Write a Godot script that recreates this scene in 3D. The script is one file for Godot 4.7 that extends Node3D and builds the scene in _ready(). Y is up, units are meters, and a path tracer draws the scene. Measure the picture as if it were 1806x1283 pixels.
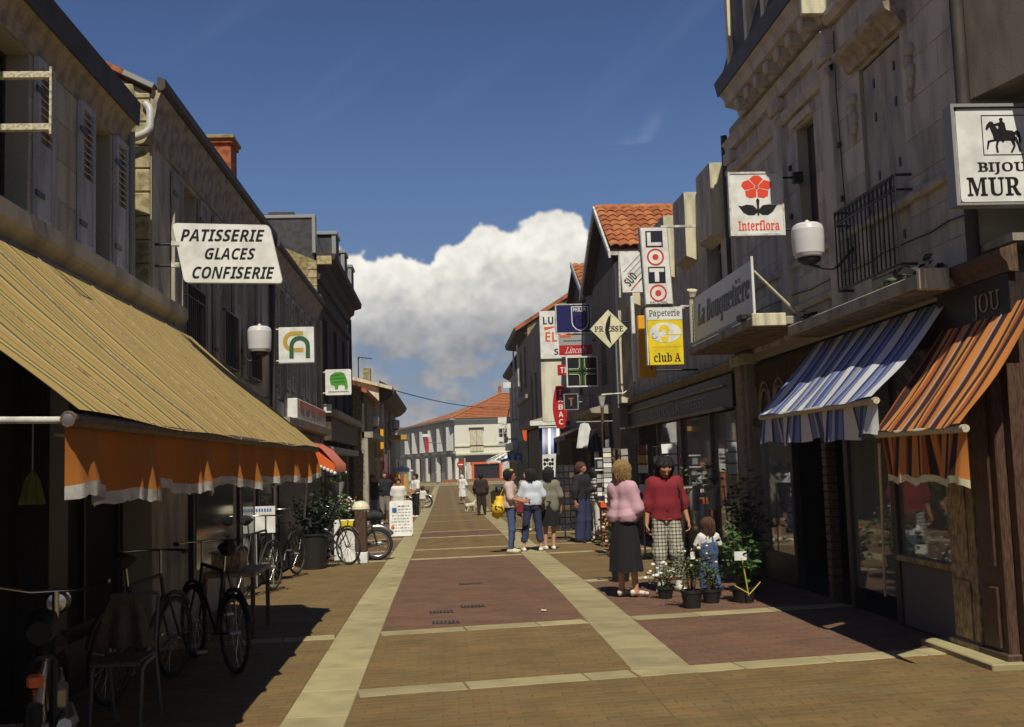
extends Node3D
# A pedestrian shopping street. x = right of the street axis, y = up, the street runs towards -z (d = metres ahead of the camera).
var M := {}
var T := {}
var rng := RandomNumberGenerator.new()
var F_SANS: SystemFont
var F_BOLD: SystemFont
var F_SERIF: SystemFont
var F_SERIFB: SystemFont

class G:
	var v := PackedVector3Array()
	var n := PackedVector3Array()
	var u := PackedVector2Array()
	var c := PackedColorArray()
	var i := PackedInt32Array()
	var col := Color(1, 1, 1)
	func vert(p: Vector3, nn: Vector3, uv := Vector2.ZERO) -> int:
		v.append(p); n.append(nn); u.append(uv); c.append(col)
		return v.size() - 1
	func tri(a: int, b: int, d: int) -> void:      # counter-clockwise from outside
		i.append(a); i.append(d); i.append(b)
	# a flat convex polygon, counter-clockwise seen from its front
	func poly(p: Array, uvs := []) -> void:
		var nn: Vector3 = (p[1] - p[0]).cross(p[2] - p[0])
		if nn.length() < 1e-12 and p.size() > 3:
			nn = (p[2] - p[0]).cross(p[3] - p[0])
		nn = nn.normalized()
		var s := v.size()
		for k in p.size():
			vert(p[k], nn, uvs[k] if uvs.size() else Vector2(p[k].x + p[k].z, p[k].y))
		for k in range(1, p.size() - 1):
			tri(s, s + k, s + k + 1)
	func box(at: Vector3, s: Vector3, b := Basis.IDENTITY) -> void:
		var h := s / 2
		for f in [[0, 1, 2], [1, 2, 0], [2, 0, 1]]:
			for sg in [1.0, -1.0]:
				var a := Vector3.ZERO
				var e1 := Vector3.ZERO
				var e2 := Vector3.ZERO
				a[f[0]] = h[f[0]] * sg
				e1[f[1]] = h[f[1]]
				e2[f[2]] = h[f[2]] * sg
				poly([at + b * (a - e1 - e2), at + b * (a + e1 - e2), at + b * (a + e1 + e2), at + b * (a - e1 + e2)])
	func span(x0: float, x1: float, y0: float, y1: float, d0: float, d1: float) -> void:
		box(Vector3((x0 + x1) / 2, (y0 + y1) / 2, -(d0 + d1) / 2), Vector3(absf(x1 - x0), absf(y1 - y0), absf(d1 - d0)))
	# a box with its edges cut off by e
	func bevel(at: Vector3, s: Vector3, e: float, b := Basis.IDENTITY) -> void:
		var h := s / 2
		var P := {}
		for ax in 3:
			for sx in [-1, 1]:
				for sy in [-1, 1]:
					for sz in [-1, 1]:
						var q := Vector3((h.x - (0.0 if ax == 0 else e)) * sx, (h.y - (0.0 if ax == 1 else e)) * sy, (h.z - (0.0 if ax == 2 else e)) * sz)
						P[[ax, sx, sy, sz]] = at + b * q
		var out := func(pts: Array) -> void:
			var mid := Vector3.ZERO
			for q in pts: mid += q
			mid /= pts.size()
			if (pts[1] - pts[0]).cross(pts[2] - pts[0]).dot(mid - at) < 0: pts.reverse()
			poly(pts)
		for sg in [-1, 1]:
			out.call([P[[0, sg, -1, -1]], P[[0, sg, 1, -1]], P[[0, sg, 1, 1]], P[[0, sg, -1, 1]]])
			out.call([P[[1, -1, sg, -1]], P[[1, 1, sg, -1]], P[[1, 1, sg, 1]], P[[1, -1, sg, 1]]])
			out.call([P[[2, -1, -1, sg]], P[[2, 1, -1, sg]], P[[2, 1, 1, sg]], P[[2, -1, 1, sg]]])
			for s2 in [-1, 1]:
				out.call([P[[0, sg, s2, -1]], P[[0, sg, s2, 1]], P[[1, sg, s2, 1]], P[[1, sg, s2, -1]]])
				out.call([P[[0, sg, -1, s2]], P[[0, sg, 1, s2]], P[[2, sg, 1, s2]], P[[2, sg, -1, s2]]])
				out.call([P[[1, -1, sg, s2]], P[[1, 1, sg, s2]], P[[2, 1, sg, s2]], P[[2, -1, sg, s2]]])
				for s3 in [-1, 1]:
					out.call([P[[0, sg, s2, s3]], P[[1, sg, s2, s3]], P[[2, sg, s2, s3]]])
	# polygon pts (in space, any winding) pushed along ex
	func prism(pts: Array, ex: Vector3) -> void:
		var nn := Vector3.ZERO
		for k in pts.size():
			nn += (pts[k] as Vector3).cross(pts[(k + 1) % pts.size()])
		var p: Array = pts.duplicate()
		if nn.dot(ex) < 0: p.reverse()
		# p is now counter-clockwise seen from the ex end
		var o: Vector3 = p[0]
		var ax: Vector3 = ex.normalized()
		var ux: Vector3 = (p[1] - p[0]).normalized()
		var uy := ax.cross(ux)
		var flat := PackedVector2Array()
		for q in p: flat.append(Vector2((q - o).dot(ux), (q - o).dot(uy)))
		var t := Geometry2D.triangulate_polygon(flat)
		var s := v.size()
		for q in p: vert(q + ex, ax, Vector2((q - o).dot(ux), (q - o).dot(uy)))
		var s2 := v.size()
		for q in p: vert(q, -ax)
		for k in range(0, t.size(), 3):
			var A := flat[t[k]]
			var ccw := (flat[t[k + 1]] - A).cross(flat[t[k + 2]] - A) > 0
			if ccw:
				tri(s + t[k], s + t[k + 1], s + t[k + 2]); tri(s2 + t[k], s2 + t[k + 2], s2 + t[k + 1])
			else:
				tri(s + t[k], s + t[k + 2], s + t[k + 1]); tri(s2 + t[k], s2 + t[k + 1], s2 + t[k + 2])
		for k in p.size():
			var q0: Vector3 = p[k]
			var q1: Vector3 = p[(k + 1) % p.size()]
			poly([q0, q1, q1 + ex, q0 + ex])
	func tube(path: Array, r, sides := 8, closed := false, caps := true) -> void:
		var m := path.size()
		var s := v.size()
		var up := Vector3(0.013, 1, 0.021).normalized()
		var first: Vector3 = (path[1] - path[0]).normalized()
		if absf(first.dot(up)) > 0.95: up = Vector3(1, 0.02, 0.01).normalized()
		var side := first.cross(up).normalized()
		for k in m:
			var a: Vector3 = path[(k - 1 + m) % m] if closed or k > 0 else path[k]
			var b: Vector3 = path[(k + 1) % m] if closed or k < m - 1 else path[k]
			var t := (b - a).normalized()
			side = (side - t * side.dot(t)).normalized()
			var w := side.cross(t)
			var rr: float = r[k] if r is Array else r
			for j in sides:
				var an := TAU * j / sides
				var nn := side * cos(an) + w * sin(an)
				vert(path[k] + nn * rr, nn, Vector2(float(j) / sides, k))
		for k in (m if closed else m - 1):
			for j in sides:
				var a0 := s + k * sides + j
				var a1 := s + k * sides + (j + 1) % sides
				var b0 := s + ((k + 1) % m) * sides + j
				var b1 := s + ((k + 1) % m) * sides + (j + 1) % sides
				tri(a0, b0, a1); tri(a1, b0, b1)
		if caps and not closed:
			for e in [0, m - 1]:
				var t2: Vector3 = (path[1] - path[0]).normalized() if e == 0 else (path[m - 1] - path[m - 2]).normalized()
				var nn2 := -t2 if e == 0 else t2
				var c0 := vert(path[e], nn2)
				var ring := []
				for j in sides: ring.append(vert(v[s + e * sides + j], nn2))
				for j in sides:
					if e == 0: tri(c0, ring[j], ring[(j + 1) % sides])
					else: tri(c0, ring[(j + 1) % sides], ring[j])
	func lathe(at: Vector3, prof: Array, sides := 16, b := Basis.IDENTITY) -> void:   # prof: [radius, height] from the bottom up
		for k in prof.size() - 1:
			var p0: Vector2 = Vector2(prof[k][0], prof[k][1])
			var p1: Vector2 = Vector2(prof[k + 1][0], prof[k + 1][1])
			var sl := Vector2(p1.y - p0.y, p0.x - p1.x).normalized()
			var s := v.size()
			for j in sides + 1:
				var a := TAU * j / sides
				var dir := Vector3(cos(a), 0, -sin(a))
				var nn := b * (dir * sl.x + Vector3(0, sl.y, 0))
				vert(at + b * (dir * p0.x + Vector3(0, p0.y, 0)), nn, Vector2(float(j) / sides, p0.y))
				vert(at + b * (dir * p1.x + Vector3(0, p1.y, 0)), nn, Vector2(float(j) / sides, p1.y))
			for j in sides:
				var q := s + 2 * j
				tri(q, q + 2, q + 1); tri(q + 1, q + 2, q + 3)
	func ball(at: Vector3, r: Vector3, rings := 8, sides := 12) -> void:
		var s := v.size()
		for k in rings + 1:
			var e := -PI / 2 + PI * k / rings
			for j in sides + 1:
				var a := TAU * j / sides
				var dir := Vector3(cos(e) * cos(a), sin(e), -cos(e) * sin(a))
				vert(at + dir * r, (dir / r).normalized())
		for k in rings:
			for j in sides:
				var q := s + k * (sides + 1) + j
				tri(q, q + 1, q + sides + 1); tri(q + 1, q + sides + 2, q + sides + 1)
	# a smooth grid, pts[row][column]; front is where rows x columns turn counter-clockwise
	func sheet(pts: Array, us := 1.0, vs := 1.0) -> void:
		var R := pts.size()
		var C: int = pts[0].size()
		var s := v.size()
		for a in R:
			for b in C:
				var du: Vector3 = pts[a][mini(b + 1, C - 1)] - pts[a][maxi(b - 1, 0)]
				var dv: Vector3 = pts[mini(a + 1, R - 1)][b] - pts[maxi(a - 1, 0)][b]
				vert(pts[a][b], du.cross(dv).normalized(), Vector2(us * b / (C - 1), vs * a / (R - 1)))
		for a in R - 1:
			for b in C - 1:
				var q := s + a * C + b
				tri(q, q + 1, q + C); tri(q + 1, q + C + 1, q + C)
	func mesh(off := Vector3.ZERO) -> ArrayMesh:
		var a := []
		a.resize(Mesh.ARRAY_MAX)
		var w := v.duplicate()
		if off != Vector3.ZERO:
			for k in w.size(): w[k] -= off
		a[Mesh.ARRAY_VERTEX] = w
		a[Mesh.ARRAY_NORMAL] = n
		a[Mesh.ARRAY_TEX_UV] = u
		a[Mesh.ARRAY_COLOR] = c
		a[Mesh.ARRAY_INDEX] = i
		var m := ArrayMesh.new()
		m.add_surface_from_arrays(Mesh.PRIMITIVE_TRIANGLES, a)
		return m

func V(x: float, y: float, d: float) -> Vector3:
	return Vector3(x, y, -d)

func gy(d: float) -> float:        # the street falls slightly away from the camera
	return -0.01 * (clampf(d, 14.0, 60.0) - 14.0)

func thing(called: String, label: String, category: String, at: Vector3, group := "") -> Node3D:
	var o := Node3D.new()
	o.name = called
	add_child(o, true)
	o.position = at
	o.set_meta("label", label)
	o.set_meta("category", category)
	if group: o.set_meta("group", group)
	return o

func origin_of(p: Node) -> Vector3:
	var at := Vector3.ZERO
	var q: Node = p
	while q is Node3D and q != self:
		at += q.position
		q = q.get_parent()
	return at

# a part: geometry given in street coordinates, kept relative to its parent's base
func put(p: Node, called: String, g: G, m: Material) -> MeshInstance3D:
	var o := MeshInstance3D.new()
	o.name = called
	o.mesh = g.mesh(origin_of(p))
	o.material_override = m
	p.add_child(o, true)
	return o

func struct(called: String, g: G, m: Material) -> MeshInstance3D:
	var o := put(self, called, g, m)
	o.set_meta("kind", "structure")
	return o

func stuff(o: Node) -> Node:
	o.set_meta("kind", "stuff")
	return o

func bx(p: Node, called: String, m: Material, x0: float, x1: float, y0: float, y1: float, d0: float, d1: float, e := 0.0) -> MeshInstance3D:
	var g := G.new()
	if e > 0.0: g.bevel(Vector3((x0 + x1) / 2, (y0 + y1) / 2, -(d0 + d1) / 2), Vector3(absf(x1 - x0), absf(y1 - y0), absf(d1 - d0)), e)
	else: g.span(x0, x1, y0, y1, d0, d1)
	return put(p, called, g, m)

func pipe(p: Node, called: String, m: Material, path: Array, r, sides := 8) -> MeshInstance3D:
	var g := G.new()
	g.tube(path, r, sides)
	return put(p, called, g, m)

# lettering that fills a box: centre, direction of reading * width, up * height, towards the reader
func txt(p: Node, s: String, font: Font, m: Material, at: Vector3, across: Vector3, up: Vector3, face: Vector3, thick := 0.004, called := "lettering") -> MeshInstance3D:
	var t := TextMesh.new()
	t.text = s
	t.font = font
	t.font_size = 48
	t.pixel_size = 0.01
	t.depth = 1.0
	t.curve_step = 2.0
	t.horizontal_alignment = HORIZONTAL_ALIGNMENT_CENTER
	t.vertical_alignment = VERTICAL_ALIGNMENT_CENTER
	var a := t.get_mesh_arrays()
	var src: PackedVector3Array = a[Mesh.ARRAY_VERTEX]
	var nrm: PackedVector3Array = a[Mesh.ARRAY_NORMAL]
	var lo := Vector3(1e9, 1e9, 1e9)
	var hi := -lo
	for q in src:
		lo = lo.min(q); hi = hi.max(q)
	var off := origin_of(p)
	var b := Basis(across, up, face * thick)
	var bn := b.inverse().transposed()
	for k in src.size():
		var q := (src[k] - lo) / (hi - lo) - Vector3(0.5, 0.5, 0.0)
		src[k] = at + b * q - off
		nrm[k] = (bn * (nrm[k] / Vector3(1.0 / (hi.x - lo.x), 1.0 / (hi.y - lo.y), 1.0 / (hi.z - lo.z)))).normalized()
	var arr := []
	arr.resize(Mesh.ARRAY_MAX)
	arr[Mesh.ARRAY_VERTEX] = src
	arr[Mesh.ARRAY_NORMAL] = nrm
	arr[Mesh.ARRAY_INDEX] = a[Mesh.ARRAY_INDEX]
	var am := ArrayMesh.new()
	am.add_surface_from_arrays(Mesh.PRIMITIVE_TRIANGLES, arr)
	var o := MeshInstance3D.new()
	o.name = called
	o.mesh = am
	o.material_override = m
	p.add_child(o, true)
	return o

func txz(p: Node, s: String, font: Font, m: Material, x: float, y: float, d: float, w: float, h: float, shear := 0.0, rot := 0.0) -> MeshInstance3D:
	var c := Vector3(cos(rot), sin(rot), 0)
	var e := Vector3(-sin(rot), cos(rot), 0)
	return txt(p, s, font, m, V(x, y, d), c * w, (e + c * shear) * h, Vector3(0, 0, 1))

# a flat print 3 mm proud of a board that faces the camera: 2-D outline in metres round (x, y)
func print2(p: Node, called: String, m: Material, pts: Array, x: float, y: float, d: float, th := 0.003) -> MeshInstance3D:
	var g := G.new()
	var q := []
	for a in pts: q.append(V(x + a[0], y + a[1], d))
	g.prism(q, Vector3(0, 0, th))
	return put(p, called, g, m)

func arc_band(r0: float, r1: float, a0: float, a1: float, steps := 24, cx := 0.0, cy := 0.0) -> Array:
	var o := []
	for k in steps + 1:
		var a := deg_to_rad(a0 + (a1 - a0) * k / steps)
		o.append([cx + cos(a) * r1, cy + sin(a) * r1])
	for k in steps + 1:
		var a2 := deg_to_rad(a1 + (a0 - a1) * k / steps)
		o.append([cx + cos(a2) * r0, cy + sin(a2) * r0])
	return o

func disc(r: float, cx := 0.0, cy := 0.0, sy := 1.0) -> Array:
	var o := []
	for k in 28: o.append([cx + cos(TAU * k / 28) * r, cy + sin(TAU * k / 28) * r * sy])
	return o

func rrect(x0: float, x1: float, y0: float, y1: float, r: float) -> Array:
	var o := []
	for cn in [[x1 - r, y1 - r, 0], [x0 + r, y1 - r, 90], [x0 + r, y0 + r, 180], [x1 - r, y0 + r, 270]]:
		for k in 5:
			var a := deg_to_rad(cn[2] + 22.5 * k)
			o.append([cn[0] + cos(a) * r, cn[1] + sin(a) * r])
	return o

# a sign board that faces the camera; its front is at distance d
func board(p: Node, called: String, m: Material, pts: Array, d: float, th: float) -> MeshInstance3D:
	var g := G.new()
	var q := []
	for a in pts: q.append(V(a[0], a[1], d + th))
	g.prism(q, Vector3(0, 0, th))
	return put(p, called, g, m)

# --- materials -------------------------------------------------------------
func noise_tex(key: String, freq: float, lo: float, hi: float, oct := 4, size := 256, kind := FastNoiseLite.TYPE_SIMPLEX_SMOOTH, fr := FastNoiseLite.FRACTAL_FBM) -> void:
	var f := FastNoiseLite.new()
	f.seed = hash(key) % 1000
	f.noise_type = kind
	f.frequency = freq
	f.fractal_type = fr
	f.fractal_octaves = oct
	var im := f.get_seamless_image(size, size)
	im.convert(Image.FORMAT_L8)
	var d := im.get_data()
	var e := PackedByteArray()
	e.resize(d.size())
	for k in d.size():
		e[k] = int(clampf(lo + (hi - lo) * d[k] / 255.0, 0, 1) * 255)
	T[key] = ImageTexture.create_from_image(Image.create_from_data(size, size, false, Image.FORMAT_L8, e))

func L(r: float, g: float, b: float) -> Color:       # a base colour given as linear reflectance
	return Color(r, g, b).linear_to_srgb()

func mat(key: String, c: Color, rough := 0.85, tex := "", sc := Vector3.ONE, bump := 0.0, tex2 := "", sc2 := Vector3.ONE) -> StandardMaterial3D:
	var m := StandardMaterial3D.new()
	m.resource_name = key
	m.albedo_color = c
	m.roughness = rough
	if tex:
		m.albedo_texture = T[tex]
		m.uv1_triplanar = true
		m.uv1_world_triplanar = true
		m.uv1_scale = sc
		if bump > 0.0:
			m.heightmap_enabled = true
			m.heightmap_texture = T[tex]
			m.heightmap_scale = bump
	if tex2:
		m.detail_enabled = true
		m.detail_blend_mode = BaseMaterial3D.BLEND_MODE_MUL
		m.detail_albedo = T[tex2]
		m.detail_uv_layer = BaseMaterial3D.DETAIL_UV_2
		m.uv2_triplanar = true
		m.uv2_world_triplanar = true
		m.uv2_scale = sc2
	M[key] = m
	return m

func vmat(key: String, rough := 0.85, tex := "", sc := Vector3.ONE, bump := 0.0, tex2 := "", sc2 := Vector3.ONE) -> StandardMaterial3D:
	var m := mat(key, Color.WHITE, rough, tex, sc, bump, tex2, sc2)
	m.vertex_color_use_as_albedo = true
	return m

func stripe_tex(key: String, cols: Array, w: int) -> void:     # cols: [share, colour]; flat print of a striped cloth
	var im := Image.create(w, 4, false, Image.FORMAT_RGB8)
	var tot := 0.0
	for a in cols: tot += a[0]
	var x := 0.0
	for a in cols:
		im.fill_rect(Rect2i(int(x / tot * w), 0, int(ceil(a[0] / tot * w)) + 1, 4), a[1])
		x += a[0]
	T[key] = ImageTexture.create_from_image(im)

func cloth(key: String, tex: String, rep: float, back := Color(0.35, 0.35, 0.35)) -> StandardMaterial3D:
	var m := StandardMaterial3D.new()
	m.resource_name = key
	m.albedo_texture = T[tex]
	m.uv1_scale = Vector3(rep, 1, 1)
	m.roughness = 0.9
	m.backlight_enabled = true
	m.backlight = back
	M[key] = m
	return m

func make_materials() -> void:
	noise_tex("grain", 0.11, 0.84, 1.06, 3)
	noise_tex("stain", 0.02, 0.66, 1.22, 5)
	noise_tex("streak", 0.022, 0.74, 1.16, 5)
	noise_tex("speck", 0.25, 0.8, 1.1, 2)
	noise_tex("grime", 0.015, 0.88, 1.06, 5)
	noise_tex("strand", 0.1, 0.35, 1.25, 2)
	noise_tex("wood", 0.035, 0.55, 1.2, 4)
	var s1 := Vector3(3, 3, 3)
	var big := Vector3(0.45, 0.45, 0.45)
	var drip := Vector3(0.55, 0.16, 0.55)
	mat("asphalt", L(0.06, 0.057, 0.052), 0.95, "speck", s1, 0.3, "stain", big)
	mat("mortar", L(0.15, 0.1, 0.045), 0.95, "grain", s1, 0.2)
	vmat("brick", 0.88, "speck", Vector3(6, 6, 6), 0.2, "grime", Vector3(0.31, 0.31, 0.31))
	mat("pave_ochre", L(0.2, 0.128, 0.045), 0.9, "speck", s1, 0.2, "stain", big)
	mat("pave_red", L(0.165, 0.086, 0.05), 0.9, "speck", s1, 0.2, "stain", big)
	for k in 4:
		var f := 1.0 + 0.07 * (k - 1.5)
		mat("slab%d" % k, L(0.385 * f, 0.33 * f, 0.17 * f), 0.88, "speck", Vector3(4, 4, 4), 0.2, "grime", Vector3(0.5, 0.5, 0.5))
	for k in 5:
		var f2 := 1.0 + 0.04 * (k - 2)
		mat("ashlar%d" % k, L(0.57 * f2, 0.525 * f2, 0.435 * f2), 0.92, "grain", Vector3(2, 2, 2), 0.35, "streak", drip)
		mat("stone%d" % k, L(0.46 * f2, 0.4 * f2, 0.22 * f2), 0.92, "grain", Vector3(2, 2, 2), 0.4, "stain", Vector3(1.4, 1.4, 1.4))
	mat("joint", L(0.4, 0.365, 0.29), 0.95, "grain", s1)
	mat("render_grey", L(0.55, 0.51, 0.425), 0.92, "grain", Vector3(2, 2, 2), 0.4, "streak", drip)
	mat("render_brown", L(0.3, 0.25, 0.19), 0.92, "grain", Vector3(2, 2, 2), 0.4, "streak", drip)
	mat("render_dark", L(0.075, 0.052, 0.04), 0.9, "grain", Vector3(2, 2, 2), 0.3, "streak", drip)
	mat("render_olive", L(0.36, 0.32, 0.21), 0.92, "grain", Vector3(2, 2, 2), 0.4, "streak", drip)
	mat("lichen", L(0.34, 0.29, 0.13), 0.95, "grain", Vector3(2.4, 2.4, 2.4), 0.8, "stain", Vector3(1.6, 1.6, 1.6))
	mat("cream", L(0.72, 0.66, 0.46), 0.85, "grain", s1, 0.1, "streak", Vector3(1.2, 0.2, 1.2))
	mat("white_wall", L(0.8, 0.77, 0.62), 0.85, "grain", s1, 0.05, "streak", Vector3(0.3, 0.1, 0.3))
	mat("soffit", L(0.46, 0.39, 0.28), 0.9, "grain", Vector3(2, 2, 2), 0.05, "stain", Vector3(0.9, 0.9, 0.9))
	mat("fascia_dark", L(0.07, 0.055, 0.045), 0.7, "grain", s1, 0.1, "stain", big)
	mat("shutter_blue", L(0.5, 0.52, 0.56), 0.7, "grain", Vector3(5, 1, 5), 0.1, "streak", drip)
	mat("shutter_grey", L(0.44, 0.4, 0.33), 0.75, "grain", Vector3(5, 1, 5), 0.1, "streak", drip)
	mat("shutter_light", L(0.6, 0.58, 0.5), 0.75, "grain", Vector3(5, 1, 5), 0.1, "streak", drip)
	mat("wood_brown", L(0.15, 0.085, 0.045), 0.6, "wood", Vector3(6, 0.8, 6), 0.2, "stain", Vector3(1.2, 1.2, 1.2))
	mat("wood_red", L(0.11, 0.057, 0.038), 0.5, "wood", Vector3(6, 0.8, 6), 0.2)
	mat("wood_dark", L(0.035, 0.024, 0.02), 0.45, "wood", Vector3(5, 0.8, 5), 0.15)
	mat("wood_tan", L(0.5, 0.38, 0.22), 0.65, "wood", Vector3(6, 0.8, 6), 0.2, "stain", Vector3(1.3, 1.3, 1.3))
	mat("black_iron", L(0.018, 0.016, 0.016), 0.5, "grain", s1)
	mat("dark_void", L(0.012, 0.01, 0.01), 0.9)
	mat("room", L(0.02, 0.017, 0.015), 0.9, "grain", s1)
	mat("white_paint", L(0.75, 0.72, 0.64), 0.5, "grain", Vector3(4, 4, 4), 0.0, "stain", Vector3(1.5, 1.5, 1.5))
	mat("rust_white", L(0.68, 0.6, 0.42), 0.7, "grain", Vector3(5, 5, 5), 0.2, "stain", Vector3(6, 6, 6))
	mat("pvc", L(0.5, 0.5, 0.47), 0.45, "grain", s1)
	mat("far_white", L(0.8, 0.78, 0.64), 0.85, "grain", Vector3(0.5, 0.5, 0.5))
	mat("far_grey", L(0.42, 0.39, 0.32), 0.9, "grain", Vector3(0.5, 0.5, 0.5))
	mat("zinc", L(0.3, 0.31, 0.3), 0.5, "grain", s1)
	mat("slate", L(0.05, 0.05, 0.055), 0.6, "grain", Vector3(3, 8, 3), 0.3, "stain", Vector3(1, 1, 1))
	mat("brick_red", L(0.42, 0.13, 0.05), 0.9, "grain", s1, 0.3, "stain", Vector3(1.5, 1.5, 1.5))
	for k in 4:
		mat("tile%d" % k, L([0.5, 0.44, 0.54, 0.38][k], [0.17, 0.14, 0.2, 0.11][k], [0.05, 0.04, 0.06, 0.035][k]), 0.85, "grain", s1, 0.3, "stain", Vector3(1.5, 1.5, 1.5))
	mat("far_tiles", L(0.44, 0.14, 0.05), 0.9, "grain", Vector3(1, 1, 1), 0.0, "stain", Vector3(0.3, 0.3, 0.3))
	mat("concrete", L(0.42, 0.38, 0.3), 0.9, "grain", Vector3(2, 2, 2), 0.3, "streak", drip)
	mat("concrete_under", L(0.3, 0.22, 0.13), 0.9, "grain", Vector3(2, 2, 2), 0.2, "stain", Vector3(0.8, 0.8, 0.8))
	mat("sign_white", L(0.8, 0.8, 0.76), 0.4, "grime", Vector3(0.9, 0.9, 0.9))
	mat("sign_cream", L(0.78, 0.73, 0.5), 0.4, "grime", Vector3(0.9, 0.9, 0.9))
	mat("ink", L(0.012, 0.011, 0.012), 0.4)
	mat("ink_navy", L(0.016, 0.014, 0.035), 0.4)
	mat("ink_red", L(0.6, 0.055, 0.035), 0.4)
	mat("ink_orange", L(0.7, 0.13, 0.03), 0.4)
	mat("ink_rose", L(0.75, 0.07, 0.03), 0.4)
	mat("ink_gold", L(0.5, 0.33, 0.06), 0.4)
	mat("ink_green", L(0.04, 0.11, 0.055), 0.4)
	mat("ink_leaf", L(0.08, 0.3, 0.03), 0.4)
	mat("ink_grey", L(0.3, 0.29, 0.27), 0.5)
	mat("ink_blue", L(0.05, 0.12, 0.4), 0.4)
	mat("sign_blue", L(0.018, 0.017, 0.1), 0.35)
	mat("sign_yellow", L(0.85, 0.64, 0.02), 0.4, "grime", Vector3(0.9, 0.9, 0.9))
	mat("sign_amber", L(0.8, 0.38, 0.01), 0.45)
	mat("sign_red", L(0.45, 0.018, 0.02), 0.35)
	mat("sign_grey", L(0.36, 0.36, 0.35), 0.3)
	mat("chrome", L(0.6, 0.6, 0.58), 0.25)
	M["chrome"].metallic = 1.0
	mat("steel", L(0.4, 0.4, 0.38), 0.4)
	M["steel"].metallic = 0.8
	mat("rubber", L(0.016, 0.015, 0.015), 0.8)
	mat("lamp_glass", L(0.62, 0.6, 0.6), 0.35)
	mat("pot_black", L(0.015, 0.013, 0.012), 0.6)
	mat("pot_clay", L(0.3, 0.11, 0.06), 0.8, "grain", s1)
	mat("soil", L(0.03, 0.02, 0.014), 1.0)
	vmat("leaf", 0.6)
	M["leaf"].backlight_enabled = true
	M["leaf"].backlight = Color(0.4, 0.4, 0.4)
	mat("skin", L(0.5, 0.26, 0.165), 0.6)
	mat("skin_tan", L(0.42, 0.2, 0.115), 0.6)
	mat("hair_dark", L(0.013, 0.009, 0.008), 0.75, "strand", Vector3(7, 1.0, 7), 0.5)
	M["hair_dark"].uv1_world_triplanar = false
	mat("hair_blond", L(0.4, 0.24, 0.085), 0.75, "strand", Vector3(7, 1.0, 7), 0.5)
	M["hair_blond"].uv1_world_triplanar = false
	mat("hair_brown", L(0.13, 0.052, 0.024), 0.75, "strand", Vector3(7, 1.0, 7), 0.5)
	M["hair_brown"].uv1_world_triplanar = false
	mat("riser_grey", L(0.12, 0.115, 0.125), 0.6, "grain", s1)
	mat("stake_yellow", L(0.45, 0.36, 0.05), 0.6)
	mat("dull_green", L(0.1, 0.12, 0.03), 0.9)
	mat("eye", L(0.01, 0.01, 0.01), 0.2)
	var g := StandardMaterial3D.new()
	g.resource_name = "window_glass"
	g.transparency = BaseMaterial3D.TRANSPARENCY_ALPHA
	g.albedo_color = Color(0.9, 0.95, 0.95, 0.08)
	g.roughness = 0.03
	M["glass"] = g
	mat("pane", L(0.02, 0.02, 0.022), 0.08)
	stripe_tex("tan", [[0.6, L(0.08, 0.085, 0.03)], [6, L(0.42, 0.285, 0.085)], [1.5, L(0.1, 0.1, 0.035)], [2, L(0.5, 0.38, 0.13)], [1.4, L(0.1, 0.11, 0.04)], [4, L(0.42, 0.285, 0.085)], [1.2, L(0.3, 0.2, 0.06)], [4, L(0.42, 0.285, 0.085)], [1.4, L(0.55, 0.42, 0.2)], [1.5, L(0.09, 0.09, 0.035)]], 256)
	stripe_tex("orange", [[4, L(0.62, 0.22, 0.045)], [2.4, L(0.035, 0.014, 0.012)], [2, L(0.42, 0.1, 0.02)], [1, L(0.62, 0.28, 0.08)], [1.4, L(0.05, 0.018, 0.014)], [3, L(0.62, 0.24, 0.05)], [3.4, L(0.04, 0.015, 0.013)], [1, L(0.4, 0.09, 0.02)]], 256)
	stripe_tex("blue", [[5, L(0.66, 0.67, 0.68)], [1, L(0.09, 0.1, 0.2)], [2, L(0.2, 0.26, 0.45)], [3, L(0.07, 0.09, 0.25)], [1, L(0.45, 0.46, 0.52)], [3, L(0.16, 0.21, 0.4)], [1.4, L(0.03, 0.035, 0.09)]], 256)
	stripe_tex("valance", [[1, L(0.45, 0.155, 0.02)]], 8)

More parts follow.
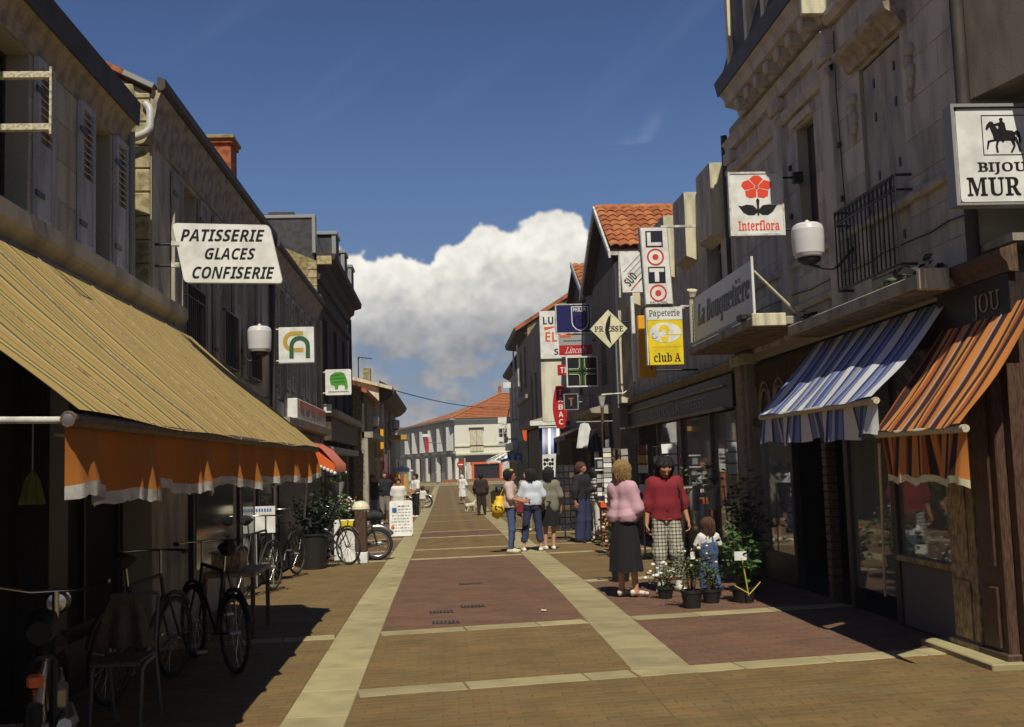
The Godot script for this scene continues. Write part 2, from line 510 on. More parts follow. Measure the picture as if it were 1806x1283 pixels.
func _ready() -> void:
	rng.seed = 77
	F_SANS = SystemFont.new(); F_SANS.font_names = PackedStringArray(["Droid Sans"])
	F_BOLD = SystemFont.new(); F_BOLD.font_names = PackedStringArray(["Droid Sans"]); F_BOLD.font_weight = 700
	F_SERIF = SystemFont.new(); F_SERIF.font_names = PackedStringArray(["Droid Serif"])
	F_SERIFB = SystemFont.new(); F_SERIFB.font_names = PackedStringArray(["Droid Serif"]); F_SERIFB.font_weight = 700
	# camera
	var cam := Camera3D.new()
	cam.name = "camera"
	cam.fov = 37.313
	cam.near = 0.1
	cam.far = 2000.0
	add_child(cam)
	cam.position = Vector3(0, 1.68, 0)
	cam.basis = Basis(Vector3.UP, deg_to_rad(-3.7064)) * Basis(Vector3.RIGHT, deg_to_rad(5.3134)) * Basis(Vector3.BACK, deg_to_rad(-1.8))
	cam.current = true
	# sky, sun, exposure
	var env := Environment.new()
	env.background_mode = Environment.BG_SKY
	env.sky = Sky.new()
	env.sky.sky_material = make_sky()
	env.background_energy_multiplier = 1.0
	env.tonemap_mode = Environment.TONE_MAPPER_LINEAR
	env.tonemap_exposure = 1.0
	env.sdfgi_enabled = true
	env.ssao_enabled = true
	env.ssil_enabled = true
	env.fog_enabled = true
	env.fog_light_color = Color(0.78, 0.82, 0.88)
	env.fog_density = 0.0004
	var we := WorldEnvironment.new()
	we.name = "world_environment"
	we.environment = env
	add_child(we)
	var sun := DirectionalLight3D.new()
	sun.name = "sun"
	sun.light_color = Color(1.0, 0.97, 0.9)
	sun.light_energy = 1.45
	sun.light_angular_distance = 0.5
	sun.shadow_enabled = true
	add_child(sun)
	sun.look_at_from_position(Vector3(0.028, 1.0, 0.71) * 50.0, Vector3.ZERO)
	make_materials()
	cloth("tan_cloth", "tan", 9.0, Color(0.25, 0.25, 0.25))
	cloth("orange_cloth", "orange", 1.0)
	cloth("blue_cloth", "blue", 1.0, Color(0.3, 0.3, 0.3))
	cloth("valance_cloth", "valance", 1.0, Color(0.5, 0.5, 0.5))
	M.tan_cloth.uv1_scale = Vector3.ONE
	ground()
	left_side()
	right_side()
	far_end()
	signs_left()
	signs_right()
	street_things()
	people()
	under_left_awning()

func make_sky() -> PanoramaSkyMaterial:
	var w := 4096
	var h := 2048
	var data := PackedByteArray()
	data.resize(w * h * 3)
	var fn := FastNoiseLite.new()
	fn.seed = 11; fn.noise_type = FastNoiseLite.TYPE_SIMPLEX_SMOOTH; fn.frequency = 1.0; fn.fractal_octaves = 5; fn.fractal_gain = 0.52
	var fb := FastNoiseLite.new()
	fb.seed = 5; fb.noise_type = FastNoiseLite.TYPE_CELLULAR; fb.frequency = 1.0; fb.fractal_octaves = 3; fb.fractal_type = FastNoiseLite.FRACTAL_FBM
	fb.cellular_return_type = FastNoiseLite.RETURN_DISTANCE; fb.cellular_distance_function = FastNoiseLite.DISTANCE_EUCLIDEAN
	var fl := FastNoiseLite.new()
	fl.seed = 21; fl.noise_type = FastNoiseLite.TYPE_SIMPLEX_SMOOTH; fl.frequency = 1.0; fl.fractal_octaves = 3
	# the height of the cloud bank's top, degrees, against azimuth; read where the street shows it, and rolling on all round
	var tops := [[-9.0, 10.6], [-5.4, 11.3], [-3.5, 11.7], [-1.6, 11.5], [-0.6, 10.7], [0.6, 12.2], [2.2, 13.0], [3.4, 12.7], [4.6, 13.1], [6.2, 13.7], [7.6, 13.0], [10.0, 11.2]]
	var blue := [[0.0, Color(0.31, 0.35, 0.41)], [4.0, Color(0.23, 0.3, 0.4)], [9.0, Color(0.155, 0.245, 0.41)], [14.0, Color(0.11, 0.195, 0.385)], [20.0, Color(0.07, 0.13, 0.295)], [27.0, Color(0.047, 0.083, 0.205)], [90.0, Color(0.022, 0.045, 0.15)]]
	for y in h:
		var el := 90.0 - (y + 0.5) * 180.0 / h
		var base := Color(0.16, 0.13, 0.09)
		if el > 0:
			for k in blue.size() - 1:
				if el >= blue[k][0] and el <= blue[k + 1][0]:
					base = (blue[k][1] as Color).lerp(blue[k + 1][1], (el - blue[k][0]) / (blue[k + 1][0] - blue[k][0]))
		var flat := base.linear_to_srgb()
		var fr := int(flat.r8); var fg := int(flat.g8); var fbb := int(flat.b8)
		var o := y * w * 3
		var cloudy := el > 0.0 and el < 26.0
		for x in w:
			if not cloudy:
				data[o] = fr; data[o + 1] = fg; data[o + 2] = fbb
				o += 3
				continue
			var az := 360.0 * x / w
			if az > 180: az -= 360
			var ar := deg_to_rad(az)
			var px := sin(ar) * 57.3
			var pz := -cos(ar) * 57.3
			var c := base
			if el < 16.5:
				var top := 0.0
				if az > -9.0 and az < 10.0:
					for k in tops.size() - 1:
						if az >= tops[k][0] and az <= tops[k + 1][0]:
							top = lerpf(tops[k][1], tops[k + 1][1], (az - tops[k][0]) / (tops[k + 1][0] - tops[k][0]))
				else:
					top = 11.2 + 3.2 * fl.get_noise_2d(px * 0.05 + 40.0, pz * 0.05)
					var edge := clampf((minf(absf(az + 9.0), absf(az - 10.0))) / 3.0, 0, 1)
					top = lerpf(10.9, top, edge)
				var n1 := fn.get_noise_3d(px * 0.32, el * 0.36, pz * 0.32)
				var n2 := fn.get_noise_3d(px * 1.1 + 9.0, el * 1.2, pz * 1.1)
				var puff := 0.0
				var puff2 := 0.0
				if el > 4.0:
					puff = -fb.get_noise_3d(px * 0.3 + n1 * 0.6, el * 0.36 + n1 * 0.5, pz * 0.3)
					puff2 = -fb.get_noise_3d(px * 0.3 + n1 * 0.6, (el + 0.4) * 0.36 + n1 * 0.5, pz * 0.3)
				var hgt := el + n1 * 0.9 - puff * 1.1 + n2 * 0.35 + 0.75
				var bank := smoothstep(-0.05, 0.14, top - hgt)
				# the bank is bright and crisp on top, grey and soft towards its flat base, torn into patches lower down
				var frayed := smoothstep(-0.2, 1.0, (el - 5.2 + n1 * 2.4) / 1.6)
				var low := smoothstep(-0.22, 0.3, fl.get_noise_3d(px * 0.3, el * 0.95, pz * 0.3) + n1 * 0.45 + n2 * 0.1) * smoothstep(0.2, 2.0, el) * smoothstep(9.5, 7.5, el)
				var up := el + n1 * 1.0 + (top - 12.0) * -0.5
				var val := lerpf(0.3, 0.43, smoothstep(5.0, 7.5, up))
				val = lerpf(val, 0.66, smoothstep(7.0, 9.4, up))
				val = lerpf(val, 0.86, smoothstep(9.0, 11.4, up))
				val *= 1.0 + 0.6 * (puff - puff2) + 0.16 * n2 + 0.14 * n1
				val = clampf(val, 0.2, 0.95)
				var cc := Color(val * 0.97, val * 0.975, val * 1.0).lerp(Color(val * 1.02, val * 0.985, val * 0.9), smoothstep(0.35, 0.8, val))
				var lowc := Color(0.24, 0.27, 0.31).lerp(Color(0.42, 0.4, 0.38), clampf(0.5 + n1 * 1.6 + n2 * 0.6, 0, 1))
				c = c.lerp(lowc, low * 0.85)
				c = c.lerp(cc, bank * frayed)
			elif el > 14.0:
				var ci := smoothstep(0.0, 0.7, fl.get_noise_3d(px * 0.16 - el * 0.2, el * 0.05, pz * 0.1)) * smoothstep(27.0, 21.0, el) * smoothstep(16.5, 19.0, el)
				c = c.lerp(Color(0.24, 0.32, 0.5), ci * 0.1)
				# one faint wisp that crosses the blue on the right
				var wv := Vector2(az - 9.9, el - 16.3).rotated(deg_to_rad(-34))
				var wisp := exp(-pow(wv.x / 2.6, 4.0)) * exp(-pow((wv.y + 0.25 * sin(wv.x * 1.3)) / 0.42, 2.0)) * (0.55 + 0.6 * fn.get_noise_3d(px * 0.7, el * 0.7, pz * 0.7))
				c = c.lerp(Color(0.27, 0.35, 0.52), clampf(wisp, 0, 1) * 0.42)
			c = c.linear_to_srgb()
			data[o] = c.r8; data[o + 1] = c.g8; data[o + 2] = c.b8
			o += 3
	var im := Image.create_from_data(w, h, false, Image.FORMAT_RGB8, data)
	var sk := PanoramaSkyMaterial.new()
	sk.panorama = ImageTexture.create_from_image(im)
	return sk

const STRIPS := [[-1.14, -0.70], [1.45, 1.95]]
const BANDS := [8.62, 11.5, 21.0, 23.6, 28.2, 31.0, 38.0, 44.0, 52.0]
const XW := [-2.92, 4.44]
const BAND_HALF := 0.14

func band_d(k: int, x: float) -> float:
	return BANDS[k] + 0.14 * (x - 1.4)

func in_band(x: float, d: float) -> bool:
	for k in BANDS.size():
		if k == 0 and x < -1.0: continue
		if absf(d - band_d(k, x)) < BAND_HALF + 0.012: return true
	return x > 1.95 and absf(d - 15.4 - 0.14 * (x - 1.4)) < BAND_HALF + 0.012

func is_red(x: float, d: float) -> bool:
	if x > -0.70 and x < 1.45:
		return (d > band_d(1, x) and d < band_d(2, x)) or (d > band_d(4, x) and d < band_d(5, x))
	if x > 1.95:
		return d > band_d(0, x) and d < 15.4 + 0.14 * (x - 1.4)
	return d > 20.5 and d < 30.0

# a strip of ground that follows the fall of the street
func lay(g: G, x0: float, x1: float, d0: float, d1: float, up: float, sk := 0.0) -> void:
	var ds := [d0]
	for q in [14.0, 60.0]:
		if q > d0 + 0.01 and q < d1 - 0.01: ds.append(q)
	ds.append(d1)
	for k in ds.size() - 1:
		var a: float = ds[k]
		var b: float = ds[k + 1]
		g.poly([V(x0, gy(a) + up, a + sk * (x0 - 1.4)), V(x1, gy(a) + up, a + sk * (x1 - 1.4)), V(x1, gy(b) + up, b + sk * (x1 - 1.4)), V(x0, gy(b) + up, b + sk * (x0 - 1.4))])

func ground() -> void:
	var g := G.new()
	lay(g, -400, 400, -300, 900, -0.03)
	struct("ground", g, M.asphalt)
	# bedding of the brick paving, then plain panels where the bricks are too far to tell apart
	g = G.new()
	lay(g, XW[0] - 1.5, XW[1] + 0.4, 1.0, 26.0, -0.003)
	var bed := struct("pavement", g, M.mortar)
	var NEAR := 25.6
	g = G.new()
	var g2 := G.new()
	for pn in [[XW[0] - 1.5, -1.14], [-0.70, 1.45], [1.95, XW[1] + 0.4]]:
		var last := NEAR
		for k in range(4, BANDS.size() + 1):
			var nx: float = BANDS[k] - BAND_HALF - 0.01 if k < BANDS.size() else 118.0
			lay(g2 if k == 5 and pn[0] == -0.70 else g, pn[0], pn[1], last, nx, 0.0, 0.14)
			if k < BANDS.size(): last = BANDS[k] + BAND_HALF + 0.01
	put(bed, "ochre_panel", g, M.pave_ochre)
	put(bed, "red_panel", g2, M.pave_red)
	# the bricks themselves, running bond across the street
	var b := G.new()
	var bl := 0.215
	var bw := 0.105
	var j := 0.004
	var ocp := [0.19, 0.122, 0.043]
	var red := [0.166, 0.087, 0.051]
	var row := 0
	var d := 3.0
	while d < NEAR:
		var pat := 0.0 if row % 2 == 0 else bl * 0.5
		for pn in [[XW[0] - 1.5, -1.14], [-0.70, 1.45], [1.95, XW[1]], [1.45, 1.95]]:
			if pn[0] == 1.45 and d + 0.14 * 0.3 > band_d(0, 1.7): continue
			var x: float = pn[0] - pat
			while x < pn[1]:
				var x0 := maxf(x, pn[0] + 0.004)
				var x1 := minf(x + bl - j, pn[1] - 0.004)
				x += bl
				if x1 - x0 < 0.03: continue
				var xm := (x0 + x1) / 2
				var dm := d + 0.14 * (xm - 1.4)
				if in_band(xm, dm) or dm < 2.0: continue
				var cc: Array = red if is_red(xm, dm) else ocp
				var f := rng.randf_range(0.91, 1.09)
				var w := rng.randf_range(-0.07, 0.07)
				b.col = Color(cc[0] * f * (1 + w), cc[1] * f, cc[2] * f * (1 - w))
				var y := gy(dm) + rng.randf_range(-0.0015, 0.0015)
				var yb := y - 0.005
				var e := 0.004
				var dA := d + 0.14 * (x0 - 1.4)
				var dB := d + 0.14 * (x1 - 1.4)
				var w2 := bw - j
				var p := [V(x0, y, dA), V(x1, y, dB), V(x1, y, dB + w2), V(x0, y, dA + w2)]
				var t := [V(x0 + e, y, dA + e), V(x1 - e, y, dB + e), V(x1 - e, y, dB + w2 - e), V(x0 + e, y, dA + w2 - e)]
				b.poly(t)
				for k in 4:
					var q0: Vector3 = p[k] + Vector3(0, yb - y, 0)
					var q1: Vector3 = p[(k + 1) % 4] + Vector3(0, yb - y, 0)
					b.poly([q0, q1, t[(k + 1) % 4], t[k]])
		d += bw
		row += 1
	stuff(put(bed, "paving_bricks", b, M.brick))
	# pale stone gutter strips and cross bands: every slab a piece of its own
	for st in STRIPS:
		var q := 2.4 + rng.randf() * 0.5 if st[0] < 0 else band_d(0, 1.7) + BAND_HALF + 0.02
		while q < 34.0:
			var ln := rng.randf_range(0.78, 0.98)
			slab(bed, st[0] + 0.004, st[1] - 0.004, q, q + ln - 0.008, 0.0)
			q += ln
		g = G.new()
		lay(g, st[0], st[1], q, 118.0, 0.003)
		put(bed, "far_strip", g, M.slab1)
	for k in BANDS.size():
		for pn in [[XW[0] - 0.3, -1.145], [-0.695, 1.445], [1.955, XW[1]]]:
			if k > 4:
				g = G.new()
				lay(g, pn[0], pn[1], BANDS[k] - BAND_HALF, BANDS[k] + BAND_HALF, 0.003, 0.14)
				put(bed, "far_band", g, M.slab2)
				continue
			var x: float = pn[0]
			if k == 0 and pn[0] < -1.0: continue
			if k == 0 and pn[0] > 1.9: x = 1.455
			while x < pn[1] - 0.05:
				var ln2 := minf(rng.randf_range(0.7, 0.95), pn[1] - x)
				if pn[1] - x - ln2 < 0.25: ln2 = pn[1] - x
				slab(bed, x, x + ln2 - 0.006, BANDS[k] - BAND_HALF, BANDS[k] + BAND_HALF, 0.14)
				x += ln2
	var x2 := 1.955
	while x2 < 4.3:
		slab(bed, x2, x2 + 0.8, 15.4 - BAND_HALF, 15.4 + BAND_HALF, 0.14)
		x2 += 0.81
	# iron drain grates and dark scuffs let into the red panel
	for q in [[-0.18, 11.75, 0.3], [-0.22, 12.6, 0.28], [0.14, 13.0, 0.3], [0.16, 15.6, 0.33]]:
		g = G.new()
		for s in 7:
			g.span(q[0] + s * q[2] / 7.0, q[0] + (s + 0.55) * q[2] / 7.0, gy(q[1]) + 0.001, gy(q[1]) + 0.007, q[1], q[1] + 0.17)
		g.span(q[0], q[0] + q[2], gy(q[1]) + 0.001, gy(q[1]) + 0.006, q[1] - 0.02, q[1] - 0.001)
		put(bed, "drain_grate", g, M.black_iron)
	# round iron cover set into the pale strip near the front
	g = G.new()
	g.lathe(V(-0.98, 0.0, 7.35), [[0.0, 0.006], [0.14, 0.006], [0.143, 0.0], [0.15, 0.0], [0.153, 0.005], [0.16, 0.005], [0.163, 0.0]], 28)
	put(bed, "service_cover", g, M.slab0)
	# kerb and road of the crossing street
	g = G.new()
	lay(g, -80, 80, 119.5, 127.0, 0.02)
	struct("road", g, M.asphalt)
	g = G.new()
	g.span(-60, 60, -0.5, -0.33, 118.0, 118.4)
	g.span(-60, 60, -0.5, -0.30, 127.0, 127.5)
	struct("kerb", g, M.slab3)
	g = G.new()
	lay(g, -80, 80, 127.5, 150.0, 0.13)
	struct("far_pavement", g, M.pave_ochre)

func slab(p: Node, x0: float, x1: float, d0: float, d1: float, sk: float) -> void:
	var g := G.new()
	var xm := (x0 + x1) / 2
	var dm := (d0 + d1) / 2 + sk * (xm - 1.4)
	var b := Basis(Vector3.UP, atan(sk)) * Basis(Vector3.RIGHT, -0.01 if dm > 14.0 else 0.0)
	g.bevel(V(xm, gy(dm) - 0.016 + rng.randf_range(-0.001, 0.0015), dm), Vector3(x1 - x0, 0.04, d1 - d0), 0.005, b)
	put(p, "stone_slab", g, M["slab%d" % rng.randi_range(0, 3)])

# --- facades -----------------------------------------------------------------
# a wall in the plane x = X that faces the street, holes = [d0, d1, y0, y1]; side +1 faces right, -1 faces left
func facade(p: Node, called: String, m: Material, X: float, side: float, d0: float, d1: float, y0: float, y1: float, holes: Array, deep := 0.26) -> MeshInstance3D:
	var g := G.new()
	var ds := [d0, d1]
	var ys := [y0, y1]
	for h in holes:
		for q in [h[0], h[1]]:
			if q > d0 and q < d1 and not ds.has(q): ds.append(q)
		for q in [h[2], h[3]]:
			if q > y0 and q < y1 and not ys.has(q): ys.append(q)
	ds.sort(); ys.sort()
	var B := X - side * deep
	for a in ds.size() - 1:
		for b in ys.size() - 1:
			var dm: float = (ds[a] + ds[a + 1]) / 2
			var ym: float = (ys[b] + ys[b + 1]) / 2
			var open := false
			for h in holes:
				if dm > h[0] and dm < h[1] and ym > h[2] and ym < h[3]: open = true
			if open: continue
			var q := [V(X, ys[b], ds[a]), V(X, ys[b], ds[a + 1]), V(X, ys[b + 1], ds[a + 1]), V(X, ys[b + 1], ds[a])]
			if side < 0: q.reverse()
			g.poly(q)
	for h in holes:
		var a := V(X, h[2], h[0]); var b := V(X, h[2], h[1]); var c := V(X, h[3], h[1]); var d := V(X, h[3], h[0])
		var o := Vector3(B - X, 0, 0)
		for e in [[a, b], [b, c], [c, d], [d, a]]:
			var q := [e[0], e[0] + o, e[1] + o, e[1]]
			if side < 0: q.reverse()
			g.poly(q)
	# the ends, top and the body behind
	var far := X - side * 6.0
	for dd in [d0, d1]:
		var q := [V(X, y0, dd), V(X, y1, dd), V(far, y1, dd), V(far, y0, dd)]
		if (dd == d0) != (side > 0): q.reverse()
		g.poly(q)
	var tq := [V(X, y1, d0), V(X, y1, d1), V(far, y1, d1), V(far, y1, d0)]
	if side < 0: tq.reverse()
	g.poly(tq)
	g.poly([V(B, y0, d0), V(B, y0, d1), V(B, y1, d1), V(B, y1, d0)])
	return put(p, called, g, m)

# panes, frame and bars set back in an opening
func window(p: Node, X: float, side: float, h: Array, frame: Material, deep := 0.18, cols := 2, rows := 3, pane: Material = null) -> void:
	var x := X - side * deep
	var w := G.new()
	var t := 0.05
	var s := side * 0.04
	w.span(x, x + s, h[2], h[3], h[0], h[0] + t)
	w.span(x, x + s, h[2], h[3], h[1] - t, h[1])
	w.span(x, x + s, h[2], h[2] + t, h[0] + t, h[1] - t)
	w.span(x, x + s, h[3] - t, h[3], h[0] + t, h[1] - t)
	for k in range(1, cols):
		var d: float = lerpf(h[0], h[1], float(k) / cols)
		w.span(x, x + s * 0.9, h[2] + t, h[3] - t, d - 0.022, d + 0.022)
	for k in range(1, rows):
		var y: float = lerpf(h[2], h[3], float(k) / rows)
		w.span(x, x + s * 0.7, y - 0.015, y + 0.015, h[0] + t, h[1] - t)
	var f := put(p, "window", w, frame)
	var g := G.new()
	g.span(x - side * 0.02, x - side * 0.005, h[2], h[3], h[0], h[1])
	put(f, "pane", g, pane if pane else M.pane)

# one shutter leaf lying on the wall: frame with slats, each slat a piece
func shutter(p: Node, X: float, side: float, d0: float, d1: float, y0: float, y1: float, m: Material, slats := 0, top_only := false) -> void:
	var g := G.new()
	var x0 := X + side * 0.012
	var x1 := X + side * 0.05
	var t := 0.055
	var ym := y1 - 0.62 if top_only else y0 + t
	g.span(x0, x1, y0, y1, d0, d0 + t)
	g.span(x0, x1, y0, y1, d1 - t, d1)
	g.span(x0, x1, y0, y0 + t, d0 + t, d1 - t)
	g.span(x0, x1, y1 - t, y1, d0 + t, d1 - t)
	if top_only:
		g.span(x0, x1 - side * 0.008, y0 + t, ym, d0 + t, d1 - t)
	if slats == 0:
		g.span(x0, x1 - side * 0.012, y0 + t, y1 - t, d0 + t, d1 - t)
		g.span(x0, x1, lerpf(y0, y1, 0.5) - 0.03, lerpf(y0, y1, 0.5) + 0.03, d0 + t, d1 - t)
	var o := put(p, "shutter", g, m)
	for k in slats:
		var y: float = lerpf(ym + 0.03, y1 - t - 0.03, (k + 0.5) / slats)
		var sg := G.new()
		sg.box(V((x0 + x1) / 2, y, (d0 + d1) / 2), Vector3(0.045, 0.008, d1 - d0 - 2 * t), Basis(Vector3.BACK, side * -0.7))
		put(o, "slat", sg, m)
	for yy in [y0 + 0.2, y1 - 0.25]:
		bx(o, "hinge", M.black_iron, x1, x1 + side * 0.01, yy - 0.02, yy + 0.02, d0 - 0.05, d0 + 0.12)

# an iron window guard with bars
func guard(p: Node, X: float, side: float, d0: float, d1: float, y0: float, y1: float, step := 0.1, out := 0.12, deco := true) -> void:
	var x := X + side * out
	var o := pipe(p, "iron_guard", M.black_iron, [V(X, y1, d0), V(x, y1, d0), V(x, y1, d1), V(X, y1, d1)], 0.014, 6)
	pipe(o, "rail", M.black_iron, [V(X, y0, d0), V(x, y0, d0), V(x, y0, d1), V(X, y0, d1)], 0.014, 6)
	if deco: pipe(o, "rail", M.black_iron, [V(X, y1 - 0.14, d0), V(x, y1 - 0.14, d0), V(x, y1 - 0.14, d1), V(X, y1 - 0.14, d1)], 0.012, 6)
	var n := int((d1 - d0) / step)
	for k in n + 1:
		var d := lerpf(d0, d1, float(k) / n)
		var b := G.new()
		b.tube([V(x, y0, d), V(x, y1, d)], 0.009, 5)
		put(o, "bar", b, M.black_iron)
	if deco:
		var r := G.new()
		for k in n:
			var d2 := lerpf(d0, d1, (k + 0.5) / n)
			var c := []
			for s in 9: c.append(V(x, y1 - 0.07 + sin(TAU * s / 9) * 0.05, d2 + cos(TAU * s / 9) * step * 0.36))
			r.tube(c, 0.006, 4, true)
		stuff(put(o, "scroll_row", r, M.black_iron))

# stone courses over a wall: blocks individually laid, cut round the openings
func blocks(p: Node, X: float, side: float, d0: float, d1: float, y0: float, y1: float, holes: Array, hh: float, ll: float, key: String, proud := 0.007) -> void:
	var row := 0
	var y := y0
	while y < y1 - 0.06:
		var yt := minf(y + hh, y1)
		var segs := [[d0, d1]]
		for h in holes:
			if h[3] > y + 0.02 and h[2] < yt - 0.02:
				var nw := []
				for sgm in segs:
					if h[1] <= sgm[0] or h[0] >= sgm[1]: nw.append(sgm); continue
					if h[0] > sgm[0]: nw.append([sgm[0], h[0]])
					if h[1] < sgm[1]: nw.append([h[1], sgm[1]])
				segs = nw
		for sgm in segs:
			var d: float = sgm[0]
			var first := true
			while d < sgm[1] - 0.01:
				var ln := ll * rng.randf_range(0.8, 1.2)
				if first and row % 2 == 1: ln *= 0.55
				first = false
				if sgm[1] - d - ln < ll * 0.35: ln = sgm[1] - d
				var g := G.new()
				g.bevel(V(X + side * (proud / 2 - 0.02), (y + yt) / 2, d + ln / 2), Vector3(0.04 + proud, yt - y - 0.005, ln - 0.005), 0.003)
				put(p, "stone_block", g, M["%s%d" % [key, rng.randi_range(0, 4)]])
				d += ln
		y = yt
		row += 1

# a moulding of profile pts [out, y] along the street
func moulding(p: Node, called: String, m: Material, X: float, side: float, d0: float, d1: float, pts: Array) -> MeshInstance3D:
	var g := G.new()
	var q := []
	for a in pts: q.append(V(X + side * a[0], a[1], d0))
	g.prism(q, V(0, 0, d1 - d0))
	return put(p, called, g, m)

# a tiled slope, every tile a piece: from eave corner a along e to the other end, up along s
func tiles(p: Node, a: Vector3, e: Vector3, s: Vector3, cols: int, rows: int) -> void:
	var cw := e / cols
	var rh := s / rows
	var nn := e.cross(s).normalized()
	if nn.y < 0: nn = -nn
	var shapes := []
	for r in rows:
		for c in cols:
			var g := G.new()
			var pts := []
			for q in [-0.06, 1.12]:
				var line := []
				for k in 5:
					var t := k / 4.0
					var wav := sin(t * PI) * 0.055 - 0.008
					line.append(a + cw * (c + t * 1.02) + rh * (r + q) + nn * (wav + (0.045 if q < 0 else 0.012) + rng.randf_range(-0.004, 0.004)))
				pts.append(line)
			var flip: bool = e.cross(s).y < 0
			if flip: pts.reverse()
			g.sheet(pts)
			# the butt of the tile
			var lo: Array = pts[1] if flip else pts[0]
			var dn := []
			for q in lo: dn.append(q - nn * 0.022)
			if flip: g.sheet([lo, dn])
			else: g.sheet([dn, lo])
			put(p, "roof_tile", g, M["tile%d" % rng.randi_range(0, 3)])

func rakes(g: G, pts: Array, w: float, h: float) -> void:
	for k in pts.size() - 1:
		var a: Vector3 = pts[k]
		var b: Vector3 = pts[k + 1]
		var up := Vector3(0, h, 0)
		var o := Vector3(w, 0, 0)
		g.prism([a, b, b + up, a + up], o)

func left_side() -> void:
	# L1: the stone house over the pastry shop
	var X := -2.92
	var t := thing("stone_house", "grey stone house with louvred shutters above the long tan striped awning", "house", V(X, 0, 7.0))
	var hs := [[5.2, 6.15, 3.55, 4.72], [6.75, 7.72, 3.55, 4.72], [9.1, 9.62, 3.55, 4.72]]
	facade(t, "wall", M.joint, X, 1, 2.0, 10.16, 3.48, 4.76, hs)
	blocks(t, X, 1, 2.0, 10.16, 3.5, 4.74, hs, 0.31, 0.62, "ashlar")
	for h in hs: window(t, X, 1, h, M.wood_dark, 0.2)
	shutter(t, X, 1, 7.78, 8.13, 3.52, 4.74, M.shutter_blue, 9, true)
	shutter(t, X, 1, 8.72, 9.07, 3.52, 4.74, M.shutter_blue, 9, true)
	shutter(t, X, 1, 9.66, 10.02, 3.52, 4.74, M.shutter_blue, 9, true)
	shutter(t, X, 1, 6.3, 6.7, 3.52, 4.74, M.shutter_blue, 9, true)
	# louvred leaves half folded in the window reveals
	for q in [[6.8, 7.7], [9.13, 9.6]]:
		var g := G.new()
		g.span(X - 0.13, X - 0.1, 3.57, 4.7, q[0], lerpf(q[0], q[1], 0.55))
		put(t, "folded_shutter", g, M.shutter_grey)
	moulding(t, "eave_cove", M.soffit, X, 1, 2.0, 10.08, [[0, 4.74], [0.015, 4.74], [0.03, 4.84], [0.065, 4.93], [0.1, 4.965], [0.1, 5.0], [0, 5.0]])
	moulding(t, "eave_fascia", M.fascia_dark, X, 1, 2.0, 10.1, [[0.0, 5.003], [0.11, 4.963], [0.125, 4.963], [0.135, 5.18], [0.0, 5.22]])
	var rg := G.new()
	rg.prism([V(X + 0.1, 5.2, 2.0), V(X - 4, 6.8, 2.0), V(X - 4, 6.6, 2.0), V(X + 0.05, 5.1, 2.0)], V(0, 0, 8.1))
	put(t, "roof", rg, M.far_tiles)
	moulding(t, "ledge", M.ashlar2, X, 1, 2.0, 11.86, [[0, 3.24], [0.06, 3.24], [0.09, 3.29], [0.14, 3.33], [0.16, 3.36], [0.16, 3.47], [0.0, 3.5]])
	pipe(t, "downpipe", M.zinc, [V(X + 0.05, 3.5, 10.1), V(X + 0.05, 4.9, 10.1)], 0.035)
	# shop front of L1 under the awning: piers, dark open shop
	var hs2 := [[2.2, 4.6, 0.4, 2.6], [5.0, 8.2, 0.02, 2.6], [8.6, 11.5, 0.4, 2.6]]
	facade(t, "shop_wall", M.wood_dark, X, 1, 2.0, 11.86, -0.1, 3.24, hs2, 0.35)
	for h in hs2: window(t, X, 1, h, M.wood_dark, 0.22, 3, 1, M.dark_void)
	moulding(t, "awning_housing", M.wood_dark, X, 1, 3.2, 11.8, [[0, 3.0], [0.14, 3.0], [0.14, 3.22], [0, 3.23]])

	# L2
	X = -2.87
	t = thing("rendered_house", "long low grey rendered house with wide pale eaves behind the pastry sign", "house", V(X, 0, 14.4))
	hs = [[11.95, 12.75, 3.0, 4.95], [14.0, 14.8, 3.0, 4.95], [15.85, 16.65, 3.0, 4.95]]
	facade(t, "wall", M.render_grey, X, 1, 10.82, 18.1, -0.15, 5.5, hs)
	# its lit gable end, in rough stones
	var gw := G.new()
	gw.prism([V(X, 0, 10.8), V(X, 5.52, 10.8), V(X - 4.2, 7.6, 10.8), V(X - 4.2, 0, 10.8)], V(0, 0, 0.03))
	put(t, "gable_wall", gw, M.joint)
	var y := 3.3
	var r := 0
	while y < 6.6:
		var x := X - 0.005
		var k := 0
		while x > X - 1.9:
			var w := rng.randf_range(0.2, 0.34) if k > 0 or r % 2 == 0 else 0.16
			var top := 5.5 + (X - x + w * 0.3) * 0.49
			var y1 := minf(y + 0.24, top)
			if y1 - y > 0.04:
				var g := G.new()
				g.bevel(V(x - w / 2, (y + y1) / 2, 10.79), Vector3(w - 0.01, y1 - y - 0.01, 0.05), 0.012)
				put(t, "gable_stone", g, M["stone%d" % rng.randi_range(0, 4)])
			x -= w
			k += 1
		y += 0.24
		r += 1
	for k in 7:
		var cx := X - 0.12 - k * 0.3
		var g := G.new()
		g.box(V(cx, 5.6 + (X - cx) * 0.49, 10.86), Vector3(0.34, 0.05, 0.26), Basis(Vector3.BACK, -0.455))
		put(t, "coping_tile", g, M.zinc if k == 0 else M["tile%d" % (k % 4)])
	for q in hs.size():
		window(t, X, 1, hs[q], M.shutter_grey, 0.2, 2, 4)
		guard(t, X, 1, hs[q][0] - 0.03, hs[q][1] + 0.03, 3.05, 3.78, 0.09, 0.09, q == 0)
		for s in [[hs[q][0] - 0.42, hs[q][0] - 0.02], [hs[q][1] + 0.02, hs[q][1] + 0.42]]:
			shutter(t, X, 1, s[0], s[1], 3.02, 4.93, M.shutter_grey, 0)
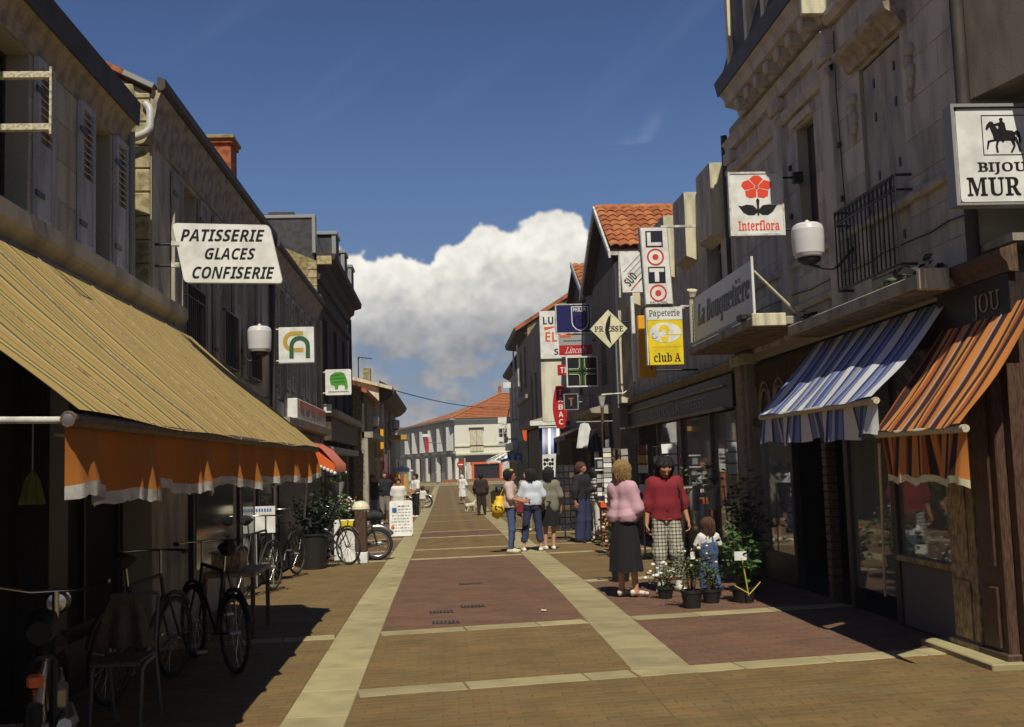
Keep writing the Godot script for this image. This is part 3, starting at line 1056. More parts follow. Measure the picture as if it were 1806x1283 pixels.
	moulding(t, "eave_soffit", M.soffit, X, 1, 10.8, 18.15, [[0, 5.0], [0.02, 5.0], [0.035, 5.3], [0.06, 5.45], [0.09, 5.53], [0.09, 5.56], [0, 5.56]])
	moulding(t, "gutter", M.fascia_dark, X, 1, 10.78, 18.15, [[0.06, 5.563], [0.11, 5.55], [0.14, 5.58], [0.14, 5.67], [0.06, 5.69]])
	rg = G.new()
	rg.prism([V(X + 0.05, 5.6, 10.95), V(X - 4.2, 7.35, 10.95), V(X - 4.2, 7.2, 10.95), V(X + 0.02, 5.5, 10.95)], V(0, 0, 7.2))
	put(t, "roof", rg, M.far_tiles)
	pipe(t, "drainpipe_elbow", M.pvc, [V(X - 0.28, 4.98, 10.68), V(X - 0.06, 5.06, 10.68), V(X - 0.02, 5.09, 10.69), V(X + 0.01, 5.14, 10.7), V(X + 0.01, 5.3, 10.72), V(X - 0.01, 5.36, 10.74), V(X - 0.05, 5.4, 10.75)], 0.04, 10)
	pipe(t, "iron_hook", M.black_iron, [V(X - 0.3, 4.75, 10.75), V(X - 0.3, 4.66, 10.7), V(X - 0.24, 4.63, 10.7), V(X - 0.18, 4.66, 10.7), V(X - 0.18, 4.73, 10.75)], 0.01, 6)
	pipe(t, "white_cable_cover", M.white_paint, [V(X + 0.03, 3.3, 11.95), V(X + 0.03, 4.0, 11.95)], 0.02, 6)
	var cab := []
	for k in 15: cab.append(V(X + 0.02, 2.86 + 0.03 * sin(k * 1.9), 10.9 + k * 0.5))
	pipe(t, "wall_cable", M.black_iron, cab, 0.009, 5)
	pipe(t, "downpipe", M.fascia_dark, [V(X + 0.06, 0, 18.0), V(X + 0.06, 5.5, 18.0)], 0.05)
	hs2 = [[12.3, 14.6, 0.5, 2.5], [15.1, 16.1, 0.0, 2.5], [16.6, 17.8, 0.5, 2.5]]
	for h in hs2:
		var g := G.new()
		g.span(X, X + 0.06, h[2], h[3], h[0], h[1])
		put(t, "shop_front", g, M.wood_dark)
		g = G.new()
		g.span(X + 0.062, X + 0.068, h[2] + 0.1, h[3] - 0.1, h[0] + 0.1, h[1] - 0.1)
		put(t, "pane", g, M.pane)
	t = thing("brick_chimney", "square red brick chimney with a capped top above the left eaves", "chimney", V(-3.34, 5.6, 17.2))
	bx(t, "shaft", M.brick_red, -3.78, -3.28, 5.6, 6.9, 17.0, 17.5, 0.01)
	bx(t, "cap_course", M.brick_red, -3.81, -3.25, 6.9, 6.97, 16.96, 17.54, 0.01)
	bx(t, "cap_slab", M.lichen, -3.84, -3.22, 6.97, 7.03, 16.92, 17.58, 0.01)

	# L3
	t = thing("shuttered_house", "grey house with tall light shutters behind the square sign with two interlaced arches", "house", V(X, 0, 21.5))
	hs = [[18.9, 19.7, 2.9, 4.95], [20.9, 21.7, 2.9, 4.95], [23.0, 23.8, 2.9, 4.95]]
	facade(t, "wall", M.render_grey, X, 1, 18.1, 25.0, -0.2, 5.42, hs)
	for h in hs:
		window(t, X, 1, h, M.shutter_grey, 0.2, 2, 4)
		for s in [[h[0] - 0.42, h[0] - 0.02], [h[1] + 0.02, h[1] + 0.42]]:
			shutter(t, X, 1, s[0], s[1], 2.92, 4.93, M.shutter_light, 14)
	moulding(t, "eave_soffit", M.soffit, X, 1, 18.12, 25.0, [[0, 5.0], [0.02, 5.0], [0.04, 5.2], [0.08, 5.34], [0.13, 5.41], [0.13, 5.45], [0, 5.45]])
	moulding(t, "gutter", M.fascia_dark, X, 1, 18.12, 25.0, [[0.08, 5.453], [0.14, 5.44], [0.18, 5.48], [0.18, 5.55], [0.08, 5.58]])
	rg = G.new()
	rg.prism([V(X + 0.1, 5.57, 18.15), V(X - 4.2, 7.0, 18.15), V(X - 4.2, 6.8, 18.15), V(X + 0.1, 5.46, 18.15)], V(0, 0, 6.85))
	put(t, "roof", rg, M.far_tiles)
	bx(t, "corner_pier", M.render_olive, X, X + 0.1, -0.2, 5.1, 24.6, 24.98)
	bx(t, "shop_cornice", M.concrete, X, X + 0.3, 2.45, 2.58, 18.2, 24.9)
	bx(t, "shop_front", M.wood_dark, X, X + 0.08, 0.0, 2.4, 18.4, 24.5)
	t = thing("shop_light_box", "long box sign with orange band and dark script, white end", "sign", V(X, 2.6, 21.5))
	bx(t, "box", M.sign_white, X, X + 0.24, 2.62, 2.98, 19.6, 24.2, 0.01)
	bx(t, "orange_band", M.ink_orange, X + 0.241, X + 0.246, 2.82, 2.96, 19.85, 24.1)
	# dark brush strokes of the illegible script
	var sg := G.new()
	for k in 22:
		var dd := 20.1 + k * 0.175
		sg.box(V(X + 0.247, 2.77 + 0.03 * sin(k * 2.1), dd), Vector3(0.004, 0.1 + 0.05 * absf(sin(k * 1.3)), 0.035), Basis(Vector3.RIGHT, 0.4 * sin(k * 3.7)))
	stuff(put(t, "script_strokes", sg, M.ink))
	t = thing("orange_canopy", "small orange hooded canopy with white scalloped hem past the tan awning", "awning", V(X, 1.8, 21.5))
	for q in [21.0, 23.2]:
		var g := G.new()
		g.prism([V(X + 0.05, 2.35, q), V(X + 0.75, 1.78, q), V(X + 0.75, 1.62, q), V(X + 0.05, 1.95, q)], V(0, 0, 0.02))
		put(t, "side_cloth", g, M.ink_orange)
		g = G.new()
		for k in 11: g.lathe(V(lerpf(X + 0.08, X + 0.75, k / 10.0), lerpf(1.93, 1.61, k / 10.0), q - 0.01), [[0.0, -0.012], [0.032, 0.0], [0.0, 0.012]], 8, Basis(Vector3.RIGHT, PI / 2))
		put(t, "scalloped_hem", g, M.sign_white)
	var cg := G.new()
	cg.sheet([[V(X + 0.76, 1.62, 21.0), V(X + 0.76, 1.62, 23.2)], [V(X + 0.76, 1.78, 21.0), V(X + 0.76, 1.78, 23.2)], [V(X + 0.5, 2.08, 21.0), V(X + 0.5, 2.08, 23.2)], [V(X + 0.06, 2.36, 21.0), V(X + 0.06, 2.36, 23.2)]])
	put(t, "top_cloth", cg, M.ink_orange)

	# L4: dark tall house with mansard
	t = thing("mansard_house", "tall dark house with a slate mansard roof and three dormers", "house", V(X, 0, 29.0))
	hs = [[26.2, 27.1, 3.3, 5.4], [28.6, 29.5, 3.3, 5.4], [31.0, 31.9, 3.3, 5.4]]
	facade(t, "wall", M.render_dark, X, 1, 25.0, 33.0, -0.3, 6.5, hs)
	for h in hs: window(t, X, 1, h, M.render_dark, 0.2)
	var gg := G.new()
	gg.prism([V(X, 4.5, 24.98), V(X, 6.52, 24.98), V(X - 1.1, 7.0, 24.98), V(X - 3.2, 7.7, 24.98), V(X - 3.2, 4.5, 24.98)], V(0, 0, -0.06))
	put(t, "gable_wall", gg, M.lichen)
	for k in 6: bx(t, "gable_quoin", M["stone%d" % (k % 5)], X - 0.2, X + 0.012, 5.35 + k * 0.19, 5.53 + k * 0.19, 24.88, 25.1, 0.01)
	moulding(t, "cornice", M.render_dark, X, 1, 25.0, 33.0, [[0, 6.1], [0.06, 6.1], [0.1, 6.3], [0.2, 6.36], [0.22, 6.5], [0.42, 6.56], [0.44, 6.7], [0, 6.72]])
	bx(t, "cornice_end", M.stone4, X + 0.02, X + 0.36, 6.42, 6.62, 24.86, 24.99, 0.01)
	bx(t, "belt_course", M.render_dark, X, X + 0.1, 5.6, 5.75, 25.0, 33.0)
	rg = G.new()
	rg.prism([V(X + 0.1, 6.72, 25.3), V(X - 0.25, 7.66, 25.3), V(X - 4, 7.9, 25.3), V(X - 4, 6.72, 25.3)], V(0, 0, 7.7))
	put(t, "mansard_roof", rg, M.slate)
	bx(t, "party_wall", M.slate, X - 1.3, X - 0.06, 6.5, 7.56, 25.05, 25.28)
	bx(t, "coping", M.zinc, X - 1.34, X - 0.02, 7.56, 7.64, 25.02, 25.3, 0.01)
	bx(t, "coping_post", M.zinc, X - 0.1, X - 0.02, 6.72, 7.56, 25.0, 25.3, 0.01)
	bx(t, "chimney_block", M.slate, X - 1.15, X - 0.55, 7.64, 7.78, 25.3, 25.6, 0.01)
	for q in [27.4, 29.8, 32.0]:
		var dn := bx(t, "dormer", M.slate, X - 0.3, X + 0.18, 6.72, 7.62, q, q + 0.8)
		bx(dn, "frame", M.zinc, X + 0.12, X + 0.22, 6.72, 7.66, q - 0.03, q + 0.05)
		bx(dn, "frame", M.zinc, X + 0.12, X + 0.22, 6.72, 7.66, q + 0.75, q + 0.83)
		bx(dn, "dormer_cap", M.zinc, X - 0.34, X + 0.26, 7.66, 7.75, q - 0.06, q + 0.86, 0.01)
	bx(t, "shop_fascia", M.wood_brown, X, X + 0.26, 2.35, 2.9, 25.2, 32.8)
	bx(t, "fascia_cornice", M.concrete, X, X + 0.4, 2.92, 3.06, 25.2, 32.8)
	bx(t, "cornice_cap", M.sign_white, X + 0.02, X + 0.28, 2.98, 3.18, 25.05, 25.18, 0.01)
	bx(t, "awning_cap", M.sign_white, X + 0.02, X + 0.26, 2.06, 2.22, 25.05, 25.18, 0.01)
	bx(t, "awning_box", M.zinc, X, X + 0.3, 2.05, 2.2, 25.2, 32.6)
	for q in [25.6, 28.2, 30.8]:
		bx(t, "shop_pier", M.render_brown, X, X + 0.1, -0.3, 2.3, q, q + 0.3)
	bx(t, "downpipe", M.fascia_dark, X + 0.02, X + 0.12, -0.3, 6.2, 32.8, 32.92)
	bx(t, "door_screen", M.sign_white, X + 0.08, X + 0.34, 1.0, 1.95, 26.3, 26.36)

	# L5, L6 pale gables
	t = thing("ochre_gable_house", "small ochre gabled house between the dark mansard house and the white house", "house", V(-2.54, 0, 36.5))
	facade(t, "wall", M.render_olive, -2.54, 1, 33.4, 40.0, -0.4, 4.2, [[35.0, 35.9, 2.6, 3.9]])
	gg = G.new()
	gg.prism([V(-2.54, -0.4, 33.38), V(-2.54, 4.1, 33.38), V(-3.3, 4.62, 33.38), V(-6.4, 5.4, 33.38), V(-6.4, -0.4, 33.38)], V(0, 0, 0.05))
	put(t, "gable_wall", gg, M.lichen)
	rg = G.new()
	rg.prism([V(-2.34, 4.1, 33.2), V(-6.4, 5.5, 33.2), V(-6.4, 5.38, 33.2), V(-2.34, 3.98, 33.2)], V(0, 0, 6.7))
	put(t, "roof", rg, M.far_tiles)
	bx(t, "pilaster", M.concrete, -2.54, -2.36, -0.4, 2.6, 33.45, 34.0)
	bx(t, "shop_cornice", M.concrete, -2.54, -2.2, 2.62, 2.8, 33.45, 39.8)
	bx(t, "downpipe", M.fascia_dark, -2.54, -2.46, 0, 4.0, 33.45, 33.55)
	t = thing("white_end_house", "narrow sunlit white house with a round eave at the street's left bend", "house", V(-2.4, 0, 46.0))
	facade(t, "wall", M.render_brown, -2.38, 1, 40.0, 53.0, -0.5, 4.7, [[43.0, 44.2, 2.5, 4.2], [47.0, 48.2, 2.5, 4.2]])
	gg = G.new()
	gg.prism([V(-2.38, -0.5, 39.97), V(-2.38, 4.62, 39.97), V(-3.2, 5.0, 39.97), V(-5.4, 5.5, 39.97), V(-5.4, -0.5, 39.97)], V(0, 0, 0.06))
	put(t, "gable_wall", gg, M.cream)
	moulding(t, "round_eave", M.fascia_dark, -2.38, 1, 40.4, 53.2, [[0, 4.1], [0.25, 4.18], [0.5, 4.38], [0.58, 4.55], [0.5, 4.66], [0, 4.95]])
	rg = G.new()
	rg.prism([V(-1.88, 4.66, 39.8), V(-5.4, 5.62, 39.8), V(-5.4, 5.5, 39.8), V(-1.88, 4.54, 39.8)], V(0, 0, 13.4))
	put(t, "roof", rg, M.cream)
	bx(t, "chimney", M.lichen, -3.25, -2.95, 4.9, 5.75, 44.0, 44.5)
	bx(t, "window_shutter", M.shutter_light, -2.38, -2.3, 2.3, 4.3, 41.0, 41.9)
	bx(t, "yellow_edge", M.sign_amber, -2.36, -2.25, 1.9, 3.1, 40.1, 40.4)
	bx(t, "yellow_canopy", M.ink_gold, -2.36, -1.6, 2.85, 3.05, 46.0, 49.0)
	bx(t, "ledge", M.sign_white, -2.95, -2.3, 1.95, 2.05, 39.5, 39.95)
	bx(t, "red_shop_front", M.sign_red, -2.38, -2.3, -0.3, 2.2, 41.5, 43.5)
	bx(t, "white_shop_post", M.sign_white, -2.38, -2.28, -0.3, 2.4, 44.5, 45.0)
	t = thing("roof_antenna", "thin television aerial on a mast above the white end house", "antenna", V(-3.3, 4.9, 43.0))
	pipe(t, "mast", M.black_iron, [V(-3.35, 4.9, 43), V(-3.35, 6.1, 43)], 0.025, 5)
	pipe(t, "arm", M.black_iron, [V(-3.35, 6.1, 43), V(-2.8, 6.02, 43)], 0.02, 5)
	for k in 4: pipe(t, "rod", M.black_iron, [V(-3.3 + k * 0.14, 6.0, 42.8), V(-3.3 + k * 0.14, 6.1, 43.2)], 0.012, 4)
	t = thing("overhead_cable", "thin dark cable slung across the street below the clouds", "cable", V(-2.3, 4.9, 43))
	var pth := []
	for k in 17:
		var q := k / 16.0
		pth.append(V(lerpf(-2.6, 4.0, q), lerpf(4.95, 5.3, q) - 0.55 * q * (1 - q) * 2.0, lerpf(43.0, 70.0, q)))
	pipe(t, "wire", M.black_iron, pth, 0.022, 5)

func right_side() -> void:
	var X := 4.4
	# R0: plain wall nearest the camera, mostly out of frame
	var t := thing("plain_house", "plain grey-brown rendered house at the right edge, above the carved shop front", "house", V(X, 0, 6.0))
	facade(t, "wall", M.render_brown, X + 0.4, -1, 1.5, 8.42, -0.1, 9.0, [])
	bx(t, "set_off", M.concrete, X, X + 0.4, 3.27, 3.33, 7.9, 8.42)
	pipe(t, "downpipe", M.fascia_dark, [V(X - 0.06, 3.2, 8.4), V(X - 0.06, 9.0, 8.4)], 0.055)
	var wg := G.new()
	wg.prism([V(X + 0.01, 4.56, 8.41), V(X + 0.39, 4.56, 6.7), V(X + 0.39, 4.56, 8.41)], Vector3(0, 4.4, 0))
	put(t, "splayed_wall", wg, M.render_brown)
	# jeweller's timber front: pilasters, panels, a pane and its black plinth
	t = thing("jeweller_shop_front", "weathered brown timber shop front with fluted pilasters under the orange awning", "shop front", V(X, 0, 8.8))
	for q in [[8.66, 9.1, M.wood_tan], [8.2, 8.6, M.wood_red]]:
		bx(t, "pilaster", q[2], X - 0.1, X + 0.1, 0.0, 2.62, q[0], q[1], 0.012)
		var pl := bx(t, "pilaster_panel", q[2], X - 0.125, X - 0.1, 0.75, 2.4, q[0] + 0.09, q[1] - 0.09, 0.012)
		bx(pl, "foot_panel", q[2], X - 0.125, X - 0.1, 0.12, 0.6, q[0] + 0.09, q[1] - 0.09, 0.012)
		bx(t, "pilaster_base", q[2], X - 0.14, X + 0.1, 0.0, 0.1, q[0] - 0.03, q[1] + 0.03, 0.01)
	bx(t, "fascia", M.wood_dark, X - 0.06, X + 0.1, 2.62, 3.02, 7.9, 9.1)
	moulding(t, "cornice", M.wood_brown, X, -1, 7.85, 9.15, [[0, 3.02], [0.075, 3.03], [0.09, 3.1], [0.13, 3.14], [0.14, 3.2], [0.0, 3.24]])
	txt(t, "JOU", F_SERIF, M.wood_tan, V(X - 0.064, 2.82, 8.25), Vector3(0, 0, 0.42), Vector3(0, 0.2, 0), Vector3(-1, 0, 0))
	bx(t, "stall_riser", M.riser_grey, X - 0.02, X + 0.06, 0.02, 0.62, 9.12, 10.3)
	bx(t, "sill", M.wood_tan, X - 0.06, X + 0.08, 0.63, 0.69, 9.12, 10.34, 0.008)
	bx(t, "display_pane", M.glass, X + 0.0, X + 0.006, 0.69, 2.6, 9.12, 10.3)
	bx(t, "side_pane", M.glass, X - 0.002, X + 0.004, 0.25, 2.6, 10.42, 11.5)
	bx(t, "corner_post", M.wood_dark, X - 0.04, X + 0.1, 0.02, 2.62, 10.3, 10.42)
	bx(t, "door_post", M.wood_dark, X - 0.04, X + 0.1, 0.02, 2.62, 11.5, 11.62)
	bx(t, "return_panel", M.wood_red, X - 0.02, X + 0.4, 0.0, 3.0, 8.1, 8.19)
	bx(t, "step", M.slab2, X - 0.3, X - 0.02, -0.02, 0.05, 8.1, 9.35, 0.01)
	# the dark room behind the glass
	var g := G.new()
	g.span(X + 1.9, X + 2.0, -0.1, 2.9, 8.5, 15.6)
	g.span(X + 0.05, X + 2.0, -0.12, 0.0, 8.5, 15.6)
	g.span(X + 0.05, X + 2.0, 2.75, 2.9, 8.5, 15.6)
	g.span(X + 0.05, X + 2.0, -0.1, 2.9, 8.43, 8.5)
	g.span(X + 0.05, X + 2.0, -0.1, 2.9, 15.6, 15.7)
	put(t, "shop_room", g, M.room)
	bx(t, "display_shelf", M.wood_dark, X + 0.15, X + 0.8, 0.6, 0.66, 9.15, 11.4)

	# R1: ashlar house with balcony rail and cornice
	t = thing("ashlar_house", "tall stone house with grey closed shutters, iron balcony rail and bracketed cornice", "house", V(X, 0, 12.0))
	var hs := [[9.62, 10.62, 3.42, 5.66], [12.02, 12.62, 4.1, 5.66], [13.3, 13.9, 4.3, 5.5]]
	hs.remove_at(2)
	facade(t, "wall", M.joint, X, -1, 8.42, 11.36, 3.0, 9.6, [hs[0]], 0.3)
	facade(t, "wall", M.joint, X, -1, 11.36, 15.6, 3.0, 6.6, [hs[1]], 0.3)
	blocks(t, X, -1, 8.46, 15.6, 3.12, 6.42, hs, 0.36, 0.78, "ashlar", 0.007)
	blocks(t, X, -1, 8.46, 11.35, 6.48, 9.5, [[9.62, 10.62, 6.9, 8.7]], 0.36, 0.78, "ashlar", 0.007)
	# big window: shutters in two leaves, deep brown reveal, carved head
	bx(t, "reveal_panel", M.wood_brown, X + 0.1, X + 0.14, 4.9, 5.64, 10.35, 10.61)
	for q in [[9.64, 10.06], [10.07, 10.6]]:
		var s := bx(t, "shutter", M.shutter_grey, X + 0.03, X + 0.07, 3.44, 5.62, q[0], q[1], 0.006)
		for yy in [3.7, 4.4, 5.0, 5.35]:
			bx(s, "slot", M.black_iron, X + 0.022, X + 0.03, yy, yy + 0.09, (q[0] + q[1]) / 2 - 0.02, (q[0] + q[1]) / 2 + 0.02)
	moulding(t, "window_head", M.soffit, X, -1, 9.45, 10.8, [[0, 5.66], [0.06, 5.66], [0.1, 5.74], [0.2, 5.8], [0.22, 5.86], [0.0, 5.95]])
	for q in [[9.35, 5.25], [10.72, 5.25]]:
		var c := G.new()
		for k in 5: c.ball(V(X - 0.02, q[1] + 0.12 - k * 0.1, q[0] + 0.05 + 0.03 * sin(k * 2.0)), Vector3(0.07 - k * 0.006, 0.07, 0.09 - k * 0.012), 5, 8)
		put(t, "carved_bracket", c, M.ashlar1)
	bx(t, "shutter", M.wood_dark, X + 0.12, X + 0.16, 4.12, 5.64, 12.04, 12.32, 0.006)
	bx(t, "shutter", M.wood_dark, X + 0.12, X + 0.16, 4.12, 5.64, 12.33, 12.6, 0.006)
	moulding(t, "window_head", M.ashlar2, X, -1, 11.95, 12.7, [[0, 5.66], [0.05, 5.66], [0.08, 5.74], [0.0, 5.8]])
	guard(t, X - 0.01, -1, 9.55, 11.1, 3.4, 4.24, 0.1, 0.16, true)
	# giant pilasters, belt courses, frieze, brackets and cornice over the further bay
	for q in [11.3, 13.05, 15.3]:
		bx(t, "pilaster", M.ashlar3, X - 0.07, X + 0.02, 3.14, 6.02, q, q + 0.3, 0.01)
		bx(t, "capital", M.ashlar2, X - 0.12, X + 0.02, 6.02, 6.2, q - 0.04, q + 0.34, 0.02)
	moulding(t, "belt_course", M.ashlar1, X, -1, 11.3, 15.62, [[0, 5.82], [0.06, 5.82], [0.1, 5.88], [0.1, 5.94], [0, 5.98]])
	moulding(t, "architrave", M.ashlar2, X, -1, 11.3, 15.62, [[0, 6.2], [0.08, 6.2], [0.1, 6.3], [0.14, 6.34], [0, 6.4]])
	moulding(t, "cornice", M.ashlar1, X, -1, 11.28, 14.6, [[0, 6.42], [0.12, 6.44], [0.16, 6.55], [0.32, 6.6], [0.34, 6.7], [0.4, 6.76], [0.0, 6.84]])
	var d := 11.42
	while d < 14.4:
		bx(t, "cornice_bracket", M.ashlar0, X - 0.3, X - 0.02, 6.42, 6.58, d, d + 0.16, 0.02)
		d += 0.44
	bx(t, "cornice_end_stone", M.cream, X - 0.36, X + 0.0, 6.5, 6.86, 11.2, 11.28, 0.01)
	moulding(t, "roof_edge", M.slate, X, -1, 11.28, 14.66, [[-0.1, 6.85], [0.41, 6.77], [0.45, 6.96], [-0.1, 7.1]])
	g = G.new()
	g.prism([V(X - 0.38, 6.98, 11.3), V(X + 0.25, 9.0, 11.3), V(X + 4, 9.2, 11.3), V(X + 4, 6.9, 11.3)], V(0, 0, 3.25))
	put(t, "mansard_roof", g, M.slate)
	for q in [11.7, 13.3]:
		var dm := bx(t, "dormer", M.slate, X - 0.3, X + 0.3, 7.0, 8.5, q, q + 0.9)
		bx(dm, "frame", M.cream, X - 0.36, X - 0.2, 7.0, 8.5, q - 0.05, q + 0.08)
		bx(dm, "frame", M.cream, X - 0.36, X - 0.2, 7.0, 8.5, q + 0.82, q + 0.95)
	moulding(t, "string_course", M.ashlar2, X, -1, 8.45, 11.3, [[0, 6.4], [0.06, 6.4], [0.12, 6.46], [0.12, 6.52], [0, 6.58]])
	moulding(t, "string_course", M.ashlar1, X, -1, 8.45, 15.6, [[0, 3.98], [0.05, 3.98], [0.07, 4.02], [0.05, 4.06], [0, 4.08]])
	moulding(t, "string_course", M.ashlar0, X, -1, 11.2, 15.6, [[0, 3.42], [0.05, 3.42], [0.08, 3.48], [0, 3.54]])
	pipe(t, "corner_downpipe", M.fascia_dark, [V(X - 0.08, 3.3, 15.62), V(X - 0.08, 6.5, 15.62)], 0.05)
	var cab := []
	for k in 21: cab.append(V(X - 0.03 - (0.06 if k % 7 == 3 else 0.0), 3.62 + 0.02 * sin(k * 1.7) + (0.04 if k > 12 else 0.0), 8.5 + k * 0.345))
	pipe(t, "wall_cable", M.black_iron, cab, 0.008, 5)
	pipe(t, "wall_cable", M.black_iron, [V(X - 0.03, 3.64, 11.1), V(X - 0.03, 4.5, 11.15), V(X - 0.03, 5.6, 11.2), V(X - 0.02, 6.3, 11.2)], 0.007, 5)
	for q in [[11.2, 5.0], [11.2, 4.4], [12.9, 4.6], [12.85, 5.2]]:
		bx(t, "wall_anchor", M.black_iron, X - 0.04, X, q[1], q[1] + 0.06, q[0], q[0] + 0.05)
	# two concrete slabs over the shops
	bx(t, "canopy_slab", M.concrete, X - 0.39, X - 0.0, 3.05, 3.17, 8.72, 12.2, 0.01)
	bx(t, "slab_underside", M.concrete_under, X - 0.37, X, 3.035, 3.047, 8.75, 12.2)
	bx(t, "slab_end", M.cream, X - 0.41, X - 0.15, 3.02, 3.2, 8.65, 8.715, 0.008)
	bx(t, "canopy_slab", M.concrete, X - 0.78, X, 3.2, 3.3, 12.26, 15.6, 0.01)
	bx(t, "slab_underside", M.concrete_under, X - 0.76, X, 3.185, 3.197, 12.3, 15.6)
	bx(t, "slab_end", M.cream, X - 0.8, X - 0.4, 3.18, 3.33, 12.19, 12.255, 0.008)
	# growth on the slabs
	var lf := G.new()
	for k in 160:
		var dd := rng.randf_range(8.7, 9.9) if k < 100 else rng.randf_range(11.9, 12.6)
		leaf(lf, V(X - rng.randf_range(0.02, 0.3), 3.18 + rng.randf() * rng.randf() * 0.18, dd), 0.05, Color(0.02, 0.03, 0.012))
	stuff(put(t, "slab_growth", lf, M.leaf))

	# the flower shop's front under the slabs
	t = thing("flower_shop_front", "dark flower shop front with a carved stone pier and arched lattice frieze", "shop front", V(X, 0, 13.5))
	bx(t, "carved_pier", M.render_brown, X - 0.12, X + 0.1, 0.0, 3.18, 14.95, 15.55, 0.015)
	var pr := G.new()
	for k in 16: pr.lathe(V(X - 0.12, 0.3 + k * 0.17, 15.1 + 0.02 * sin(k * 1.7)), [[0.02, 0.0], [0.06, 0.05], [0.045, 0.11], [0.02, 0.16]], 8)
	put(t, "pier_moulding", pr, M.render_brown)
	bx(t, "pier_capital", M.ashlar0, X - 0.18, X + 0.1, 2.98, 3.14, 14.9, 15.6, 0.02)
	bx(t, "head_rail", M.wood_dark, X - 0.05, X + 0.08, 2.1, 2.2, 11.62, 14.95)
	bx(t, "frieze_board", M.wood_brown, X + 0.03, X + 0.05, 2.2, 2.98, 11.62, 14.95)
	for k in 5:
		var ar := G.new()
		var c0 := 11.95 + k * 0.64
		for q in [0.28, 0.22]:
			var ap := []
			for s in 13: ap.append(V(X - 0.0, 2.22 + sin(PI * s / 12.0) * q * 1.7, c0 + cos(PI * s / 12.0) * q))
			ar.tube(ap, 0.018, 6)
		put(t, "frieze_arch", ar, M.wood_tan)
	for k in 40:
		var st := G.new()
		var dd2 := 11.66 + k * 0.083
		st.tube([V(X + 0.0, 2.72 - 0.22 * absf(cos((dd2 - 11.95) / 0.64 * PI)), dd2), V(X + 0.0, 2.97, dd2)], 0.011, 5)
		put(t, "lattice_bar", st, M.wood_brown)
	# the thin brick pier between the openings
	for k in 22:
		bx(t, "brick", M.wood_red if k % 3 else M.wood_brown, X - 0.06, X + 0.06, 0.02 + k * 0.095, 0.105 + k * 0.095, 12.1, 12.24, 0.006)
	bx(t, "pane", M.glass, X + 0.01, X + 0.016, 0.4, 2.1, 13.5, 14.9)
	bx(t, "mullion", M.wood_dark, X - 0.03, X + 0.06, 0.02, 2.1, 13.4, 13.5)
	bx(t, "stall_riser", M.wood_dark, X - 0.02, X + 0.05, 0.02, 0.4, 13.5, 14.95)
	# hanging flower baskets on a little stand in front
	# R2: plain rendered block with projecting fins, and the press shop
	t = thing("finned_house", "plain grey flat-topped block with projecting cream-edged fins behind the lottery sign", "house", V(X, 0, 20.0))
	facade(t, "wall", M.render_grey, X, -1, 15.6, 25.0, 2.95, 6.16, [[16.4, 17.3, 3.9, 5.6], [20.3, 21.1, 3.6, 5.0], [22.6, 23.4, 3.6, 5.0]])
	for h in [[16.4, 17.3, 3.9, 5.6], [20.3, 21.1, 3.6, 5.0], [22.6, 23.4, 3.6, 5.0]]:
		window(t, X, -1, h, M.shutter_grey, 0.2)
	for q in [16.1, 17.9, 19.65, 21.4, 23.2]:
		var f := G.new()
		f.prism([V(X - 0.2, 5.12, q), V(X + 0.01, 5.03, q), V(X + 0.01, 6.2, q), V(X - 0.2, 6.2, q)], V(0, 0, 0.9))
		var ff := put(t, "fin", f, M.render_grey)
		f = G.new()
		f.prism([V(X - 0.2, 5.12, q - 0.004), V(X + 0.0, 5.035, q - 0.004), V(X + 0.0, 6.2, q - 0.004), V(X - 0.2, 6.2, q - 0.004)], V(0, 0, 0.015))
		put(ff, "cream_edge", f, M.cream)
		bx(ff, "cap", M.render_grey, X - 0.2, X + 0.1, 6.2, 6.23, q, q + 0.9)
	moulding(t, "ledge", M.lichen, X, -1, 15.7, 26.0, [[0, 2.96], [0.1, 2.97], [0.16, 3.03], [0.16, 3.08], [0, 3.16]])
	pipe(t, "downpipe", M.zinc, [V(X - 0.3, 2.9, 24.95), V(X - 0.3, 6.2, 24.95)], 0.045)
	t = thing("press_shop_front", "black press shop front with pale letters on its long dark fascia", "shop front", V(X, 0, 21.0))
	bx(t, "fascia", M.wood_dark, X - 0.1, X, 2.42, 2.92, 15.8, 26.0)
	bx(t, "upper_rail", M.wood_tan, X - 0.14, X - 0.1, 2.76, 2.79, 16.2, 26.0)
	bx(t, "lower_rail", M.wood_tan, X - 0.14, X - 0.1, 2.4, 2.45, 16.2, 26.0)
	txt(t, "MAISON  DE  LA  PRESSE", F_SANS, M.ink_grey, V(X - 0.104, 2.6, 20.3), Vector3(0, 0, 5.6), Vector3(0, 0.16, 0), Vector3(-1, 0, 0))
	for q in [15.75, 17.4, 19.6, 21.8, 23.9, 25.9]:
		bx(t, "post", M.wood_brown, X - 0.06, X + 0.05, gy(q) - 0.05, 2.4, q, q + 0.09)
	for q in [[15.84, 17.4], [17.49, 19.6], [19.69, 21.8], [23.99, 25.9]]:
		bx(t, "pane", M.glass, X, X + 0.006, 0.4, 2.38, q[0], q[1])
		bx(t, "stall_riser", M.wood_dark, X - 0.02, X + 0.04, -0.15, 0.4, q[0], q[1])
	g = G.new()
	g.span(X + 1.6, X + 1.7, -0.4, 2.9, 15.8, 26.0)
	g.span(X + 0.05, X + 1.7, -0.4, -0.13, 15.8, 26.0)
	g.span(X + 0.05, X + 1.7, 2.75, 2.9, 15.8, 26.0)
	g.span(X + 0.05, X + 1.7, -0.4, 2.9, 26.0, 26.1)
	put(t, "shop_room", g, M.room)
	bx(t, "magazine_shelf", M.wood_brown, X + 0.3, X + 0.6, 0.5, 2.0, 17.6, 19.4)

	# R3: gabled house with orange tiles
	X = 4.1
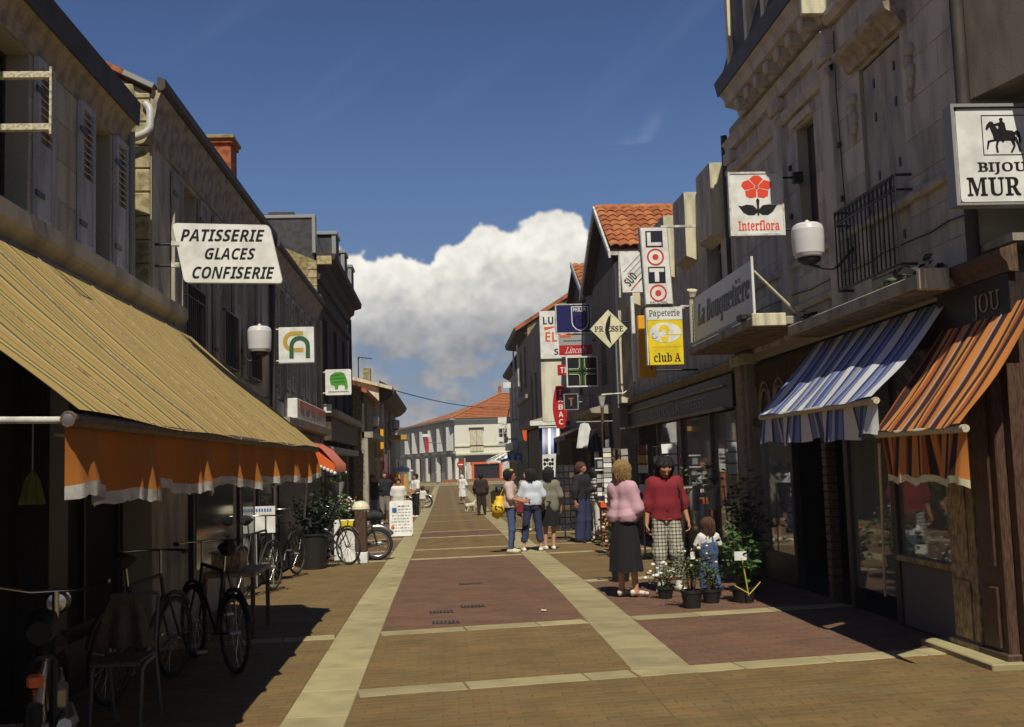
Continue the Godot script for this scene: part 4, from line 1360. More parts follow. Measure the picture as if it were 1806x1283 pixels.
	t = thing("tiled_gable_house", "brown house with a steep orange tiled gable roof behind the lottery sign", "house", V(X, 0, 27.0))
	hs = [[26.6, 27.5, 3.6, 5.2]]
	facade(t, "wall", M.render_brown, X, -1, 25.0, 30.0, -0.3, 6.3, hs)
	for h in hs: window(t, X, -1, h, M.wood_brown, 0.2)
	# ridge across the street axis: near slope faces the camera
	var rx := 3.8
	g = G.new()
	g.prism([V(rx + 0.06, 6.46, 23.9), V(rx + 0.06, 7.86, 26.0), V(rx + 0.06, 6.3, 28.9), V(rx + 0.06, 6.18, 28.9), V(rx + 0.06, 7.7, 26.0), V(rx + 0.06, 6.34, 23.9)], Vector3(4.6, 0, 0))
	put(t, "roof_deck", g, M.render_dark)
	g = G.new()
	g.prism([V(X + 0.0, 6.3, 24.96), V(X, 7.6, 26.0), V(X, 6.3, 28.8)], Vector3(0.2, 0, 0))
	put(t, "gable", g, M.render_dark)
	g = G.new()
	g.prism([V(rx, 6.38, 23.8), V(rx, 7.96, 26.0), V(rx, 7.8, 26.0), V(rx, 6.24, 23.8)], Vector3(0.05, 0, 0))
	g.prism([V(rx, 7.96, 26.0), V(rx, 6.2, 29.2), V(rx, 6.05, 29.2), V(rx, 7.8, 26.0)], Vector3(0.05, 0, 0))
	put(t, "verge_board", g, M.white_paint)
	tiles(t, V(rx + 0.06, 6.5, 23.86), Vector3(3.4, 0, 0), V(0, 7.9, 26.0) - V(0, 6.5, 23.86), 15, 8)
	for k in 8:
		var rt := G.new()
		rt.tube([V(rx + 0.05 + k * 0.42, 7.9, 26.0), V(rx + 0.5 + k * 0.42, 7.91, 26.0)], [0.09, 0.105], 8)
		put(t, "ridge_tile", rt, M["tile%d" % (k % 3)])
	bx(t, "eave_gutter", M.white_paint, rx + 0.05, rx + 4.0, 6.3, 6.38, 23.78, 23.9)
	bx(t, "near_wall", M.cream, X + 0.0, X + 4.0, 3.0, 6.3, 24.6, 24.98)
	bx(t, "shop_fascia", M.wood_brown, X - 0.1, X, 2.3, 2.8, 26.2, 29.8)
	moulding(t, "canopy", M.concrete, X, -1, 26.1, 29.9, [[0, 2.82], [0.5, 2.86], [0.55, 2.96], [0, 3.1]])
	for q in [26.1, 28.0, 29.8]: bx(t, "shop_pier", M.wood_dark, X - 0.08, X, -0.3, 2.3, q, q + 0.15)
	bx(t, "shop_window", M.pane, X - 0.02, X - 0.01, 0.3, 2.3, 26.2, 29.8)
	# R4
	t = thing("second_gable_house", "further brown house with a small orange tiled gable beyond the tall tiled one", "house", V(X, 0, 32.0))
	facade(t, "wall", M.render_brown, X, -1, 30.0, 35.0, -0.4, 6.3, [[31.4, 32.2, 3.6, 5.2]])
	window(t, X, -1, [31.4, 32.2, 3.6, 5.2], M.wood_brown, 0.2)
	rx = 3.85
	g = G.new()
	g.prism([V(rx + 0.06, 6.4, 29.3), V(rx + 0.06, 7.5, 31.4), V(rx + 0.06, 6.2, 34.0), V(rx + 0.06, 6.06, 34.0), V(rx + 0.06, 7.36, 31.4), V(rx + 0.06, 6.26, 29.3)], Vector3(4.0, 0, 0))
	put(t, "roof_deck", g, M.render_dark)
	g = G.new()
	g.prism([V(rx, 6.38, 29.25), V(rx, 7.58, 31.4), V(rx, 7.42, 31.4), V(rx, 6.22, 29.25)], Vector3(0.05, 0, 0))
	put(t, "verge_board", g, M.zinc)
	g = G.new()
	g.prism([V(X, 6.2, 30.0), V(X, 7.4, 31.4), V(X, 6.2, 34.0)], Vector3(0.2, 0, 0))
	put(t, "gable", g, M.render_dark)
	tiles(t, V(rx + 0.06, 6.44, 29.25), Vector3(1.8, 0, 0), V(0, 7.5, 31.4) - V(0, 6.44, 29.25), 8, 7)
	bx(t, "near_wall", M.render_dark, X, X + 4.0, 3.0, 6.24, 29.9, 30.0)
	for k in 5: bx(t, "quoin", M.cream, X + 0.03, X + 0.22 + 0.1 * (k % 2), 5.2 + k * 0.22, 5.36 + k * 0.22, 29.84, 29.9, 0.01)
	bx(t, "chimney", M.lichen, 3.95, 4.25, 6.4, 7.0, 35.6, 36.0)
	moulding(t, "shop_canopy", M.wood_brown, X, -1, 30.2, 34.8, [[0, 2.4], [0.7, 2.3], [0.72, 2.42], [0, 2.75]])
	bx(t, "shop_window", M.pane, X - 0.02, X - 0.01, 0.1, 2.3, 30.3, 34.7)
	# R5a: white gable wall with the painted board
	X = 3.2
	t = thing("white_wall_house", "dark house whose sunlit white end wall carries the lighting shop board", "house", V(X, 0, 37.5))
	facade(t, "wall", M.render_brown, X, -1, 35.0, 40.0, -0.4, 6.4, [[36.5, 37.3, 3.2, 4.8], [38.4, 39.2, 3.2, 4.8]])
	for h in [[36.5, 37.3, 3.2, 4.8], [38.4, 39.2, 3.2, 4.8]]: window(t, X, -1, h, M.shutter_light, 0.15)
	bx(t, "end_wall", M.white_wall, X, X + 2.2, 3.0, 6.5, 34.85, 34.99)
	bx(t, "shop_front", M.wood_dark, X - 0.1, X, -0.3, 2.8, 35.2, 39.8)
	moulding(t, "shop_cornice", M.concrete, X, -1, 35.0, 40.0, [[0, 2.9], [0.4, 2.9], [0.42, 3.05], [0, 3.15]])
	bx(t, "cornice_end", M.sign_white, X - 0.42, X + 0.6, 2.88, 3.02, 34.86, 34.98, 0.01)
	bx(t, "meter_box", M.zinc, X + 0.5, X + 0.8, 3.5, 4.1, 34.7, 34.85, 0.02)
	# R5b: ochre gabled house
	t = thing("tall_ochre_house", "tall house with an ochre gable and dark overhanging eave further down the right side", "house", V(X, 0, 46.0))
	facade(t, "wall", M.render_brown, X, -1, 40.0, 46.0, -0.5, 6.75, [[41.2, 42.0, 4.6, 6.2], [43.6, 44.4, 4.6, 6.2]])
	for h in [[41.2, 42.0, 4.6, 6.2], [43.6, 44.4, 4.6, 6.2]]:
		window(t, X, -1, h, M.shutter_light, 0.15)
		bx(t, "open_shutter", M.shutter_light, X - 0.35, X - 0.3, h[2], h[3], h[0] - 0.4, h[0] - 0.05)
	g = G.new()
	g.prism([V(X, -0.5, 39.98), V(X, 6.8, 39.98), V(X + 3.4, 8.9, 39.98), V(X + 6.5, 8.9, 39.98), V(X + 6.5, -0.5, 39.98)], V(0, 0, -0.05))
	put(t, "gable_wall", g, M.lichen)
	g = G.new()
	g.prism([V(X - 0.45, 6.6, 39.8), V(X + 3.4, 9.0, 39.8), V(X + 3.4, 9.15, 39.8), V(X - 0.45, 6.76, 39.8)], V(0, 0, 6.4))
	put(t, "roof", g, M.far_tiles)
	moulding(t, "eave", M.fascia_dark, X, -1, 40.0, 46.2, [[0, 6.5], [0.2, 6.52], [0.45, 6.56], [0.5, 6.74], [0, 7.0]])
	pipe(t, "downpipe", M.white_paint, [V(X + 0.1, 4.6, 39.9), V(X + 0.1, 6.5, 39.9)], 0.07)
	bx(t, "shop_front", M.wood_dark, X - 0.1, X, -0.4, 3.0, 40.2, 45.8)
	bx(t, "belt", M.concrete, X - 0.15, X, 4.1, 4.25, 40.0, 46.0)
	# R6
	t = thing("low_corner_house", "lower grey corner house at the end of the right side", "house", V(X, 0, 49.0))
	facade(t, "wall", M.render_grey, X, -1, 46.0, 52.0, -0.5, 5.8, [[47.2, 48.0, 3.6, 5.2], [49.6, 50.4, 3.6, 5.2]])
	for h in [[47.2, 48.0, 3.6, 5.2], [49.6, 50.4, 3.6, 5.2]]: window(t, X, -1, h, M.shutter_light, 0.15)
	moulding(t, "eave", M.fascia_dark, X, -1, 46.05, 52.2, [[0, 5.7], [0.27, 5.85], [0.3, 5.98], [0, 6.4]])
	bx(t, "shop_cornice", M.sign_white, X - 0.3, X, 2.3, 2.6, 46.2, 51.8)
	bx(t, "shop_front", M.wood_dark, X - 0.08, X, -0.5, 2.3, 46.3, 51.7)

func far_end() -> void:
	# white corner house across the end of the street; its grey wing runs off to the left
	var D := 128.0
	var t := thing("white_corner_house", "sunlit white corner house with orange tiled roof closing the street's end", "house", V(5.0, -0.4, D))
	var y0 := -0.4
	var hs := [[3.6, 5.0, 3.6, 6.2], [6.6, 7.7, 4.2, 6.0]]
	var g := G.new()
	g.span(1.2, 16.0, y0 + 0.1, 7.1, D, D + 8)
	put(t, "wall", g, M.far_white)
	var w1 := bx(t, "shutter_window", M.cream, 3.0, 4.6, 3.3, 5.9, D - 0.12, D - 0.02)
	bx(w1, "head", M.render_dark, 2.9, 4.7, 5.9, 6.1, D - 0.2, D - 0.02)
	bx(w1, "leaf_joint", M.render_brown, 3.77, 3.83, 3.3, 5.9, D - 0.14, D - 0.12)
	var w2 := bx(t, "window", M.pane, 6.45, 7.45, 4.15, 5.85, D - 0.06, D - 0.02)
	for q in [[6.4, 6.5, 4.1, 5.9], [7.4, 7.5, 4.1, 5.9], [6.9, 7.0, 4.1, 5.9], [6.4, 7.5, 4.05, 4.15], [6.4, 7.5, 5.85, 5.95], [6.5, 7.4, 4.7, 4.76], [6.5, 7.4, 5.3, 5.36]]:
		bx(w2, "bar", M.white_paint, q[0], q[1], q[2], q[3], D - 0.12, D - 0.06)
	bx(t, "belt_course", M.cream, 1.2, 16, 3.85, 4.0, D - 0.12, D - 0.01)
	bx(t, "shop_belt", M.cream, 1.2, 16, 2.85, 3.05, D - 0.25, D - 0.01)
	bx(t, "eave", M.white_paint, 0.9, 16.2, 7.0, 7.2, D - 0.4, D)
	bx(t, "dark_fascia", M.wood_dark, 2.4, 8.6, 2.05, 2.8, D - 0.3, D - 0.02)
	bx(t, "brown_shop_door", M.wood_brown, 1.6, 2.3, -0.2, 2.6, D - 0.2, D - 0.02)
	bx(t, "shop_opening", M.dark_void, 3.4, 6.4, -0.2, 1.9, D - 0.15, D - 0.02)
	for q in [[3.1, 3.4], [6.4, 6.7]]: bx(t, "orange_post", M.ink_orange, q[0], q[1], -0.2, 1.95, D - 0.3, D - 0.02)
	bx(t, "orange_lintel", M.ink_orange, 3.1, 6.7, 1.75, 2.0, D - 0.32, D - 0.02)
	bx(t, "white_pier", M.white_paint, 6.8, 7.9, -0.2, 2.3, D - 0.3, D - 0.02)
	bx(t, "white_pier", M.white_paint, 2.5, 3.0, -0.2, 2.0, D - 0.3, D - 0.02)
	bx(t, "orange_awning", M.ink_orange, 7.6, 14.0, 2.35, 2.8, D - 1.0, D - 0.02)
	var sw := bx(t, "shop_window", M.pane, 8.2, 10.6, 0.6, 1.9, D - 0.1, D - 0.02)
	for q in [8.2, 9.3, 10.5]: bx(sw, "bar", M.white_paint, q, q + 0.12, 0.6, 1.9, D - 0.16, D - 0.1)
	bx(t, "white_sill", M.white_paint, 8.0, 12.0, 0.3, 0.5, D - 0.4, D - 0.02)
	bx(t, "red_base", M.pot_clay, -0.4, 12.0, -0.42, 0.05, D - 0.6, D - 0.02)
	# roof: near slope with many courses, hip to the left
	g = G.new()
	g.poly([V(0.8, 7.2, D - 0.5), V(16.2, 7.2, D - 0.5), V(16.2, 10.2, D + 5), V(7.0, 10.3, D + 5)])
	g.poly([V(0.8, 7.2, D - 0.5), V(7.0, 10.3, D + 5), V(1.2, 9.4, D + 30), V(-7.0, 7.2, D + 34)])
	g.poly([V(0.8, 7.2, D - 0.5), V(-7.0, 7.2, D + 34), V(16.2, 7.2, D + 34), V(16.2, 7.2, D - 0.5)])
	var rf := put(t, "roof", g, M.far_tiles)
	g = G.new()
	for k in 15:
		var q := k / 15.0
		g.tube([V(lerpf(0.8, 7.0, q), lerpf(7.25, 10.32, q), lerpf(D - 0.5, D + 5, q)), V(16.2, lerpf(7.25, 10.25, q), lerpf(D - 0.5, D + 5, q))], 0.06, 4)
	stuff(put(rf, "tile_courses", g, M.tile0))
	g = G.new()
	g.tube([V(0.8, 7.3, D - 0.5), V(7.0, 10.4, D + 5)], 0.12, 6)
	g.tube([V(7.0, 10.4, D + 5), V(16.0, 10.3, D + 5)], 0.12, 6)
	put(rf, "ridge", g, M.tile2)
	bx(t, "chimney", M.brick_red, 6.8, 7.2, 10.0, 11.3, D + 5, D + 5.4)
	bx(t, "chimney", M.lichen, 8.3, 9.6, 8.6, 10.0, D + 2.0, D + 3.0)
	# the wing
	t = thing("grey_wing_house", "grey shaded wing with white shutters, running off left of the white corner house", "house", V(-2.0, -0.4, D + 14))
	g = G.new()
	g.prism([V(1.19, -0.4, D), V(-7.2, -0.4, D + 35), V(-7.2, 7.1, D + 35), V(1.19, 7.1, D)], Vector3(4, 0, -0.9))
	put(t, "wall", g, M.far_grey)
	var dirv := (V(-7.2, 0, D + 35) - V(1.19, 0, D)).normalized()
	var nn := Vector3(dirv.z, 0, -dirv.x)
	if nn.x > 0: nn = -nn
	for k in 6:
		var at := V(1.19, 0, D) + dirv * (2.2 + k * 5.0) + nn * 0.08
		var bb := Basis(dirv, Vector3.UP, dirv.cross(Vector3.UP))
		g = G.new()
		g.box(at + Vector3(0, 4.85, 0), Vector3(1.7, 2.7, 0.1), bb)
		var wn := put(t, "window", g, M.shutter_grey)
		g = G.new()
		g.box(at + dirv * -1.35 + nn * 0.3 + Vector3(0, 4.85, 0), Vector3(0.9, 2.8, 0.08), bb * Basis(Vector3.UP, 0.9))
		put(wn, "white_shutter", g, M.white_paint)
	g = G.new()
	g.box(V(1.19, 3.2, D) + dirv * 16 + nn * 0.15, Vector3(33, 0.3, 0.3), Basis(dirv, Vector3.UP, dirv.cross(Vector3.UP)))
	put(t, "belt_course", g, M.concrete)
	g = G.new()
	g.box(V(1.19, 7.15, D) + dirv * 17 + nn * 0.3, Vector3(35, 0.25, 0.6), Basis(dirv, Vector3.UP, dirv.cross(Vector3.UP)))
	put(t, "eave", g, M.concrete)
	for k in 5:
		var at2 := V(1.19, 1.2, D) + dirv * (3.0 + k * 6.0) + nn * 0.1
		g = G.new()
		g.box(at2, Vector3(2.6, 2.6, 0.1), Basis(dirv, Vector3.UP, dirv.cross(Vector3.UP)))
		var so := put(t, "shop_opening", g, M.wood_dark)
		g = G.new()
		g.box(at2 + dirv * -1.7 + nn * 0.3, Vector3(0.7, 3.0, 0.5), Basis(dirv, Vector3.UP, dirv.cross(Vector3.UP)))
		put(so, "white_pier", g, M.white_paint)
	# houses that close the view on the left behind the white end house
	t = thing("far_pale_house", "far pale gabled house beyond the bend, left of the grey wing", "house", V(-14, -0.4, 170))
	g = G.new()
	g.prism([V(-20, -0.4, 168), V(-6, -0.4, 168), V(-6, 7.4, 168), V(-13, 8.6, 168), V(-20, 7.4, 168)], V(0, 0, 8))
	put(t, "wall", g, M.cream)
	g = G.new()
	g.prism([V(-20.5, 7.3, 167.5), V(-13, 8.7, 167.5), V(-5.5, 7.3, 167.5), V(-5.5, 7.6, 167.5), V(-13, 9.0, 167.5), V(-20.5, 7.6, 167.5)], V(0, 0, 9))
	put(t, "roof", g, M.far_tiles)
	t = thing("cross_street_house", "dark shop block on the left of the far crossing under the white shutters", "house", V(-6.0, -0.4, 75))
	facade(t, "wall", M.render_brown, -4.5, 1, 58.0, 110.0, -0.5, 4.6, [])
	g = G.new()
	g.prism([V(-4.2, 4.5, 57.8), V(-9, 6.2, 57.8), V(-9, 6.0, 57.8), V(-4.2, 4.35, 57.8)], V(0, 0, 52))
	put(t, "roof", g, M.far_tiles)
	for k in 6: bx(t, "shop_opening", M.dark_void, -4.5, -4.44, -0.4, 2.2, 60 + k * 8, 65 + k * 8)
	for k in 6: bx(t, "white_pier", M.white_paint, -4.5, -4.3, -0.4, 2.4, 65.3 + k * 8, 66.5 + k * 8)
	# filler houses behind both rows so that the sky line closes
	# a no-entry sign on its post, a small parked car
	t = thing("no_entry_sign", "round red no-entry sign on a thin post before the far shop", "sign", V(1.6, gy(112), 112.0))
	pipe(t, "post", M.zinc, [V(1.6, -0.46, 112), V(1.6, 2.1, 112)], 0.05, 6)
	g = G.new()
	g.lathe(V(1.6, 1.75, 111.9), [[0.0, -0.03], [0.36, -0.03], [0.38, 0.0], [0.36, 0.03], [0.0, 0.03]], 20, Basis(Vector3.RIGHT, PI / 2))
	var ds := put(t, "disc", g, M.sign_red)
	bx(ds, "white_bar", M.sign_white, 1.35, 1.85, 1.69, 1.81, 111.82, 111.87)
	for q in [[-0.9, 108.0, "grey post beside the left gutter strip at the far crossing"], [2.2, 112.5, "grey post just right of the no-entry sign"]]:
		t = thing("street_post", q[2], "post", V(q[0], -0.46, q[1]))
		pipe(t, "shaft", M.zinc, [V(q[0], -0.46, q[1]), V(q[0], 1.0, q[1])], 0.07, 6)
		pipe(t, "cap", M.white_paint, [V(q[0], 1.0, q[1]), V(q[0], 1.12, q[1])], [0.09, 0.05], 6)

func lamp(called: String, label: String, x: float, y: float, d: float, wall_x: float, wd: float) -> void:
	var t := thing(called, label, "street lamp", V(wall_x, y - 0.3, d), "wall lanterns along the street")
	var g := G.new()
	g.lathe(V(x, y - 0.19, d), [[0.1, 0.0], [0.145, 0.015], [0.16, 0.05], [0.168, 0.2], [0.168, 0.3], [0.155, 0.345], [0.12, 0.37], [0.0, 0.385]], 20)
	put(t, "globe", g, M.lamp_glass)
	g = G.new()
	g.lathe(V(x, y - 0.25, d), [[0.0, 0.0], [0.07, 0.0], [0.12, 0.03], [0.125, 0.06], [0.0, 0.062]], 16)
	put(t, "base_cup", g, M.black_iron)
	g = G.new()
	g.lathe(V(x, y + 0.195, d), [[0.03, 0.0], [0.02, 0.02], [0.0, 0.03]], 8)
	put(t, "finial", g, M.lamp_glass)
	var s := signf(wall_x - x)
	var pth := []
	var ln := absf(wall_x - x)
	for k in 11:
		var q := k / 10.0
		pth.append(V(x + s * ln * (0.0 if k == 0 else q), y - 0.255 - 0.05 * sin(q * PI) + 0.22 * maxf(0, q - 0.55) * 2.0, d - 0.0))
	pipe(t, "bracket", M.black_iron, pth, 0.016, 6)
	bx(t, "wall_plate", M.black_iron, wall_x - s * 0.03, wall_x, y - 0.25, y + 0.12, d - 0.04, d + 0.04)

func signs_left() -> void:
	# empty sign bracket high on the left
	var t := thing("empty_sign_frame", "empty rusty cream sign bracket on the stone house at the left edge", "sign bracket", V(-2.92, 4.0, 7.3))
	var D := 7.0
	bx(t, "rail", M.rust_white, -2.92, -2.5, 4.285, 4.33, D, D + 0.04, 0.004)
	bx(t, "rail", M.rust_white, -2.92, -2.5, 3.935, 3.98, D, D + 0.04, 0.004)
	bx(t, "upright", M.rust_white, -2.515, -2.5, 3.91, 4.36, D - 0.002, D + 0.02)
	# pastry sign
	D = 10.9
	t = thing("pastry_sign", "white slanted-sided sign reading PATISSERIE GLACES CONFISERIE", "sign", V(-2.2, 3.6, D))
	var q := []
	for c in [[-2.68, 4.21, 1, -1], [-1.725, 4.17, -1, -1], [-1.595, 3.575, -1, 1], [-2.57, 3.6, 1, 1]]:
		for k in 4: pass
	q = [[-2.65, 4.21], [-1.76, 4.175], [-1.735, 4.165], [-1.715, 4.14], [-1.6, 3.61], [-1.605, 3.585], [-1.625, 3.575], [-2.54, 3.6], [-2.565, 3.61], [-2.58, 3.635], [-2.685, 4.17], [-2.68, 4.2]]
	board(t, "panel", M.sign_white, q, D, 0.07)
	for ln in [["PATISSERIE", -2.19, 4.075, 0.81, 0.12], ["GLACES", -2.12, 3.885, 0.49, 0.115], ["CONFISERIE", -2.09, 3.69, 0.8, 0.12]]:
		txz(t, ln[0], F_BOLD, M.ink, ln[1], ln[2], D, ln[3], ln[4], 0.22, -0.025)
	for yy in [3.78, 4.0]:
		pipe(t, "bracket", M.black_iron, [V(-2.87, yy, D + 0.03), V(-2.62, yy, D + 0.03)], 0.014, 6)
		bx(t, "clamp", M.white_paint, -2.7, -2.62, yy - 0.02, yy + 0.025, D - 0.01, D + 0.05)
	# lantern
	lamp("wall_lantern", "pale lantern on a black wall arm above the tan awning, left side", -2.57, 3.54, 15.3, -2.87, 0.3)
	# bank sign with two arches
	D = 18.0
	t = thing("bank_sign", "square white sign with interlaced gold and green arches", "sign", V(-2.4, 3.4, D))
	board(t, "panel", M.sign_white, rrect(-2.71, -2.13, 3.47, 4.06, 0.01), D, 0.09)
	bx(t, "edge", M.zinc, -2.72, -2.125, 3.455, 3.468, D - 0.002, D + 0.09)
	var gold := arc_band(0.105, 0.175, 90, 270, 20)
	gold.append([0.16, -0.175]); gold.append([0.16, -0.105])
	gold.insert(0, [0.16, 0.175])
	# rebuild as one outline: upper arm, arc, lower arm
	gold = [[0.16, 0.105], [0.16, 0.175]]
	for k in 19:
		var a := deg_to_rad(90 + 10 * k)
		gold.append([cos(a) * 0.175, sin(a) * 0.175])
	gold.append([0.16, -0.175]); gold.append([0.16, -0.105])
	for k in 19:
		var a := deg_to_rad(270 - 10 * k)
		gold.append([cos(a) * 0.105, sin(a) * 0.105])
	print2(t, "gold_arch", M.ink_gold, gold, -2.465, 3.815, D)
	var grn := [[-0.17, -0.2], [-0.17, 0.0]]
	for k in 17:
		var a := deg_to_rad(180 - 11.25 * k)
		grn.append([cos(a) * 0.17, sin(a) * 0.17])
	grn.append([0.17, -0.2]); grn.append([0.1, -0.2]); grn.append([0.1, 0.0])
	for k in 17:
		var a := deg_to_rad(11.25 * k)
		grn.append([cos(a) * 0.1, sin(a) * 0.1])
	grn.append([-0.1, -0.2])
	print2(t, "green_arch", M.ink_green, grn, -2.365, 3.74, D - 0.003, 0.004)
	for yy in [3.5, 4.03]:
		pipe(t, "bracket", M.white_paint, [V(-2.87, yy, D + 0.045), V(-2.7, yy, D + 0.045)], 0.014, 6)
	# green tree sign
	D = 24.8
	t = thing("green_emblem_sign", "small square white sign with a green leafy emblem and fine caption", "sign", V(-2.4, 3.3, D))
	board(t, "panel", M.sign_white, rrect(-2.69, -2.1, 3.37, 3.96, 0.03), D, 0.12)
	var blob := [[-0.19, -0.05], [-0.2, 0.05], [-0.16, 0.14], [-0.08, 0.19], [0.04, 0.2], [0.13, 0.17], [0.17, 0.08], [0.2, -0.02], [0.21, -0.13], [0.2, -0.21], [0.15, -0.21], [0.14, -0.12], [0.08, -0.1], [0.0, -0.11], [-0.01, -0.2], [-0.08, -0.2], [-0.09, -0.12], [-0.17, -0.1]]
	print2(t, "emblem", M.ink_leaf, blob, -2.39, 3.7, D)
	for s in [[-0.08, 0.1, 0.22, 0.02], [-0.02, 0.03, 0.3, 0.018], [0.02, -0.05, 0.26, 0.018], [0.06, 0.13, 0.1, 0.014]]:
		print2(t, "emblem_line", M.ink_green, [[s[0] - s[2] / 2, s[1]], [s[0] + s[2] / 2, s[1] + 0.02], [s[0] + s[2] / 2, s[1] + 0.02 + s[3]], [s[0] - s[2] / 2, s[1] + s[3]]], -2.39, 3.7, D - 0.003)
	for k in 13: print2(t, "caption_stroke", M.ink, [[0, 0], [0.025, 0], [0.02, 0.035], [0.002, 0.03]], -2.62 + k * 0.036, 3.43, D)
	for yy in [3.42, 3.9]:
		pipe(t, "bracket", M.white_paint, [V(-2.87, yy, D + 0.06), V(-2.68, yy, D + 0.06)], 0.022, 6)
	pipe(t, "support", M.white_paint, [V(-2.83, 3.3, D + 0.06), V(-2.83, 4.05, D + 0.06)], 0.02, 6)
	# small lantern of the left side, far
	for c in [[-2.05, 3.5, 46.0, -2.38, "far pale lantern on the white end house, left of the yellow canopy"], [-2.5, 3.35, 39.0, -2.54, "pale lantern against the sunlit white gable on the left"]]:
		lamp("wall_lantern", c[4], c[0], c[1], c[2], c[3], 0.3)
	for c in [["vertical_red_sign", "small red and white upright sign on the far grey wing", -1.9, 118.0, 4.1], ]:
		t = thing(c[0], c[1], "sign", V(c[2], c[4] - 0.8, c[3]))
		board(t, "panel", M.sign_red, rrect(c[2] - 0.18, c[2] + 0.18, c[4] - 0.9, c[4] + 0.7, 0.15), c[3], 0.12)
		board(t, "top_panel", M.sign_white, rrect(c[2] - 0.5, c[2] + 0.3, c[4] + 0.8, c[4] + 1.1, 0.05), c[3], 0.12)
		pipe(t, "arm", M.zinc, [V(c[2], c[4] + 0.2, c[3] + 0.2), V(c[2] + 1.6, c[4] + 0.2, c[3] + 8)], 0.05, 5)

func signs_right() -> void:
	# jeweller's sign, cut by the edge of the picture
	var D := 8.0
	var t := thing("jeweller_sign", "large white lit-box sign with a black horse and rider over BIJOU MUR", "sign", V(4.4, 3.55, D))
	board(t, "panel", M.sign_white, rrect(4.065, 4.77, 3.6, 4.345, 0.03), D, 0.09)
	var fr := G.new()
	for s in [[4.02, 4.79, 4.355, 4.38], [4.02, 4.79, 3.57, 3.588]]:
		bx(t, "frame_rail", M.zinc, s[0], s[1], s[2], s[3], D - 0.02, D + 0.12)
	bx(t, "frame_rail", M.zinc, 4.02, 4.045, 3.588, 4.355, D - 0.02, D + 0.12)
	bx(t, "side_face", M.white_paint, 4.046, 4.06, 3.6, 4.345, D, D + 0.1)
	txz(t, "BIJOU", F_SERIFB, M.ink, 4.41, 3.865, D, 0.39, 0.095)
	txz(t, "MUR", F_SERIFB, M.ink, 4.335, 3.72, D, 0.43, 0.145)
	# the framed horse and rider
	var hx := 4.44
	var hy := 4.13
	for s in [[-0.17, 0.19, 0.155, 0.162], [-0.17, 0.19, -0.162, -0.155], [-0.17, -0.163, -0.155, 0.155], [0.183, 0.19, -0.155, 0.155]]:
		print2(t, "picture_frame", M.ink, [[s[0], s[2]], [s[1], s[2]], [s[1], s[3]], [s[0], s[3]]], hx, hy, D, 0.002)
	for part in [["horse_body", [[-0.075, 0.0], [-0.085, 0.03], [-0.095, 0.06], [-0.115, 0.035], [-0.125, 0.045], [-0.115, 0.075], [-0.09, 0.1], [-0.07, 0.095], [-0.05, 0.06], [-0.03, 0.035], [0.03, 0.035], [0.07, 0.03], [0.09, 0.01], [0.085, -0.03], [0.06, -0.04], [0.0, -0.04], [-0.05, -0.045], [-0.07, -0.03]]],
			["horse_leg", [[-0.07, -0.03], [-0.05, -0.04], [-0.1, -0.05], [-0.115, -0.1], [-0.125, -0.1], [-0.115, -0.04]]], ["horse_leg", [[-0.05, -0.04], [-0.03, -0.04], [-0.045, -0.08], [-0.04, -0.125], [-0.055, -0.125], [-0.06, -0.08]]],
			["horse_leg", [[0.05, -0.035], [0.08, -0.03], [0.085, -0.08], [0.06, -0.125], [0.045, -0.125], [0.07, -0.08]]], ["horse_leg", [[0.075, -0.02], [0.095, -0.01], [0.115, -0.07], [0.125, -0.12], [0.11, -0.12], [0.1, -0.075]]],
			["horse_tail", [[0.08, 0.02], [0.1, 0.035], [0.12, 0.02], [0.13, -0.04], [0.115, -0.07], [0.108, -0.02], [0.095, 0.0]]], ["rider", [[-0.035, 0.03], [-0.03, 0.07], [-0.06, 0.07], [-0.06, 0.08], [-0.02, 0.092], [-0.018, 0.1], [-0.022, 0.118], [-0.008, 0.125], [0.005, 0.115], [0.0, 0.098], [0.015, 0.085], [0.025, 0.03], [0.02, -0.02], [0.0, -0.05], [-0.015, -0.045], [-0.005, 0.0]]]]:
		var big := []
		for a in part[1]: big.append([a[0] * 1.12, a[1] * 1.12])
		print2(t, part[0], M.ink, big, hx, hy, D - (0.002 if part[0] == "rider" else 0.0), 0.003)
	pipe(t, "wall_arm", M.black_iron, [V(4.7, 4.2, D + 0.05), V(4.82, 4.2, D + 0.05)], 0.02, 6)
	# florist sign
	D = 12.5
	t = thing("florist_sign", "white sign with an orange-red rose over black leaves, reading Interflora", "sign", V(3.8, 4.3, D))
	board(t, "panel", M.sign_white, rrect(3.505, 4.13, 4.335, 5.065, 0.012), D, 0.06)
	fr = G.new()
	for s in [[3.48, 4.15, 5.066, 5.09], [3.48, 4.15, 4.31, 4.334], [3.48, 3.504, 4.334, 5.066], [4.131, 4.15, 4.334, 5.066]]:
		fr.span(s[0], s[1], s[2], s[3], D - 0.008, D + 0.065)
	put(t, "frame", fr, M.white_paint)
	for k in 5:
		var a0 := deg_to_rad(90 + 72 * k)
		var pet := []
		for s in 13:
			var a := a0 + deg_to_rad(-33 + 66.0 * s / 12)
			var r := 0.165 * (1.0 + 0.12 * cos((s - 6) * 0.5) - (0.06 if s == 6 else 0.0))
			pet.append([cos(a) * r * 1.05, sin(a) * r * 0.82])
		pet.append([cos(a0 + 0.5) * 0.035, sin(a0 + 0.5) * 0.03])
		pet.append([cos(a0 - 0.5) * 0.035, sin(a0 - 0.5) * 0.03])
		print2(t, "petal", M.ink_rose, pet, 3.825, 4.9, D)
	print2(t, "flower_centre", M.ink_rose, disc(0.026, 0, 0, 0.8), 3.825, 4.9, D)
